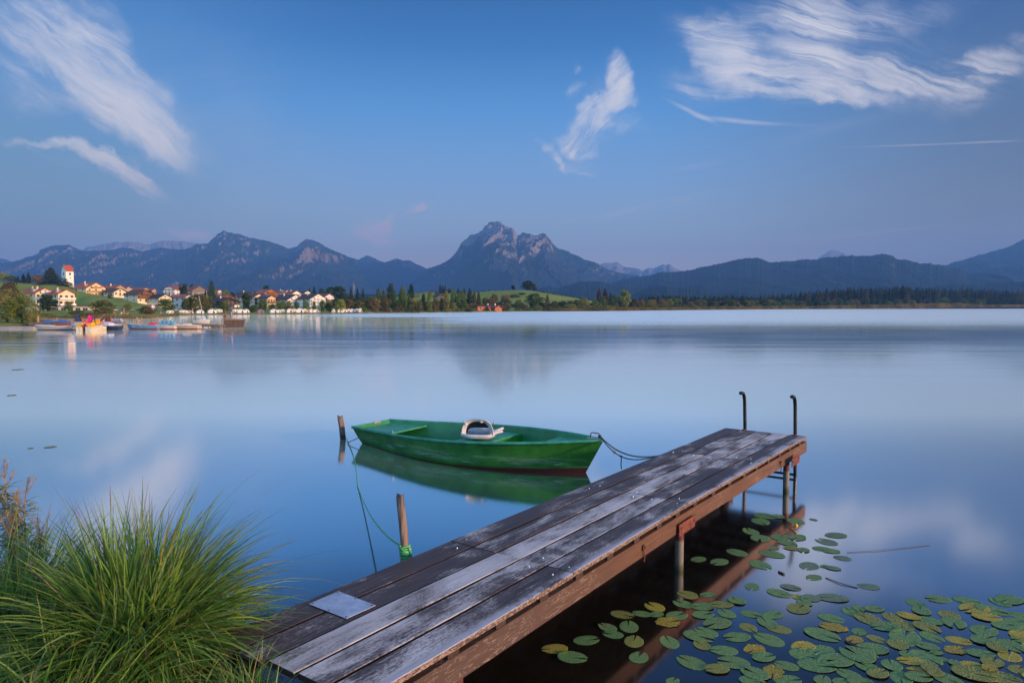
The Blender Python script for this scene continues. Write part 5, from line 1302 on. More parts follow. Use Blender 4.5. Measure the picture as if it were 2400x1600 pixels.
for a in (('round', 'dark', 775, 674, 28, 500, 'dark tree at the start of the wooded belt'), ('oak', 'dark', 796, 672, 36, 500, 'broad dark crown above the yellow-green campsite tree'), ('spruce', 'spruce', 823, 671, 14, 520, 'pointed spruce left of the mast'), ('spruce', 'spruce', 838, 675, 14, 520, 'pointed spruce right of the mast'), ('spruce', 'spruce', 851, 675, 15, 520, 'spruce before the first poplars'),
          ('round', 'dark', 806, 696, 30, 470, 'low dark tree at the foot of the broad crown'), ('round', 'dark', 826, 694, 28, 470, 'low bluish-green tree under the spruces'), ('round', 'dark', 846, 697, 28, 470, 'low dark tree left of the orange-tinged one'), ('round', 'mid', 865, 694, 22, 460, 'green tree filling the gap behind the orange-tinged one'),
          ('round', 'brown', 877, 698, 29, 300, 'orange-tinged round tree on the shore'), ('spruce', 'sprucew', 900, 677, 27, 310, 'dark broad spruce between orange-tinged tree and poplars'), ('poplar', 'mid', 887, 677, 20, 330, 'green poplar behind the broad spruce'), ('round', 'dark', 917, 666, 20, 420, 'dark rounded top rising behind the first poplar'), ('poplar', 'mid', 924, 683, 21, 305, 'first bright poplar of the row'),
          ('poplar', 'mid', 944, 671, 27, 312, 'tallest and widest poplar of the row'), ('poplar', 'dark', 963, 668, 25, 330, 'poplar with darker top right of the tallest'), ('round', 'olive', 967, 699, 26, 300, 'olive tree at the foot of the darker poplar'), ('round', 'olive', 982, 704, 18, 300, 'small olive tree under the red roof'), ('poplar', 'dark', 993, 690, 20, 330, 'dark poplar right of the red roof'), ('poplar', 'yel', 1007, 683, 16, 320, 'slim yellow-green poplar left of the farmhouse'),
          ('round', 'brown', 1021, 699, 17, 322, 'brownish oval tree below the farmhouse'), ('poplar', 'dark', 1035, 699, 13, 340, 'narrow dark tree at the farmhouse corner'), ('poplar', 'olive', 1046, 683, 18, 330, 'olive poplar right of the farmhouse'), ('poplar', 'mid', 1063, 675, 19, 350, 'tall green poplar right of the olive one'), ('round', 'mid', 1081, 683, 27, 350, 'full green tree ending the poplar row'), ('round', 'olive', 1062, 708, 15, 340, 'small rounded tree in front of the tall green poplar'),
          ('spruce', 'spruce', 1032, 666, 11, 650, 'left spruce of the group behind the farmhouse'), ('spruce', 'spruce', 1037, 668, 10, 655, 'middle spruce of the group behind the farmhouse'), ('spruce', 'spruce', 1043, 668, 11, 650, 'right spruce of the group behind the farmhouse'), ('round', 'brown', 1023, 682, 10, 640, 'brown treetop on the meadow skyline'), ('round', 'dark', 1053, 677, 10, 650, 'dark treetop between spruces and poplar'),
          ('spruce', 'spruce', 1074, 675, 9, 660, 'small spruce on the skyline above the full green tree'), ('spruce', 'spruce', 1088, 675, 11, 640, 'blunt dark spruce on the meadow skyline'), ('spruce', 'spruce', 1101, 675, 13, 650, 'last spruce before the open green hill'), ('spruce', 'sprucew', 1112, 681, 19, 420, 'dark spruce left of the boathouse'), ('spruce', 'sprucew', 1122, 682, 17, 425, 'twin spruce nearest the boathouse'), ('round', 'dark', 1101, 688, 22, 420, 'dark leafy tree left of the twin spruces'),
          ('shrub', 'olive', 1098, 712, 28, 352, 'low shrub at the water left of the boathouse'), ('round', 'brown', 1140, 697, 24, 440, 'brown bushy tree right behind the boathouse'), ('round', 'brown', 1158, 690, 20, 460, 'taller brownish tree over the small boathouse gable'), ('round', 'brown', 1184, 692, 28, 470, 'reddish-brown round tree beyond the boathouse'), ('shrub', 'olive', 1180, 716, 28, 385, 'bright low bush right of the boathouse'),
          ('shrub', 'dark', 1206, 690, 30, 600, 'hedge bush on the green hill left of the lone oak'), ('shrub', 'dark', 1222, 686, 20, 620, 'hedge bush running up to the lone oak'), ('oak', 'dark', 1237, 658, 31, 690, 'big lone oak crowning the green hill'), ('round', 'dark', 1252, 667, 14, 692, 'small tree pressed against the big lone oak'), ('round', 'dark', 1202, 669, 11, 700, 'little round tree alone on the hill crest'),
          ('oak', 'mid', 1252, 688, 44, 460, 'broad green tree below the green hill'), ('round', 'olive', 1217, 703, 22, 430, 'olive bush left of the broad green tree'), ('shrub', 'olive', 1222, 710, 26, 408, 'light bush at the water below the hill'), ('shrub', 'olive', 1258, 714, 30, 412, 'low bush at the water under the broad green tree'), ('spruce', 'sprucew', 1283, 690, 20, 460, 'brownish spruce right of the broad green tree'),
          ('round', 'brown', 1300, 706, 16, 460, 'small brown tree below the hayfield'), ('round', 'dark', 1318, 705, 22, 470, 'dark bush below the hayfield'), ('round', 'brown', 1337, 705, 22, 470, 'brownish bush at the end of the hayfield'), ('shrub', 'olive', 1305, 714, 26, 428, 'pale bush at the water below the hayfield'), ('shrub', 'olive', 1322, 716, 24, 430, 'second pale bush at the water below the hayfield'), ('round', 'mid', 1351, 703, 16, 462, 'green tree where the hayfield meets the wood'),
          ('round', 'olive', 1368, 697, 24, 450, 'leafy tree left of the brown tree group'), ('round', 'mid', 1394, 700, 16, 450, 'slender green tree before the brown group'), ('pine', 'purple', 1404, 676, 19, 500, 'left dark brown tree of the group of three'), ('pine', 'purple', 1418, 677, 22, 502, 'middle dark brown tree of the group of three'), ('pine', 'purple', 1431, 686, 16, 505, 'right, lowest dark brown tree of the group of three'),
          ('round', 'mid', 1414, 695, 20, 470, 'green tree in front of the dark brown group'), ('round', 'mid', 1437, 692, 21, 475, 'green tree right of the dark brown group'), ('oak', 'yel', 1463, 680, 31, 480, 'large yellow-green tree standing free above the shore wood'), ('round', 'brown', 1488, 701, 19, 500, 'brownish tree right of the large yellow-green one'), ('round', 'brown', 1503, 702, 14, 510, 'small brown tree at the edge of the spruce wood')):
    T(*a, group=G4)
# shore scrub and the long wood on the right
rg = random.Random(77)
for i in range(72):
    px = 768 + i * 10 + rg.uniform(-4, 4)
    if 1096 < px < 1330 and i % 2: continue
    D = float(interp(px, SHORE)) + rg.uniform(30, 90); yt = rg.uniform(699, 711) if px < 1110 else rg.uniform(707, 714)
    T('round', rg.choice(['olive', 'dark', 'mid', 'dark', 'brown']), px, yt, rg.uniform(17, 28), D, 'bushy tree filling the belt of wood along the middle shore', 'leafy trees filling the belt of wood')
for i in range(30):
    px = 860 + i * 16 + rg.uniform(-5, 5)
    if 1105 < px < 1180: continue
    D = float(interp(px, SHORE)) + rg.uniform(5, 10)
    T('shrub', rg.choice(['olive', 'mid', 'brown']), px, rg.uniform(715, 721), rg.uniform(14, 24), D, 'low bush right at the waterline of the middle shore', 'waterline bushes of the middle shore')
for i in range(34):
    px = 1325 + i * 17 + rg.uniform(-6, 6)
    D = float(interp(px, SHORE)) + rg.uniform(8, 16); yt = rg.uniform(711, 716) if px < 1600 else rg.uniform(713, 717)
    T('shrub', rg.choice(['olive', 'yel', 'olive', 'mid']), px, yt, rg.uniform(20, 34), D, 'low willow scrub at the waterline in front of the long wood', 'shore scrub below the wood')
for i in range(52):
    px = 1445 + i * 10.5 + rg.uniform(-5, 5)
    D = float(interp(px, SHORE)) + rg.uniform(20, 50); yt = rg.uniform(699, 708)
    T('round', rg.choice(['olive', 'brown', 'mid', 'dark', 'olive']), px, yt, rg.uniform(14, 24), D, 'bushy leafy tree in the front edge of the long wood, before the spruces', 'leafy trees at the edge of the wood')
for i in range(34):
    px = 1985 + i * 14 + rg.uniform(-5, 5)
    D = float(interp(px, SHORE)) + rg.uniform(15, 30); yt = rg.uniform(697, 706)
    T('round', rg.choice(['olive', 'brown', 'dark', 'dark', 'mid']), px, yt, rg.uniform(14, 22), D, 'leafy tree standing in front of the tall spruces of the far wood', 'leafy trees below the far spruces')
TOPS = [(1500, 694), (1530, 691), (1600, 693), (1700, 692), (1800, 691), (1850, 687), (1920, 678), (1955, 676), (2000, 674), (2060, 671), (2107, 668), (2160, 674), (2200, 677), (2270, 675), (2340, 679), (2400, 681), (2700, 684)]
for i in range(165):
    px = 1508 + i * 6.0 + rg.uniform(-3, 3)
    if px > 2460: break
    D = float(interp(px, SHORE)) + rg.uniform(60, 110)
    yt = float(interp(px, TOPS)) + rg.uniform(-1.5, 9)
    T('spruce', rg.choice(['spruce', 'spruce', 'sprucew']), px, yt, rg.uniform(13, 20), D, 'dark pointed spruce in the front rows of the long far wood', 'spruces of the far wood', trunk=False)
def forest_mass():
    Vs, Fs = [], []; off = 0
    g = np.random.default_rng(5)
    base = []
    for v in range(3):
        P, N = crown_points('spruce', 420, g); base.append(leaf_quads(P, N, .045, g))
    rows = [(1500, 3300, 3.6, 130, 260, TOPS, 2), (860, 1420, 5.5, 0, 0, [(800, 694), (860, 692), (1000, 694), (1100, 694), (1300, 705), (1420, 700)], 3), (560, 760, 6, 0, 0, [(500, 690), (760, 688)], 4)]
    for (a, b_, st, d0, d1, tops, sd) in rows:
        px = a
        while px < b_:
            D = (float(interp(px, SHORE)) + g.uniform(d0, d1)) if d0 else g.uniform(760, 840)
            yt = float(interp(px, tops)) + g.uniform(-1, 7); x = ux(px, D); z0 = gz(px, D) - .5; h = max(4, at_depth(px, yt, D).z - z0); w = g.uniform(13, 20) / FPX * D * (1 if d0 else .6)
            V, F = base[g.integers(0, 3)]; an = g.uniform(0, 6.28)
            Vv = np.stack([(V[:, 0] * math.cos(an) - V[:, 1] * math.sin(an)) * w + x, (V[:, 0] * math.sin(an) + V[:, 1] * math.cos(an)) * w + D, V[:, 2] * h + z0], -1)
            Vs.append(Vv); Fs.append(F + off); off += len(V); px += st * g.uniform(.7, 1.3)
    me = np_mesh('forest', np.concatenate(Vs), np.concatenate(Fs), FOL['spruce'])
    tag(link('forest', me), kind='stuff')
forest_mass()
def reeds():
    g = np.random.default_rng(9); n = 26000
    px = g.uniform(1290, 2700, n); px[:5000] = g.uniform(1370, 1610, 5000); px[5000:8000] = g.uniform(90, 420, 3000)
    D = interp(px, SHORE) + g.uniform(-3.5, 5, n); x = (px - CX) / FPX * D; z = np.maximum(ground_z(px, D), -.3)
    h = (g.uniform(1.3, 2.4, n)) * np.interp(px, [0, 400, 1300, 1650, 1900, 2250, 2300, 2700], [.22, .22, .8, 1.2, 1.7, 3.2, 1.9, 1.9]); w = g.uniform(.05, .12, n) * D / 400
    ln = g.normal(0, .15, n) * h
    V = np.stack([np.stack([x - w, D, z], -1), np.stack([x + w, D, z], -1), np.stack([x + ln + w * .4, D + g.normal(0, .1, n), z + h], -1), np.stack([x + ln - w * .4, D, z + h], -1)], 1).reshape(-1, 3)
    me = np_mesh('reeds', V, np.arange(4 * n).reshape(-1, 4), foliage('reed_leaves', (0.10, 0.085, 0.028), (0.24, 0.18, 0.065), .05), att=None)
    tag(link('reeds', me), kind='stuff')
reeds()

# ================================================================== VILLAGE
WALL = {k: simple('plaster_' + k, c, .85, vary=.08, scale=.4) for k, c in {'cream': (0.78, 0.66, 0.46), 'white': (0.84, 0.80, 0.74), 'yellow': (0.72, 0.52, 0.26), 'beige': (0.46, 0.38, 0.30), 'grey': (0.42, 0.40, 0.38)}.items()}
def tile_mat(name, c):
    m, t, b = new_mat(name); o = t.coord('Object')
    w = t.node('ShaderNodeTexWave'); w.inputs['Scale'].default_value = 1.3; w.bands_direction = 'Y'; t.l.new(o, w.inputs['Vector']); w.inputs['Distortion'].default_value = .6
    n = t.noise(o, .6, 4, .6)
    cc_ = t.mix(n, tuple(v * .7 for v in c), tuple(min(1, v * 1.3) for v in c)); cc_ = t.mix(t.math('MULTIPLY', w.outputs['Fac'], .25), cc_, tuple(v * .4 for v in c))
    t.l.new(cc_, b.inputs['Base Color']); b.inputs['Roughness'].default_value = .85; return m
ROOF = {k: tile_mat('roof_' + k, c) for k, c in {'red': (0.42, 0.12, 0.06), 'maroon': (0.27, 0.08, 0.055), 'orange': (0.50, 0.15, 0.06), 'brown': (0.105, 0.065, 0.05), 'dark': (0.055, 0.04, 0.038), 'pink': (0.42, 0.14, 0.12)}.items()}
M_WOOD = simple('chalet_wood', (0.16, 0.075, 0.035), .8, vary=.3, scale=2); M_WOODD = simple('dark_chalet_wood', (0.05, 0.03, 0.022), .8, vary=.3, scale=2); M_WOODO = simple('orange_wood', (0.42, 0.13, 0.035), .7, vary=.25, scale=1.5)
M_GLASSD = simple('window_glass', (0.03, 0.035, 0.045), .12, vary=.3, scale=2); M_FRAME = simple('window_frame', (0.45, 0.38, 0.28), .6, vary=.1)
M_SOLAR = simple('solar_panel', (0.10, 0.16, 0.26), .15, .1, vary=.2, scale=1); M_WHITEP = simple('white_paint', (0.76, 0.74, 0.70), .6, vary=.06, scale=1)
WB = MB(); WB.box((0, -.04, 0), (1.25, .08, 1.35), mat=0); WB.box((-.29, -.09, 0), (.48, .03, 1.1), mat=1); WB.box((.29, -.09, 0), (.48, .03, 1.1), mat=1); WIN = WB.mesh('window', [M_FRAME, M_GLASSD])
DB = MB(); DB.box((0, -.05, 1.05), (1.15, .1, 2.1), mat=0); DB.box((0, -.12, 1.5), (.6, .03, .8), mat=1); DOOR = DB.mesh('door', [M_WOOD, M_GLASSD])
def house(label, x0, x1, yb, yr, D, g, wall, roof, side='L', floors=2, balc=None, pitch=27, chim=1, wood=None, th=35, sol=0, dorm=0, name='house', cat='house', over=.9, wins=3):
    ex = (x1 - x0) * .06; x0 -= ex; x1 += ex; yr -= 1.6
    u0 = ray(x0, 719)[0]; u1 = ray(x1, 719)[0]; um = (u0 + u1) / 2; az_ = math.atan(um)
    tot = (u1 - u0) * D * math.cos(az_)
    sg = 1 if side == 'L' else -1
    Wd = g * tot / math.cos(R(th)); Ln = max(3.0, (1 - g) * tot / math.sin(R(th)))
    zb = EYE + ray(um * FPX + CX, yb)[2] * D; zt = EYE + ray(um * FPX + CX, yr)[2] * D
    H = zt - zb; rh = min(Wd / 2 * math.tan(R(pitch)), H * .5); wh = H - rh
    root = empty(name, (um * D, D + Ln * .3, zb), sg * R(th) - az_, label, cat)
    b_ = MB(); b_.prism([(-Wd / 2, -5), (Wd / 2, -5), (Wd / 2, wh), (0, wh + rh - .05), (-Wd / 2, wh)], -Ln / 2, Ln / 2)
    b_.build('wall', WALL[wall] if wall in WALL else (M_WOODO if wall == 'woodo' else M_WOODD), root)
    sl = rh / (Wd / 2); ov = over; tk = .22
    rb = MB()
    for s in (-1, 1):
        xo = s * (Wd / 2 + ov); zo = wh - ov * sl
        rb.prism([(0, wh + rh), (xo, zo), (xo, zo + tk), (0, wh + rh + tk)][::s], -Ln / 2 - ov * 1.2, Ln / 2 + ov * .6)
    rf = rb.build('roof', ROOF[roof], root)
    for k in range(chim):
        cb = MB(); cy = Ln * (.12 - .3 * k); cb.box((sg * -Wd * .14, cy, wh + rh + .1), (.6, .6, 1.8), mat=0); cb.box((sg * -Wd * .14, cy, wh + rh + 1.05), (.75, .75, .14), mat=1); cb.build('chimney', [WALL['cream'], ROOF['maroon']], rf)
    for k in range(sol):
        sb = MB(); cx_ = -sg * Wd * .24; nx_ = math.atan(sl)
        Mr = Matrix.Rotation(sg * -nx_ if True else 0, 3, 'Y')
        sb.box((cx_, -Ln * .25 + k * Ln * .28, wh + rh - abs(cx_) * sl + tk + .12), (Wd * .3, Ln * .2, .1), M=Mr); sb.build('solar_panel', M_SOLAR, rf)
    for k in range(dorm):
        dbm = MB(); dy_ = -Ln * .2 + k * Ln * .35; cx_ = -sg * Wd * .30
        dbm.prism([(-.8, -1.0), (.8, -1.0), (.8, .1), (0, .7), (-.8, .1)], -1.0, 1.0, 0, Matrix.Translation((cx_, dy_, wh + rh - abs(cx_) * sl + .25)) @ Matrix.Rotation(PI / 2, 4, 'Z')); dbm.build('dormer', WALL['beige'], rf)
    fh_ = max(1.6, wh / floors)
    ks = min(1.0, fh_ / 2.9)
    yf = -Ln / 2
    if wood:
        wb = MB(); zc = fh_ * (floors - 1) * .98
        wb.prism([(-Wd / 2 * .99, zc), (Wd / 2 * .99, zc), (Wd / 2 * .99, wh - .02), (0, wh + rh - .12), (-Wd / 2 * .99, wh - .02)], yf - .12, yf - .003); wb.build('gable_cladding', wood, root)
    off = .13 if wood else 0
    for f in range(floors):
        z = fh_ * (f + .52)
        for i in range(wins):
            x = -Wd / 2 + Wd * (i + .5) / wins
            if f == 0 and i == wins // 2 and wins > 2: link('door', DOOR, root, (x, yf - off, 0), None, (ks, 1, ks)); continue
            link('window', WIN, root, (x, yf - off, z), None, (ks * 1.1, 1, ks))
        ns = max(2, int(Ln / 4.5))
        for i in range(ns):
            link('window', WIN, root, (-sg * Wd / 2, -Ln / 2 + Ln * (i + .5) / ns, z), (0, 0, -sg * PI / 2), (ks * 1.1, 1, ks))
    if rh > 2.0: link('window', WIN, root, (0, yf - off, wh + rh * .32), None, (ks, 1, ks))
    if balc:
        for f in range(1, floors + (1 if rh > 2.2 else 0)):
            bb = MB(); z = fh_ * f; bw_ = Wd * (.94 if f < floors else .55)
            bb.box((0, yf - .75, z), (bw_, 1.3, .14)); bb.box((0, yf - 1.38, z + .5), (bw_, .06, .85)); bb.box((-bw_ / 2, yf - .75, z + .5), (.06, 1.3, .85)); bb.box((bw_ / 2, yf - .75, z + .5), (.06, 1.3, .85)); bb.build('balcony', balc, root)
    return root
H_ = house
# church tower with saddleback roof
def church_tower():
    D = 462; um = ray(154, 719)[0]; az_ = math.atan(um); W_ = 5.0
    zb = EYE + ray(155, 668)[2] * D - 1; z1 = EYE + ray(155, 634.5)[2] * D; z2 = EYE + ray(155, 622)[2] * D
    root = empty('church_tower', (um * D, D + 3, zb), R(28) - az_, 'white square church tower with steep red saddle roof on the hilltop', 'church tower')
    h = z1 - zb; r_ = z2 - z1
    b_ = MB(); b_.prism([(-W_ / 2, -4), (W_ / 2, -4), (W_ / 2, h), (0, h + r_ - .1), (-W_ / 2, h)], -W_ / 2, W_ / 2, 0, Matrix.Rotation(-PI / 2, 4, 'Z')); b_.build('wall', WALL['white'], root)
    rb = MB()
    for s in (-1, 1): rb.prism([(0, h + r_), (s * (W_ / 2 + .35), h - .4), (s * (W_ / 2 + .35), h - .2), (0, h + r_ + .25)][::s], -W_ / 2 - .1, W_ / 2 + .1, 0, Matrix.Rotation(-PI / 2, 4, 'Z'))
    rb.build('roof', tile_mat('roof_church', (0.42, 0.09, 0.04)), root)
    for (x, y, rz, z, s) in ((0.2, -W_ / 2, 0, h - 2.0, 1.15), (0.2, -W_ / 2, 0, h - 4.6, .55), (0.2, -W_ / 2, 0, h - 8.5, .6), (-W_ / 2, 0, -PI / 2, h - 2.0, 1.15), (-W_ / 2, 0, -PI / 2, h + 1.6, .4)):
        wb = MB(); wb.box((0, -.02, 0), (1.0, .05, 1.3)); o = wb.build('belfry_window', M_GLASSD, root); o.location = (x, y, z); o.rotation_euler = (0, 0, rz); o.scale = (s, 1, s)
church_tower()
# the lakeside hotel with two gables under the hill
H_('cream hotel wing with red roof and balconied gable behind the round dark tree', 40, 112, 728, 677, 338, .55, 'cream', 'red', floors=3, balc=M_WHITEP, wins=4, chim=2, name='hotel', cat='hotel', dorm=1, th=30)
H_('cream hotel wing with steep white-framed gable above the terrace awnings', 108, 165, 730, 680, 332, .62, 'cream', 'red', floors=3, balc=M_WHITEP, wins=3, chim=1, name='hotel', cat='hotel', dorm=1, th=30)
H_('cream chalet with orange-red roof and yellow balconies highest beside the church hill', 168, 237, 694, 664, 425, .60, 'cream', 'red', floors=2, balc=simple('ochre_balcony', (0.45, 0.26, 0.08), .7), wins=3, dorm=1)
H_('hillside house with brick-red roof and lone chimney behind the dark-roofed one', 236, 284, 688, 670, 440, .45, 'beige', 'red', chim=1, balc=None)
H_('small cream house with low brown roof below the brick-red one', 240, 288, 693, 677, 425, .55, 'cream', 'brown', floors=1, chim=0)
H_('beige gabled barn front between the two red roofs', 283, 310, 690, 673, 450, .75, 'beige', 'maroon', floors=1, chim=0, wins=2)
H_('house with long red roof behind the dark chalet on the slope', 302, 340, 692, 676, 470, .30, 'beige', 'red', floors=1, chim=0)
H_('plain low house with red roof ending the hillside row', 334, 361, 692, 679, 480, .35, 'beige', 'red', floors=1, chim=0, wins=2)
H_('dark-roofed cream chalet with brown balcony stepping down the green slope', 287, 350, 708, 681, 400, .55, 'cream', 'brown', floors=2, balc=M_WOOD, wood=M_WOOD, chim=0)
H_('cream house with wide dark roof left of the pink-roofed one', 345, 394, 706, 691, 400, .55, 'cream', 'dark', floors=1, chim=0)
H_('long white farmhouse with maroon roof and open balcony front', 379, 440, 692, 672, 540, .38, 'white', 'maroon', floors=2, chim=1, balc=M_WHITEP, side='R')
H_('barn with maroon roof and grey boarded gable high in the village', 436, 480, 692, 672, 540, .70, 'grey', 'maroon', floors=2, chim=0, wood=simple('grey_boards', (0.2, 0.17, 0.14), .8), wins=2)
H_('white house with pinkish-red roof facing the lake', 391, 442, 721, 692, 420, .33, 'white', 'pink', floors=2, chim=0, side='L')
H_('pale house with blue-grey roof half hidden by the grey willows', 425, 470, 718, 694, 430, .55, 'white', 'dark', floors=2, chim=1, dorm=1)
H_('house with steep roof behind the shorter willow', 458, 492, 712, 690, 455, .6, 'white', 'brown', floors=2, chim=0)
H_('red-roofed house behind the dark chalet', 490, 542, 704, 692, 480, .55, 'beige', 'maroon', floors=1, chim=0, wood=M_WOOD)
H_('almost black wooden chalet with brick chimney by the campsite', 496, 542, 724, 699, 400, .5, 'dark', 'dark', floors=2, chim=1, balc=None)
H_('small white chalet with brown wood gable right of the black one', 533, 558, 722, 703, 420, .7, 'white', 'dark', floors=2, chim=0, wood=M_WOODD, wins=2)
H_('little cream house top beside the tall conifer', 502, 517, 694, 681, 560, .5, 'cream', 'orange', floors=1, chim=0, wins=2)
H_('brown-roofed farmhouse with wood gable in the back row', 549, 596, 700, 685, 560, .42, 'white', 'brown', floors=1, chim=1, wood=M_WOODD)
H_('red-orange roofed chalet of reddish wood in the back row', 594, 645, 697, 680, 560, .58, 'woodo', 'orange', floors=2, chim=0, balc=M_WOOD, sol=1)
H_('cream chalet hotel with flowered wooden balconies and brown roof', 551, 608, 722, 690, 455, .36, 'cream', 'brown', floors=3, balc=M_WOODD, chim=0)
H_('yellow building with solar panels covering its roof', 602, 640, 722, 694, 445, .45, 'yellow', 'brown', floors=2, sol=3, chim=0, balc=M_WOOD)
H_('white house with red roof and round-arched dormer behind the white hotel', 642, 676, 695, 682, 600, .4, 'white', 'red', floors=1, chim=1, dorm=1)
H_('red-roofed house with pale gable behind the ridge of the white hotel', 668, 700, 695, 683, 590, .5, 'white', 'red', floors=1, chim=1)
H_('house with blue solar roof high behind the white hotels', 688, 722, 695, 683, 600, .35, 'white', 'dark', floors=1, sol=3, chim=0)
H_('white hotel with broad balconied gable and brown roof, left of the twin', 637, 703, 722, 692, 450, .52, 'white', 'brown', floors=3, balc=M_WHITEP, chim=1, wins=5, name='hotel', cat='hotel')
H_('white hotel with broad balconied gable and brown roof, right twin with terrace', 695, 757, 722, 690, 445, .55, 'white', 'brown', floors=3, balc=M_WHITEP, chim=1, wins=5, name='hotel', cat='hotel')
H_('white hotel wing with maroon roof ending the village', 741, 777, 716, 690, 470, .50, 'white', 'maroon', floors=3, balc=M_WHITEP, chim=0, wins=3, name='hotel', cat='hotel')
H_('tiny flat white pavilion right of the hotel wing', 778, 788, 718, 710, 470, .6, 'white', 'brown', floors=1, chim=0, wins=1, pitch=8)
H_('low red-brown roofed house among the poplars', 973, 987, 704, 694, 620, .3, 'beige', 'red', floors=1, chim=0, wins=2)
H_('farmhouse with brown gable and pale roof behind the poplars', 1016, 1041, 707, 690, 600, .6, 'beige', 'brown', floors=2, chim=0, wood=M_WOODD)
H_('long orange wooden boathouse with slate-purple roof on the shore', 1116, 1157, 729, 717, 372, .12, 'woodo', 'dark', floors=1, chim=1, side='R', wins=1, name='boathouse', cat='boathouse', pitch=20)
H_('small orange boathouse with white door right of the long one', 1152, 1175, 730, 717, 372, .62, 'woodo', 'maroon', floors=1, chim=1, wins=1, name='boathouse', cat='boathouse')

# terrace awnings and parasols of the hotel
for i, (px, w, y, l) in enumerate(((88, 14, 719, 'white terrace awning left of the round dark tree'), (142, 18, 720, 'white terrace awning beside the blue shutter'), (176, 14, 720, 'white awning at the end of the hotel terrace'), (192, 22, 721, 'long sloping white marquee right of the terrace'))):
    D = 300; p = at_depth(px, y, D); ww = w / FPX * D; b_ = MB()
    b_.prism([(-ww / 2, 0), (ww / 2, -.5), (ww / 2, -.4), (-ww / 2, .1), ], -2, 2); r_ = b_.build('awning', M_WHITEP, None); r_.location = p; tag(r_, l, 'awning')
    for s in (-1, 1):
        q = MB(); q.tube([(s * ww * .45, -1.9, -3.5), (s * ww * .45, -1.9, -.2)], .06, 5); q.build('pole', M_FRAME, r_)
b_ = MB(); p = at_depth(150, 725, 300); b_.box((0, 0, 0), (26, 5, 2.6)); r_ = b_.build('terrace_pavilion', WALL['cream']); r_.location = p; tag(r_, 'low glazed terrace pavilion along the foot of the hotel', 'pavilion')
for k in range(8): o = link('window', WIN, r_, (-11 + k * 3.1, -2.5, 0), None, (1.7, 1, 1.2))
b_ = MB(); b_.box((0, 0, 1.45), (27, 6, .3)); b_.build('roof', ROOF['maroon'], r_)

# ------------------------------------------------------------------ campsite
M_CANVAS = simple('white_canvas', (0.74, 0.70, 0.64), .8, vary=.08, scale=1); M_CANVAS2 = simple('tan_canvas', (0.46, 0.38, 0.30), .8, vary=.1, scale=1)
M_RUBBER = simple('tyre_rubber', (0.02, 0.02, 0.02), .8)
def wheel_mesh(r, w):
    b_ = MB(); b_.tube([(0, -w / 2, 0), (0, w / 2, 0)], r, 14, 0); b_.tube([(0, -w / 2 - .01, 0), (0, w / 2 + .01, 0)], r * .55, 10, 1); return b_.mesh('wheel', [M_RUBBER, M_STEEL])
WHEEL = wheel_mesh(.31, .2)
def tent(px, w, yt, label, kind='tent', D=248, col=None):
    zb = gz(px, D); u = ray(px, 719)[0]; ww = w / FPX * D; h = at_depth(px, yt, D).z - zb
    root = empty(kind, (u * D, D, zb), R(12) - math.atan(u), label, kind)
    m_ = col or M_CANVAS; b_ = MB(); dpt = max(1.8, ww * .8)
    if kind == 'tent':
        a = h * .62
        vs = [(-ww / 2, -dpt / 2, 0), (ww / 2, -dpt / 2, 0), (ww / 2, dpt / 2, 0), (-ww / 2, dpt / 2, 0), (-ww * .47, -dpt * .47, a), (ww * .47, -dpt * .47, a), (ww * .47, dpt * .47, a), (-ww * .47, dpt * .47, a), (-ww * .12, 0, h * .97), (ww * .10, 0, h)]
        b_.add(vs, [(0, 1, 5, 4), (1, 2, 6, 5), (2, 3, 7, 6), (3, 0, 4, 7), (4, 5, 9, 8), (5, 6, 9), (6, 7, 8, 9), (7, 4, 8)]); b_.build('canvas', m_, root)
        d = MB(); d.poly([(ww * .05, -dpt / 2 - .01, .02), (ww * .3, -dpt / 2 - .01, .02), (ww * .22, -dpt * .475 - .02, a * .9), (ww * .1, -dpt * .475 - .02, a * .9)]); d.build('entrance', M_PAD, root)
    else:
        rr = .18
        b_.prism([(-ww / 2 + .1, .35), (ww / 2 - .1, .35), (ww / 2, .8), (ww / 2 - .15, h - .15), (ww / 2 - .5, h), (-ww / 2 + .4, h), (-ww / 2 + .05, h - .35), (-ww / 2, .8)], -1.0, 1.0); b_.build('body', m_, root)
        for x in (-.25, .22): d = MB(); d.box((x * ww, -1.012, h * .62), (ww * .26, .02, h * .22)); d.build('window', M_GLASSD, root)
        for x in ((-.28, .28) if kind == 'camper_van' else (0.0,)): link('wheel', WHEEL, root, (x * ww, -.95, .31))
    return root
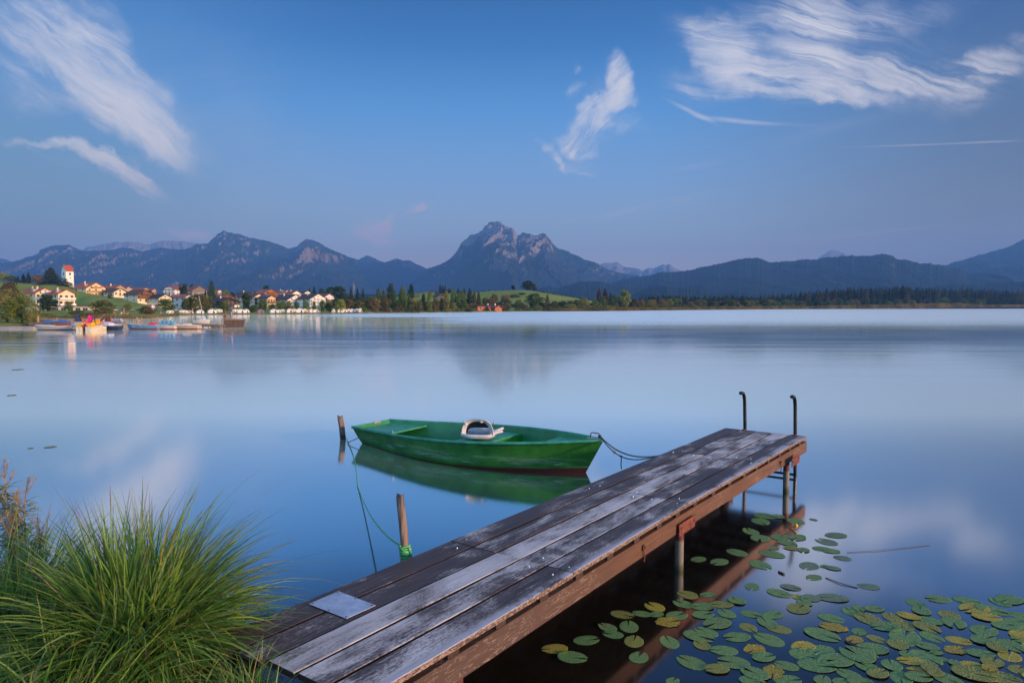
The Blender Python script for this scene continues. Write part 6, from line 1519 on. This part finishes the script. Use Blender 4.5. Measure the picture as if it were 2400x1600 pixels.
for i, (px, w, yt, k, l, c) in enumerate(((397, 15, 730, 'camper_van', 'white camper van parked under the wide green tree', None), (428, 16, 729, 'caravan', 'white caravan with dark windows left of the tan awning', None), (443, 16, 729, 'tent', 'tan awning tent beside the white caravan', M_CANVAS2), (468, 15, 728, 'tent', 'white tent under the grey willow pair', None),
    (496, 17, 726, 'tent', 'tall white tent right of the willows', None), (512, 14, 727, 'caravan', 'caravan with brown panel next to the tall white tent', None), (550, 12, 727, 'camper_van', 'white van behind the man on the platform', None), (563, 18, 726, 'tent', 'big white house tent behind the wooden platform', None), (577, 11, 726, 'tent', 'pointed white tent touching the big house tent', None),
    (610, 14, 726, 'tent', 'small kiosk tent with dark violet top', simple('violet_canvas', (0.22, 0.15, 0.17), .8)), (641, 16, 726, 'tent', 'white tent in front of the dense green tree', None), (653, 8, 727, 'tent', 'narrow white tent in the middle of the row', None), (661, 9, 727, 'caravan', 'cream caravan in the middle of the row', None), (678, 12, 725, 'tent', 'peaked white tent alone before the hotel lawn', None),
    (689, 9, 726, 'caravan', 'white caravan left of the widest tent', None), (702, 15, 724, 'tent', 'widest white tent before the twin hotel', None), (713, 9, 726, 'camper_van', 'grey-white van right of the widest tent', None), (721, 8, 727, 'tent', 'low tent beside the grey-white van', M_CANVAS2), (730, 10, 725, 'tent', 'peaked white tent left of a round one', None), (740, 10, 725, 'tent', 'round-topped pale tent of the hotel end', None),
    (750, 10, 725, 'tent', 'tan-walled peaked tent of the hotel end', M_CANVAS2), (780, 8, 725, 'tent', 'small white tent before the dark tree', None), (795, 8, 725, 'tent', 'white tent left of the low box tent', None), (805, 13, 725, 'tent', 'wide low box tent near the campsite end', None), (816, 8, 726, 'caravan', 'pale caravan near the campsite end', None), (825, 9, 725, 'tent', 'white tent third from the campsite end', None), (836, 11, 726, 'caravan', 'white caravan next to the last tent', None), (844, 8, 724, 'tent', 'last peaked white tent of the campsite', None))):
    D_ = float(interp(px, SHORE)) + 12
    tent(px, w * 1.1, yt - 2.2, l, k, D_, c)
def car(px, w, D, col, label):
    zb = gz(px, D); u = ray(px, 719)[0]; L_ = w / FPX * D
    root = empty('parked_car', (u * D, D, zb), -math.atan(u) + R(4), label, 'car', 'cars parked on the meadow edge')
    k = L_ / 4.3; b_ = MB()
    b_.prism([(-2.15, .25), (2.1, .25), (2.15, .6), (1.95, .82), (1.05, .92), (-1.9, .95), (-2.15, .75)], -.85, .85); b_.build('body', simple('car_paint_' + label.split()[0], col, .3, .1), root)
    c = MB(); c.prism([(-1.75, .94), (.95, .91), (.35, 1.42), (-1.3, 1.45)], -.76, .76); c.build('cabin_windows', M_GLASSD, root)
    for x in (-1.35, 1.35): link('wheel', WHEEL, root, (x, -.80, .31)); link('wheel', WHEEL, root, (x, .80, .31))
    for y in (-.6, .6): q = MB(); q.box((2.13, y, .62), (.06, .3, .14)); q.build('headlight', M_WHITEP, root)
    root.scale = (k, k, k * 1.15)
for a in ((274, 11, 268, (0.7, 0.68, 0.66), 'white small car at the start of the parked row on the meadow'), (287, 15, 268, (0.03, 0.04, 0.06), 'dark car second in the parked row'), (305, 16, 268, (0.66, 0.62, 0.55), 'pale estate car third in the parked row'), (327, 14, 268, (0.03, 0.06, 0.10), 'dark blue car at the end of the parked row'), (385, 9, 262, (0.35, 0.42, 0.5), 'blue-grey car left of the white camper van'), (412, 10, 275, (0.5, 0.55, 0.6), 'silver car behind the white camper van')):
    car(*a)
# tool shed / trailer and the mast
b_ = MB(); b_.box((0, 0, 1.3), (3.2, 2.4, 2.6)); D = 262; u = ray(357, 719)[0]; o = b_.build('horse_trailer', simple('brown_trailer', (0.16, 0.11, 0.09), .6)); o.location = (u * D, D, gz(357, D)); o.rotation_euler = (0, 0, .5); tag(o, 'brown boxy trailer parked beside the loose bush', 'trailer')
q = MB(); q.box((.3, -1.21, 1.3), (1.1, .03, 1.8)); q.build('door', M_WHITEP, o); q = MB(); q.box((0, 0, 2.68), (3.5, 2.7, .12)); q.build('roof', M_WHITEP, o)
b_ = MB(); D = 600; p = at_depth(829, 665, D); b_.tube([(0, 0, 0), (0, 0, p.z)], .28, 8); b_.tube([(0, 0, p.z - 5), (0, 0, p.z - .5)], .6, 8); b_.tube([(0, 0, p.z), (0, 0, p.z + 1.5)], .12, 6); o = b_.build('radio_mast', simple('mast_grey', (0.22, 0.22, 0.24), .6)); o.location = (p.x, D, 0); tag(o, 'thin pale radio mast rising above the spruces', 'mast')

# ------------------------------------------------------------------ people
SKIN = simple('skin', (0.50, 0.28, 0.20), .6, vary=.1)
def skinned(name, verts, edges, radii, mat, parent=None, sub=2):
    me = bpy.data.meshes.new(name); me.from_pydata(verts, edges, []); me.materials.append(mat)
    o = link(name, me, parent); me.skin_vertices or None
    md = o.modifiers.new('skin', 'SKIN'); md.use_smooth_shade = True
    for v, r_ in zip(me.skin_vertices[0].data, radii): v.radius = (r_, r_ * .85)
    me.skin_vertices[0].data[0].use_root = True
    o.modifiers.new('sub', 'SUBSURF').levels = sub; o.modifiers[-1].render_levels = sub
    return o
def person(loc, rz, pose, shirt, legs, label, hair=(0.05, 0.03, 0.02), scale=1.0):
    root = empty('person', loc, rz, label, 'person'); root.scale = (scale,) * 3
    if pose == 'stand':
        hip = (0, 0, .92); kn = [(-.10, .02, .50), (.11, -.02, .50)]; an = [(-.11, .03, .08), (.13, .03, .08)]; to = [(-.12, -.12, .03), (.15, -.12, .03)]; ch = (0, .01, 1.30); nk = (0, 0, 1.48); hd = (0, -.02, 1.62)
        el = [(-.26, .03, 1.16), (.27, -.02, 1.16)]; wr = [(-.16, -.16, 1.08), (.20, -.18, 1.05)]
    elif pose == 'sit':
        hip = (0, 0, .12); kn = [(-.12, -.38, .42), (.13, -.40, .40)]; an = [(-.12, -.62, .08), (.14, -.66, .08)]; to = [(-.12, -.76, .04), (.14, -.80, .04)]; ch = (0, .05, .52); nk = (0, .05, .70); hd = (0, .02, .84); el = [(-.26, .08, .38), (.26, -.10, .38)]; wr = [(-.22, .2, .10), (.2, -.32, .42)]
    else:
        hip = (0, 0, .12); kn = [(-.10, -.44, .2), (.10, -.44, .12)]; an = [(-.10, -.86, .08), (.1, -.86, .08)]; to = [(-.10, -.92, .16), (.1, -.92, .16)]; ch = (0, .4, .14); nk = (0, .56, .15); hd = (0, .70, .17); el = [(-.28, .36, .1), (.26, .3, .1)]; wr = [(-.26, .1, .08), (.2, .08, .08)]
    sh = [(-.17, ch[1] + .01, ch[2] + .10 if pose != 'lie' else ch[2]), (.17, ch[1] + .01, ch[2] + .10 if pose != 'lie' else ch[2])]
    V = [hip, ch, nk, hd, (hd[0], hd[1] - .01, hd[2] + (.10 if pose != 'lie' else 0))] + sh + el + wr + kn + an + to
    E = [(0, 1), (1, 2), (2, 3), (3, 4), (1, 5), (1, 6), (5, 7), (6, 8), (7, 9), (8, 10), (0, 11), (0, 12), (11, 13), (12, 14), (13, 15), (14, 16)]
    rad = [.14, .15, .055, .10, .07, .06, .06, .045, .045, .03, .03, .075, .075, .045, .045, .04, .04]
    skinned('body', V, E, rad, SKIN, root)
    mix_ = lambda a, b, f: tuple(a[i] * (1 - f) + b[i] * f for i in range(3))
    skinned('shirt', [mix_(hip, ch, .15), ch, mix_(ch, nk, .5)] + sh + [mix_(sh[0], el[0], .9), mix_(sh[1], el[1], .9)], [(0, 1), (1, 2), (1, 3), (1, 4), (3, 5), (4, 6)], [.165, .175, .09, .08, .08, .062, .062], shirt, root)
    skinned('shorts', [hip, mix_(hip, kn[0], .55), mix_(hip, kn[1], .55)], [(0, 1), (0, 2)], [.165, .105, .105], legs, root)
    hb = MB(); hh = Vector(hd) + Vector((0, .025, .05)); hb.tube([hh + Vector((0, 0, -.06)), hh, hh + Vector((0, 0, .055)), hh + Vector((0, 0, .08))], [.10, .108, .08, .03], 12); hb.build('hair', simple('hair_dark', hair, .7), root)
    for s, w_ in ((-1, wr[0]), (1, wr[1])):
        pass
    return root
M_BLUESH = simple('blue_jacket', (0.05, 0.16, 0.42), .7); M_SHORT = simple('dark_shorts', (0.03, 0.035, 0.05), .7); M_REDSW = simple('red_swimwear', (0.5, 0.06, 0.05), .7); M_WSH = simple('white_shirt', (0.65, 0.62, 0.6), .7)

# ------------------------------------------------------------------ jetty, platform, posts
M_JET = simple('jetty_boards', (0.14, 0.10, 0.075), .8, vary=.35, scale=3); M_FLOAT = simple('grey_float', (0.30, 0.28, 0.26), .8, vary=.15, scale=1)
def jetty(label, x0, x1, D, ztop, th, depth, mat, name='jetty', cat='jetty', posts=4, D1=None):
    p0 = Vector((ux(x0, D), D, 0)); D1 = D1 or D; p1 = Vector((ux(x1, D1), D1, 0)); d = p1 - p0; L_ = d.length; an = math.atan2(d.y, d.x)
    root = empty(name, (p0 + p1) / 2, an, label, cat)
    b_ = MB(); n = max(2, int(L_ / 1.2))
    for i in range(n): b_.box((-L_ / 2 + L_ * (i + .5) / n, 0, ztop - th / 2), (L_ / n - .03, depth, th))
    b_.build('deck', mat, root)
    for i in range(posts):
        for y in (-depth / 2 + .06, depth / 2 - .06):
            q = MB(); q.tube([(-L_ / 2 + .2 + (L_ - .4) * i / max(1, posts - 1), y, -.9), (-L_ / 2 + .2 + (L_ - .4) * i / max(1, posts - 1), y, ztop - th)], .07, 6); q.build('post', M_JET, root)
    return root
jetty('long grey float running from the willow bushes to the first rowing boat', -30, 84, 84, .28, .28, 1.2, M_FLOAT, posts=0, name='float', cat='float')
jetty('brown plank jetty with tarpaulins behind the first rowing boat', 78, 168, 93, .55, .35, 2.0, M_JET, posts=3)
jetty('pale jetty behind the pedal boats', 165, 395, 94, .40, .14, 1.6, M_FLOAT, posts=7)
jetty('dark jetty leading to the raised wooden platform', 440, 522, 88, .35, .22, 1.6, M_JET, posts=4)
jetty('thin pale jetty near the reeds behind the moored boats', 95, 360, 128, .45, .1, 1.0, M_FLOAT, posts=6)
jetty('low pale jetty at the end of the campsite', 848, 876, 268, .5, .3, 2.0, M_FLOAT, posts=2)
# raised platform with sloping panelled side
D = 90; root = empty('platform', (ux(541, D), D + 1.2, 0), R(18), 'brown boxy wooden platform at the jetty head', 'platform')
b_ = MB(); b_.prism([(-1.1, .02), (1.0, .02), (1.2, .9), (-1.1, .9)], -1.2, 1.2); b_.build('side_panels', simple('platform_side', (0.085, 0.06, 0.045), .8, vary=.3, scale=4), root)
b_ = MB(); b_.box((.05, 0, .95), (2.6, 2.6, .09)); b_.build('top_boards', simple('platform_top', (0.26, 0.14, 0.09), .8, vary=.2, scale=3), root)
for x in (-.8, -.3, .2, .7): b_ = MB(); b_.box((x, -1.225, .44), (.07, .04, .80)); b_.build('rail', M_JET, root)
person((ux(539, 90.6), 91.0, 1.0), 2.6, 'stand', M_BLUESH, M_SHORT, 'man in blue jacket and dark shorts standing on the wooden platform', scale=.93)
def jpost(px, yt, D, r, label, mat=None, zb=-.8):
    p = at_depth(px, yt, D); b_ = MB(); b_.tube([(0, 0, zb), (0, 0, p.z - .06), (0, 0, p.z)], [r, r * .95, r * .7], 8); o = b_.build('mooring_pole', mat or M_POLE); o.location = (p.x, D, 0); tag(o, label, 'pole', 'mooring poles round the jetties')
M_POLE = simple('tan_pole', (0.34, 0.22, 0.11), .8, vary=.3, scale=6)  # one tan wood tone for all the poles
for a in ((89, 740, 93, .14, 'thick forked pole at the start of the brown jetty'), (133, 743, 94, .07, 'thin pole between the two blue tarpaulins'), (188, 743, 96, .08, 'pole behind the black slide of the pedal boats'), (236, 743, 97, .08, 'pole right of the pink slide'), (260, 743, 97, .06, 'left pole of the pair above the dark blue boat'), (269, 744, 98, .05, 'right pole of the pair above the dark blue boat'),
          (296, 751, 92, .08, 'short pole at the bow of the light blue boat'), (321, 743, 95, .13, 'thickest pole behind the light blue boat'), (326, 745, 97, .06, 'thin pole just right of the thickest one'), (332, 743, 96, .07, 'outer pole of the three behind the light blue boat'), (520, 748, 88, .07, 'short pole at the corner of the wooden platform'), (502, 755, 90, .05, 'low pole on the dark jetty'), (370, 740, 130, .06, 'far pole near the reeds')):
    jpost(*a)
p = at_depth(527, 723, 92); b_ = MB(); b_.tube([(0, 0, -.8), (.02, 0, p.z)], [.13, .10], 9); o = b_.build('signal_post', M_JET); o.location = (p.x, 92, 0); tag(o, 'tall dark post with a life ring beside the standing man', 'post')
q = MB(); q.tube([(.0 + .22 * math.cos(a), -.16, p.z - 1.0 + .22 * math.sin(a)) for a in np.linspace(0, 2 * PI, 15)], .05, 6); q.build('life_ring', simple('ring_orange', (0.55, 0.16, 0.06), .6), o)
for px, l in ((112, 'blue tarpaulin heap on the brown jetty, left one'), (145, 'wider blue tarpaulin heap on the brown jetty, right one')):
    b_ = MB(); w = 1.7 if px == 112 else 2.3
    b_.add([(-w / 2, -.6, 0), (w / 2, -.6, 0), (w / 2, .6, 0), (-w / 2, .6, 0), (-.2, 0, .32), (.25, 0, .26)], [(0, 1, 5, 4), (1, 2, 5), (2, 3, 4, 5), (3, 0, 4), (0, 3, 2, 1)])
    o = b_.build('tarpaulin', simple('blue_tarp', (0.05, 0.14, 0.38), .6, vary=.2, scale=3)); o.location = (ux(px, 93), 93, .56); tag(o, l, 'tarpaulin')

# ------------------------------------------------------------------ moored boats
def small_boat(label, x0, x1, D, hullc, innerc, side=1, seats=2, free=.45, cover=None, bottom=(0.30, 0.07, 0.05), extra=None, beam=1.45, name='rowing_boat', cat='boat', rz=0.0):
    xa, xb = ux(x0, D), ux(x1, D); L_ = xb - xa
    root = empty(name, ((xa + xb) / 2, D, 0), (PI if side < 0 else 0) + rz, label, cat, 'boats moored at the village jetty')
    mh, t, b = new_mat('small_hull'); o = t.coord('Object'); x, y, z = t.sep(o); t.l.new(t.mix(t.smooth(z, .08, .11), bottom, t.mix(t.noise(o, 2, 3), tuple(c * .85 for c in hullc), hullc)), b.inputs['Base Color']); b.inputs['Roughness'].default_value = .4
    N = 18; hb = MB(); rows = ((0.0, -.12, .35), (.0, .0, .72), (.5, .5, .92), (1, 1.0, 1.0))
    def pt(t_, r_, s, ins=0):
        f, zf, bf = r_; w = beam / 2 * min(1, (1.02 - t_) ** .55 * 1.25) * (.80 + .2 * math.sin(min(1, t_ * 1.6) * PI / 2)); zs = free * (1 + .28 * t_ ** 2)
        return Vector((-L_ / 2 + L_ * t_ * (.94 + .06 * max(0, zf)) + ins * 0, s * max(.01, w * bf - ins), zs * zf if zf > 0 else zf))
    for s in (-1, 1):
        vs = [pt(i / N, r_, s) for i in range(N + 1) for r_ in rows]; n = 4
        fs = [((i * n + j), ((i + 1) * n + j), ((i + 1) * n + j + 1), (i * n + j + 1)) for i in range(N) for j in range(3)]
        hb.add(vs, fs if s < 0 else [f[::-1] for f in fs], 0, True)
    hb.poly([pt(0, r_, -1) for r_ in rows][::-1] + [pt(0, r_, 1) for r_ in rows])
    hb.build('hull', mh, root)
    ib = MB(); mi = simple('boat_inside', innerc, .5)
    for s in (-1, 1):
        vs = [pt(i / N, r_, s, .05) for i in range(N + 1) for r_ in ((.2, .3, .8), (1, .98, 1.0))]
        ib.add(vs, [(2 * i, 2 * i + 1, 2 * i + 3, 2 * i + 2) for i in range(N)])
    vs = []; [vs.extend((pt(i / N, (.2, .3, .8), -1, .05), pt(i / N, (.2, .3, .8), 1, .05))) for i in range(N + 1)]
    ib.add(vs, [(2 * i, 2 * i + 2, 2 * i + 3, 2 * i + 1) for i in range(N)]); ib.build('inner_shell', mi, root)
    rb = MB(); rb.tube([pt(i / N, (1, 1, 1), -1) for i in range(N + 1)] + [pt(i / N, (1, 1, 1), 1) for i in range(N, -1, -1)], .035, 6); rb.build('gunwale_rim', M_WHITEP if hullc[0] > .3 else mi, root)
    for k in range(seats):
        f = .25 + .5 * k / max(1, seats - 1); q = MB(); q.box((-L_ / 2 + L_ * f, 0, free * .75), (.3, beam * .85, .05)); q.build('seat', mi, root)
    if cover:
        q = MB(); x0_, x1_, h_ = cover[1]
        q.prism([(-L_ / 2 + L_ * x0_, free * .85), (-L_ / 2 + L_ * x1_, free * .9), (-L_ / 2 + L_ * (x1_ - .04), free + h_ * .5), (-L_ / 2 + L_ * (x0_ + x1_) / 2, free + h_), (-L_ / 2 + L_ * (x0_ + .03), free + h_ * .7)], -beam * .36, beam * .36); q.build('cover', simple('cover_cloth', cover[0], .6), root)
    if extra: extra(root, L_)
    return root
small_boat('white rowing boat with red waterline, nearest the grey float', 82, 168, 78, (0.62, 0.58, 0.52), (0.35, 0.42, 0.5), -1, 3, cover=((0.35, 0.05, 0.06), (.12, .42, .22)))
small_boat('pale grey boat with white canopy left of the pink slide', 164, 206, 79, (0.5, 0.52, 0.5), (0.4, 0.4, 0.4), -1, 2, cover=((0.62, 0.66, 0.72), (.35, .8, .45)), name='motor_boat')
small_boat('dark blue boat with striped round canopy right of the pink slide', 232, 281, 79.5, (0.03, 0.06, 0.15), (0.25, 0.28, 0.33), -1, 2, cover=((0.55, 0.62, 0.72), (.42, .86, .45)), bottom=(0.03, 0.04, 0.06), name='motor_boat')
small_boat('light blue rowing boat with red bottom moored at the thick poles', 298, 372, 80.5, (0.16, 0.34, 0.55), (0.45, 0.45, 0.45), -1, 3, free=.5, cover=((0.45, 0.05, 0.09), (.1, .3, .35)))
def blue_seats(root, L_):
    for k in range(4):
        q = MB(); q.box((-L_ / 2 + L_ * (.2 + .17 * k), -.25, .62), (.32, .5, .1)); q.box((-L_ / 2 + L_ * (.2 + .17 * k) - .18, -.25, .82), (.08, .5, .42)); q.build('seat_shell', simple('sky_blue_seat', (0.10, 0.38, 0.62), .5), root)
small_boat('white electric boat with sky-blue seats between the light blue and cream boats', 355, 412, 81, (0.62, 0.60, 0.56), (0.3, 0.45, 0.55), -1, 0, extra=blue_seats, name='motor_boat')
small_boat('cream boat with small blue fender next to the dark jetty', 396, 466, 81.5, (0.60, 0.50, 0.36), (0.5, 0.48, 0.42), -1, 3, cover=((0.6, 0.55, 0.48), (.3, .55, .25)))
def windshield(root, L_):
    q = MB(); q.prism([(-.3, .5), (.5, .5), (.15, 1.15), (-.1, 1.15)], -.5, .5); q.build('windshield', simple('pale_windshield', (0.45, 0.5, 0.55), .15), root)
    q = MB(); q.tube([(.2, 0, .5), (-.5, 0, 4.2)], .03, 5); q.build('mast', M_STEEL, root)
small_boat('small white cabin boat with windscreen lying behind the dark jetty', 456, 493, 106, (0.60, 0.58, 0.55), (0.4, 0.4, 0.4), 1, 0, free=.55, extra=windshield, name='motor_boat', bottom=(0.2, 0.2, 0.2))
# pedal boats with slides
def pedal_boat(px, D, slide, body, label, scale=1.0, rz=0.0, top=(0.75, 0.42, 0.02)):
    root = empty('pedal_boat', (ux(px, D), D, 0), rz, label, 'pedal boat', 'boats moored at the village jetty'); root.scale = (scale,) * 3
    mw = simple('pedal_white', body, .45); my = simple('pedal_deck_' + label.split()[0], top, .5)
    for s in (-1, 1):
        b_ = MB()
        prof = [(-.28, -.1), (.28, -.1), (.32, .45), (-.32, .45)]
        b_.prism(prof, -1.4, 1.5, 0, Matrix.Translation((s * .52, 0, 0))); b_.build('float', mw, root)
        b_ = MB(); b_.prism([(-.30, .45), (.30, .45), (.24, .85), (-.24, .85)], -1.3, -.5, 0, Matrix.Translation((s * .52, 0, 0))); b_.build('bow_cover', my, root)
    b_ = MB(); b_.box((0, .2, .5), (1.0, 2.2, .1)); b_.build('deck', mw, root)
    for s in (-1, 1): b_ = MB(); b_.box((s * .3, .5, .7), (.42, .45, .12)); b_.box((s * .3, .75, .95), (.42, .1, .5)); b_.build('seat', my, root)
    if slide:
        b_ = MB(); pts = [(-.34, .9, 1.62), (-.28, .5, 1.42), (-.10, .0, .98), (.06, -.5, .66), (.18, -1.0, .52), (.25, -1.5, .5)]
        vs = []
        for (x, y, z) in pts: vs += [(x - .30, y, z + .14), (x - .24, y, z), (x + .24, y, z), (x + .30, y, z + .14)]
        b_.add(vs, [(4 * i + j, 4 * i + j + 1, 4 * i + j + 5, 4 * i + j + 4) for i in range(5) for j in range(3)], 0, False); b_.build('slide', simple('slide_' + label.split()[0], slide, .35), root)
        b_ = MB()
        for s in (-.60, -.10): b_.tube([(s, 1.0, .5), (s, .92, 1.95)], .035, 6)
        for z in (.75, 1.0, 1.25, 1.5): b_.tube([(-.60, .97, z), (-.10, .97, z)], .025, 5)
        b_.build('slide_ladder', M_IRON, root)
    return root
pedal_boat(212, 77, (0.72, 0.02, 0.16), (0.70, 0.62, 0.45), 'white pedal boat with pink slide and two yellow bow covers')
pedal_boat(185, 86, (0.03, 0.04, 0.07), (0.5, 0.5, 0.5), 'grey pedal boat with black slide behind the pale canopy', rz=.5, top=(0.3, 0.1, 0.08))
pedal_boat(240, 86, (0.20, 0.09, 0.05), (0.5, 0.45, 0.4), 'pedal boat with brown slide leaning the other way behind the dark blue boat', rz=-.4, top=(0.4, 0.12, 0.08))
# striped deck chairs on the jetty
def stripes(name, c1, c2):
    m, t, b = new_mat(name); o = t.coord('Object'); w = t.node('ShaderNodeTexWave'); w.bands_direction = 'X'; w.inputs['Scale'].default_value = 1.6; t.l.new(o, w.inputs['Vector']); t.l.new(t.mix(t.math('GREATER_THAN', w.outputs['Fac'], .5), c1, c2), b.inputs['Base Color']); b.inputs['Roughness'].default_value = .8; return m
def deckchair_src(mat):
    root = empty('deck_chair')
    b_ = MB(); b_.add([(-.3, -.45, .28), (.3, -.45, .28), (.3, .1, .30), (-.3, .1, .30), (-.3, .62, 1.02), (.3, .62, 1.02)], [(0, 1, 2, 3), (3, 2, 5, 4)]); b_.build('sling', mat, root)
    b_ = MB()
    for s in (-.32, .32): b_.tube([(s, -.5, .26), (s, .15, .28), (s, .66, 1.06)], .025, 5); b_.tube([(s, -.35, 0), (s, .45, .7)], .022, 5); b_.tube([(s, .5, 0), (s, -.2, .3)], .022, 5)
    b_.build('frame', M_WOOD, root); return root
srcs = {'r': deckchair_src(stripes('red_stripes', (0.42, 0.07, 0.05), (0.62, 0.56, 0.5))), 'b': deckchair_src(stripes('blue_stripes', (0.04, 0.08, 0.30), (0.6, 0.6, 0.6)))}
used = set()
for i, (px, k) in enumerate(((180, 'r'), (187, 'r'), (194, 'r'), (221, 'r'), (228, 'r'), (235, 'r'), (242, 'r'), (262, 'b'), (268, 'b'), (274, 'b'), (280, 'b'), (286, 'b'))):
    o = srcs[k] if k not in used else copy_tree(srcs[k]); used.add(k); o.name = 'deck_chair'
    o.location = (ux(px, 93.5), 93.5, .40); o.rotation_euler = (0, 0, 1.0); o.scale = (.62,) * 3
    tag(o, 'red and white striped deck chair in the row left of the pink slide' if px < 200 else 'red and white striped deck chair in the row right of the pink slide' if k == 'r' else 'blue and white striped deck chair in the row behind the dark blue boat', 'deck chair', 'striped deck chairs on the jetty')
# bathers on the lawn
for i, (px, D, pose, m_, l) in enumerate(((267, 176, 'sit', M_REDSW, 'bather in red sitting alone on the lawn by the water'), (284, 178, 'sit', M_WSH, 'bather in white sitting first in the group of three on the lawn'), (290, 179, 'stand', M_REDSW, 'person in red standing in the group of three on the lawn'), (299, 178, 'sit', M_REDSW, 'bather in red sitting last in the group of three on the lawn'),
    (376, 205, 'sit', M_WSH, 'bather in white sitting under the wide green tree'), (380, 205, 'lie', M_REDSW, 'sunbather lying under the wide green tree'), (411, 214, 'sit', M_SHORT, 'bather sitting near the caravans'), (451, 232, 'stand', M_WSH, 'person in white standing before the tan awning'), (684, 252, 'stand', M_WSH, 'person in white standing at the water before the peaked tent'), (733, 258, 'stand', M_SHORT, 'dark-dressed person walking before the hotel end tents'))):
    person((ux(px, D), D, gz(px, D) + (-.03)), rg.uniform(0, 6), pose, m_, M_SHORT, l)
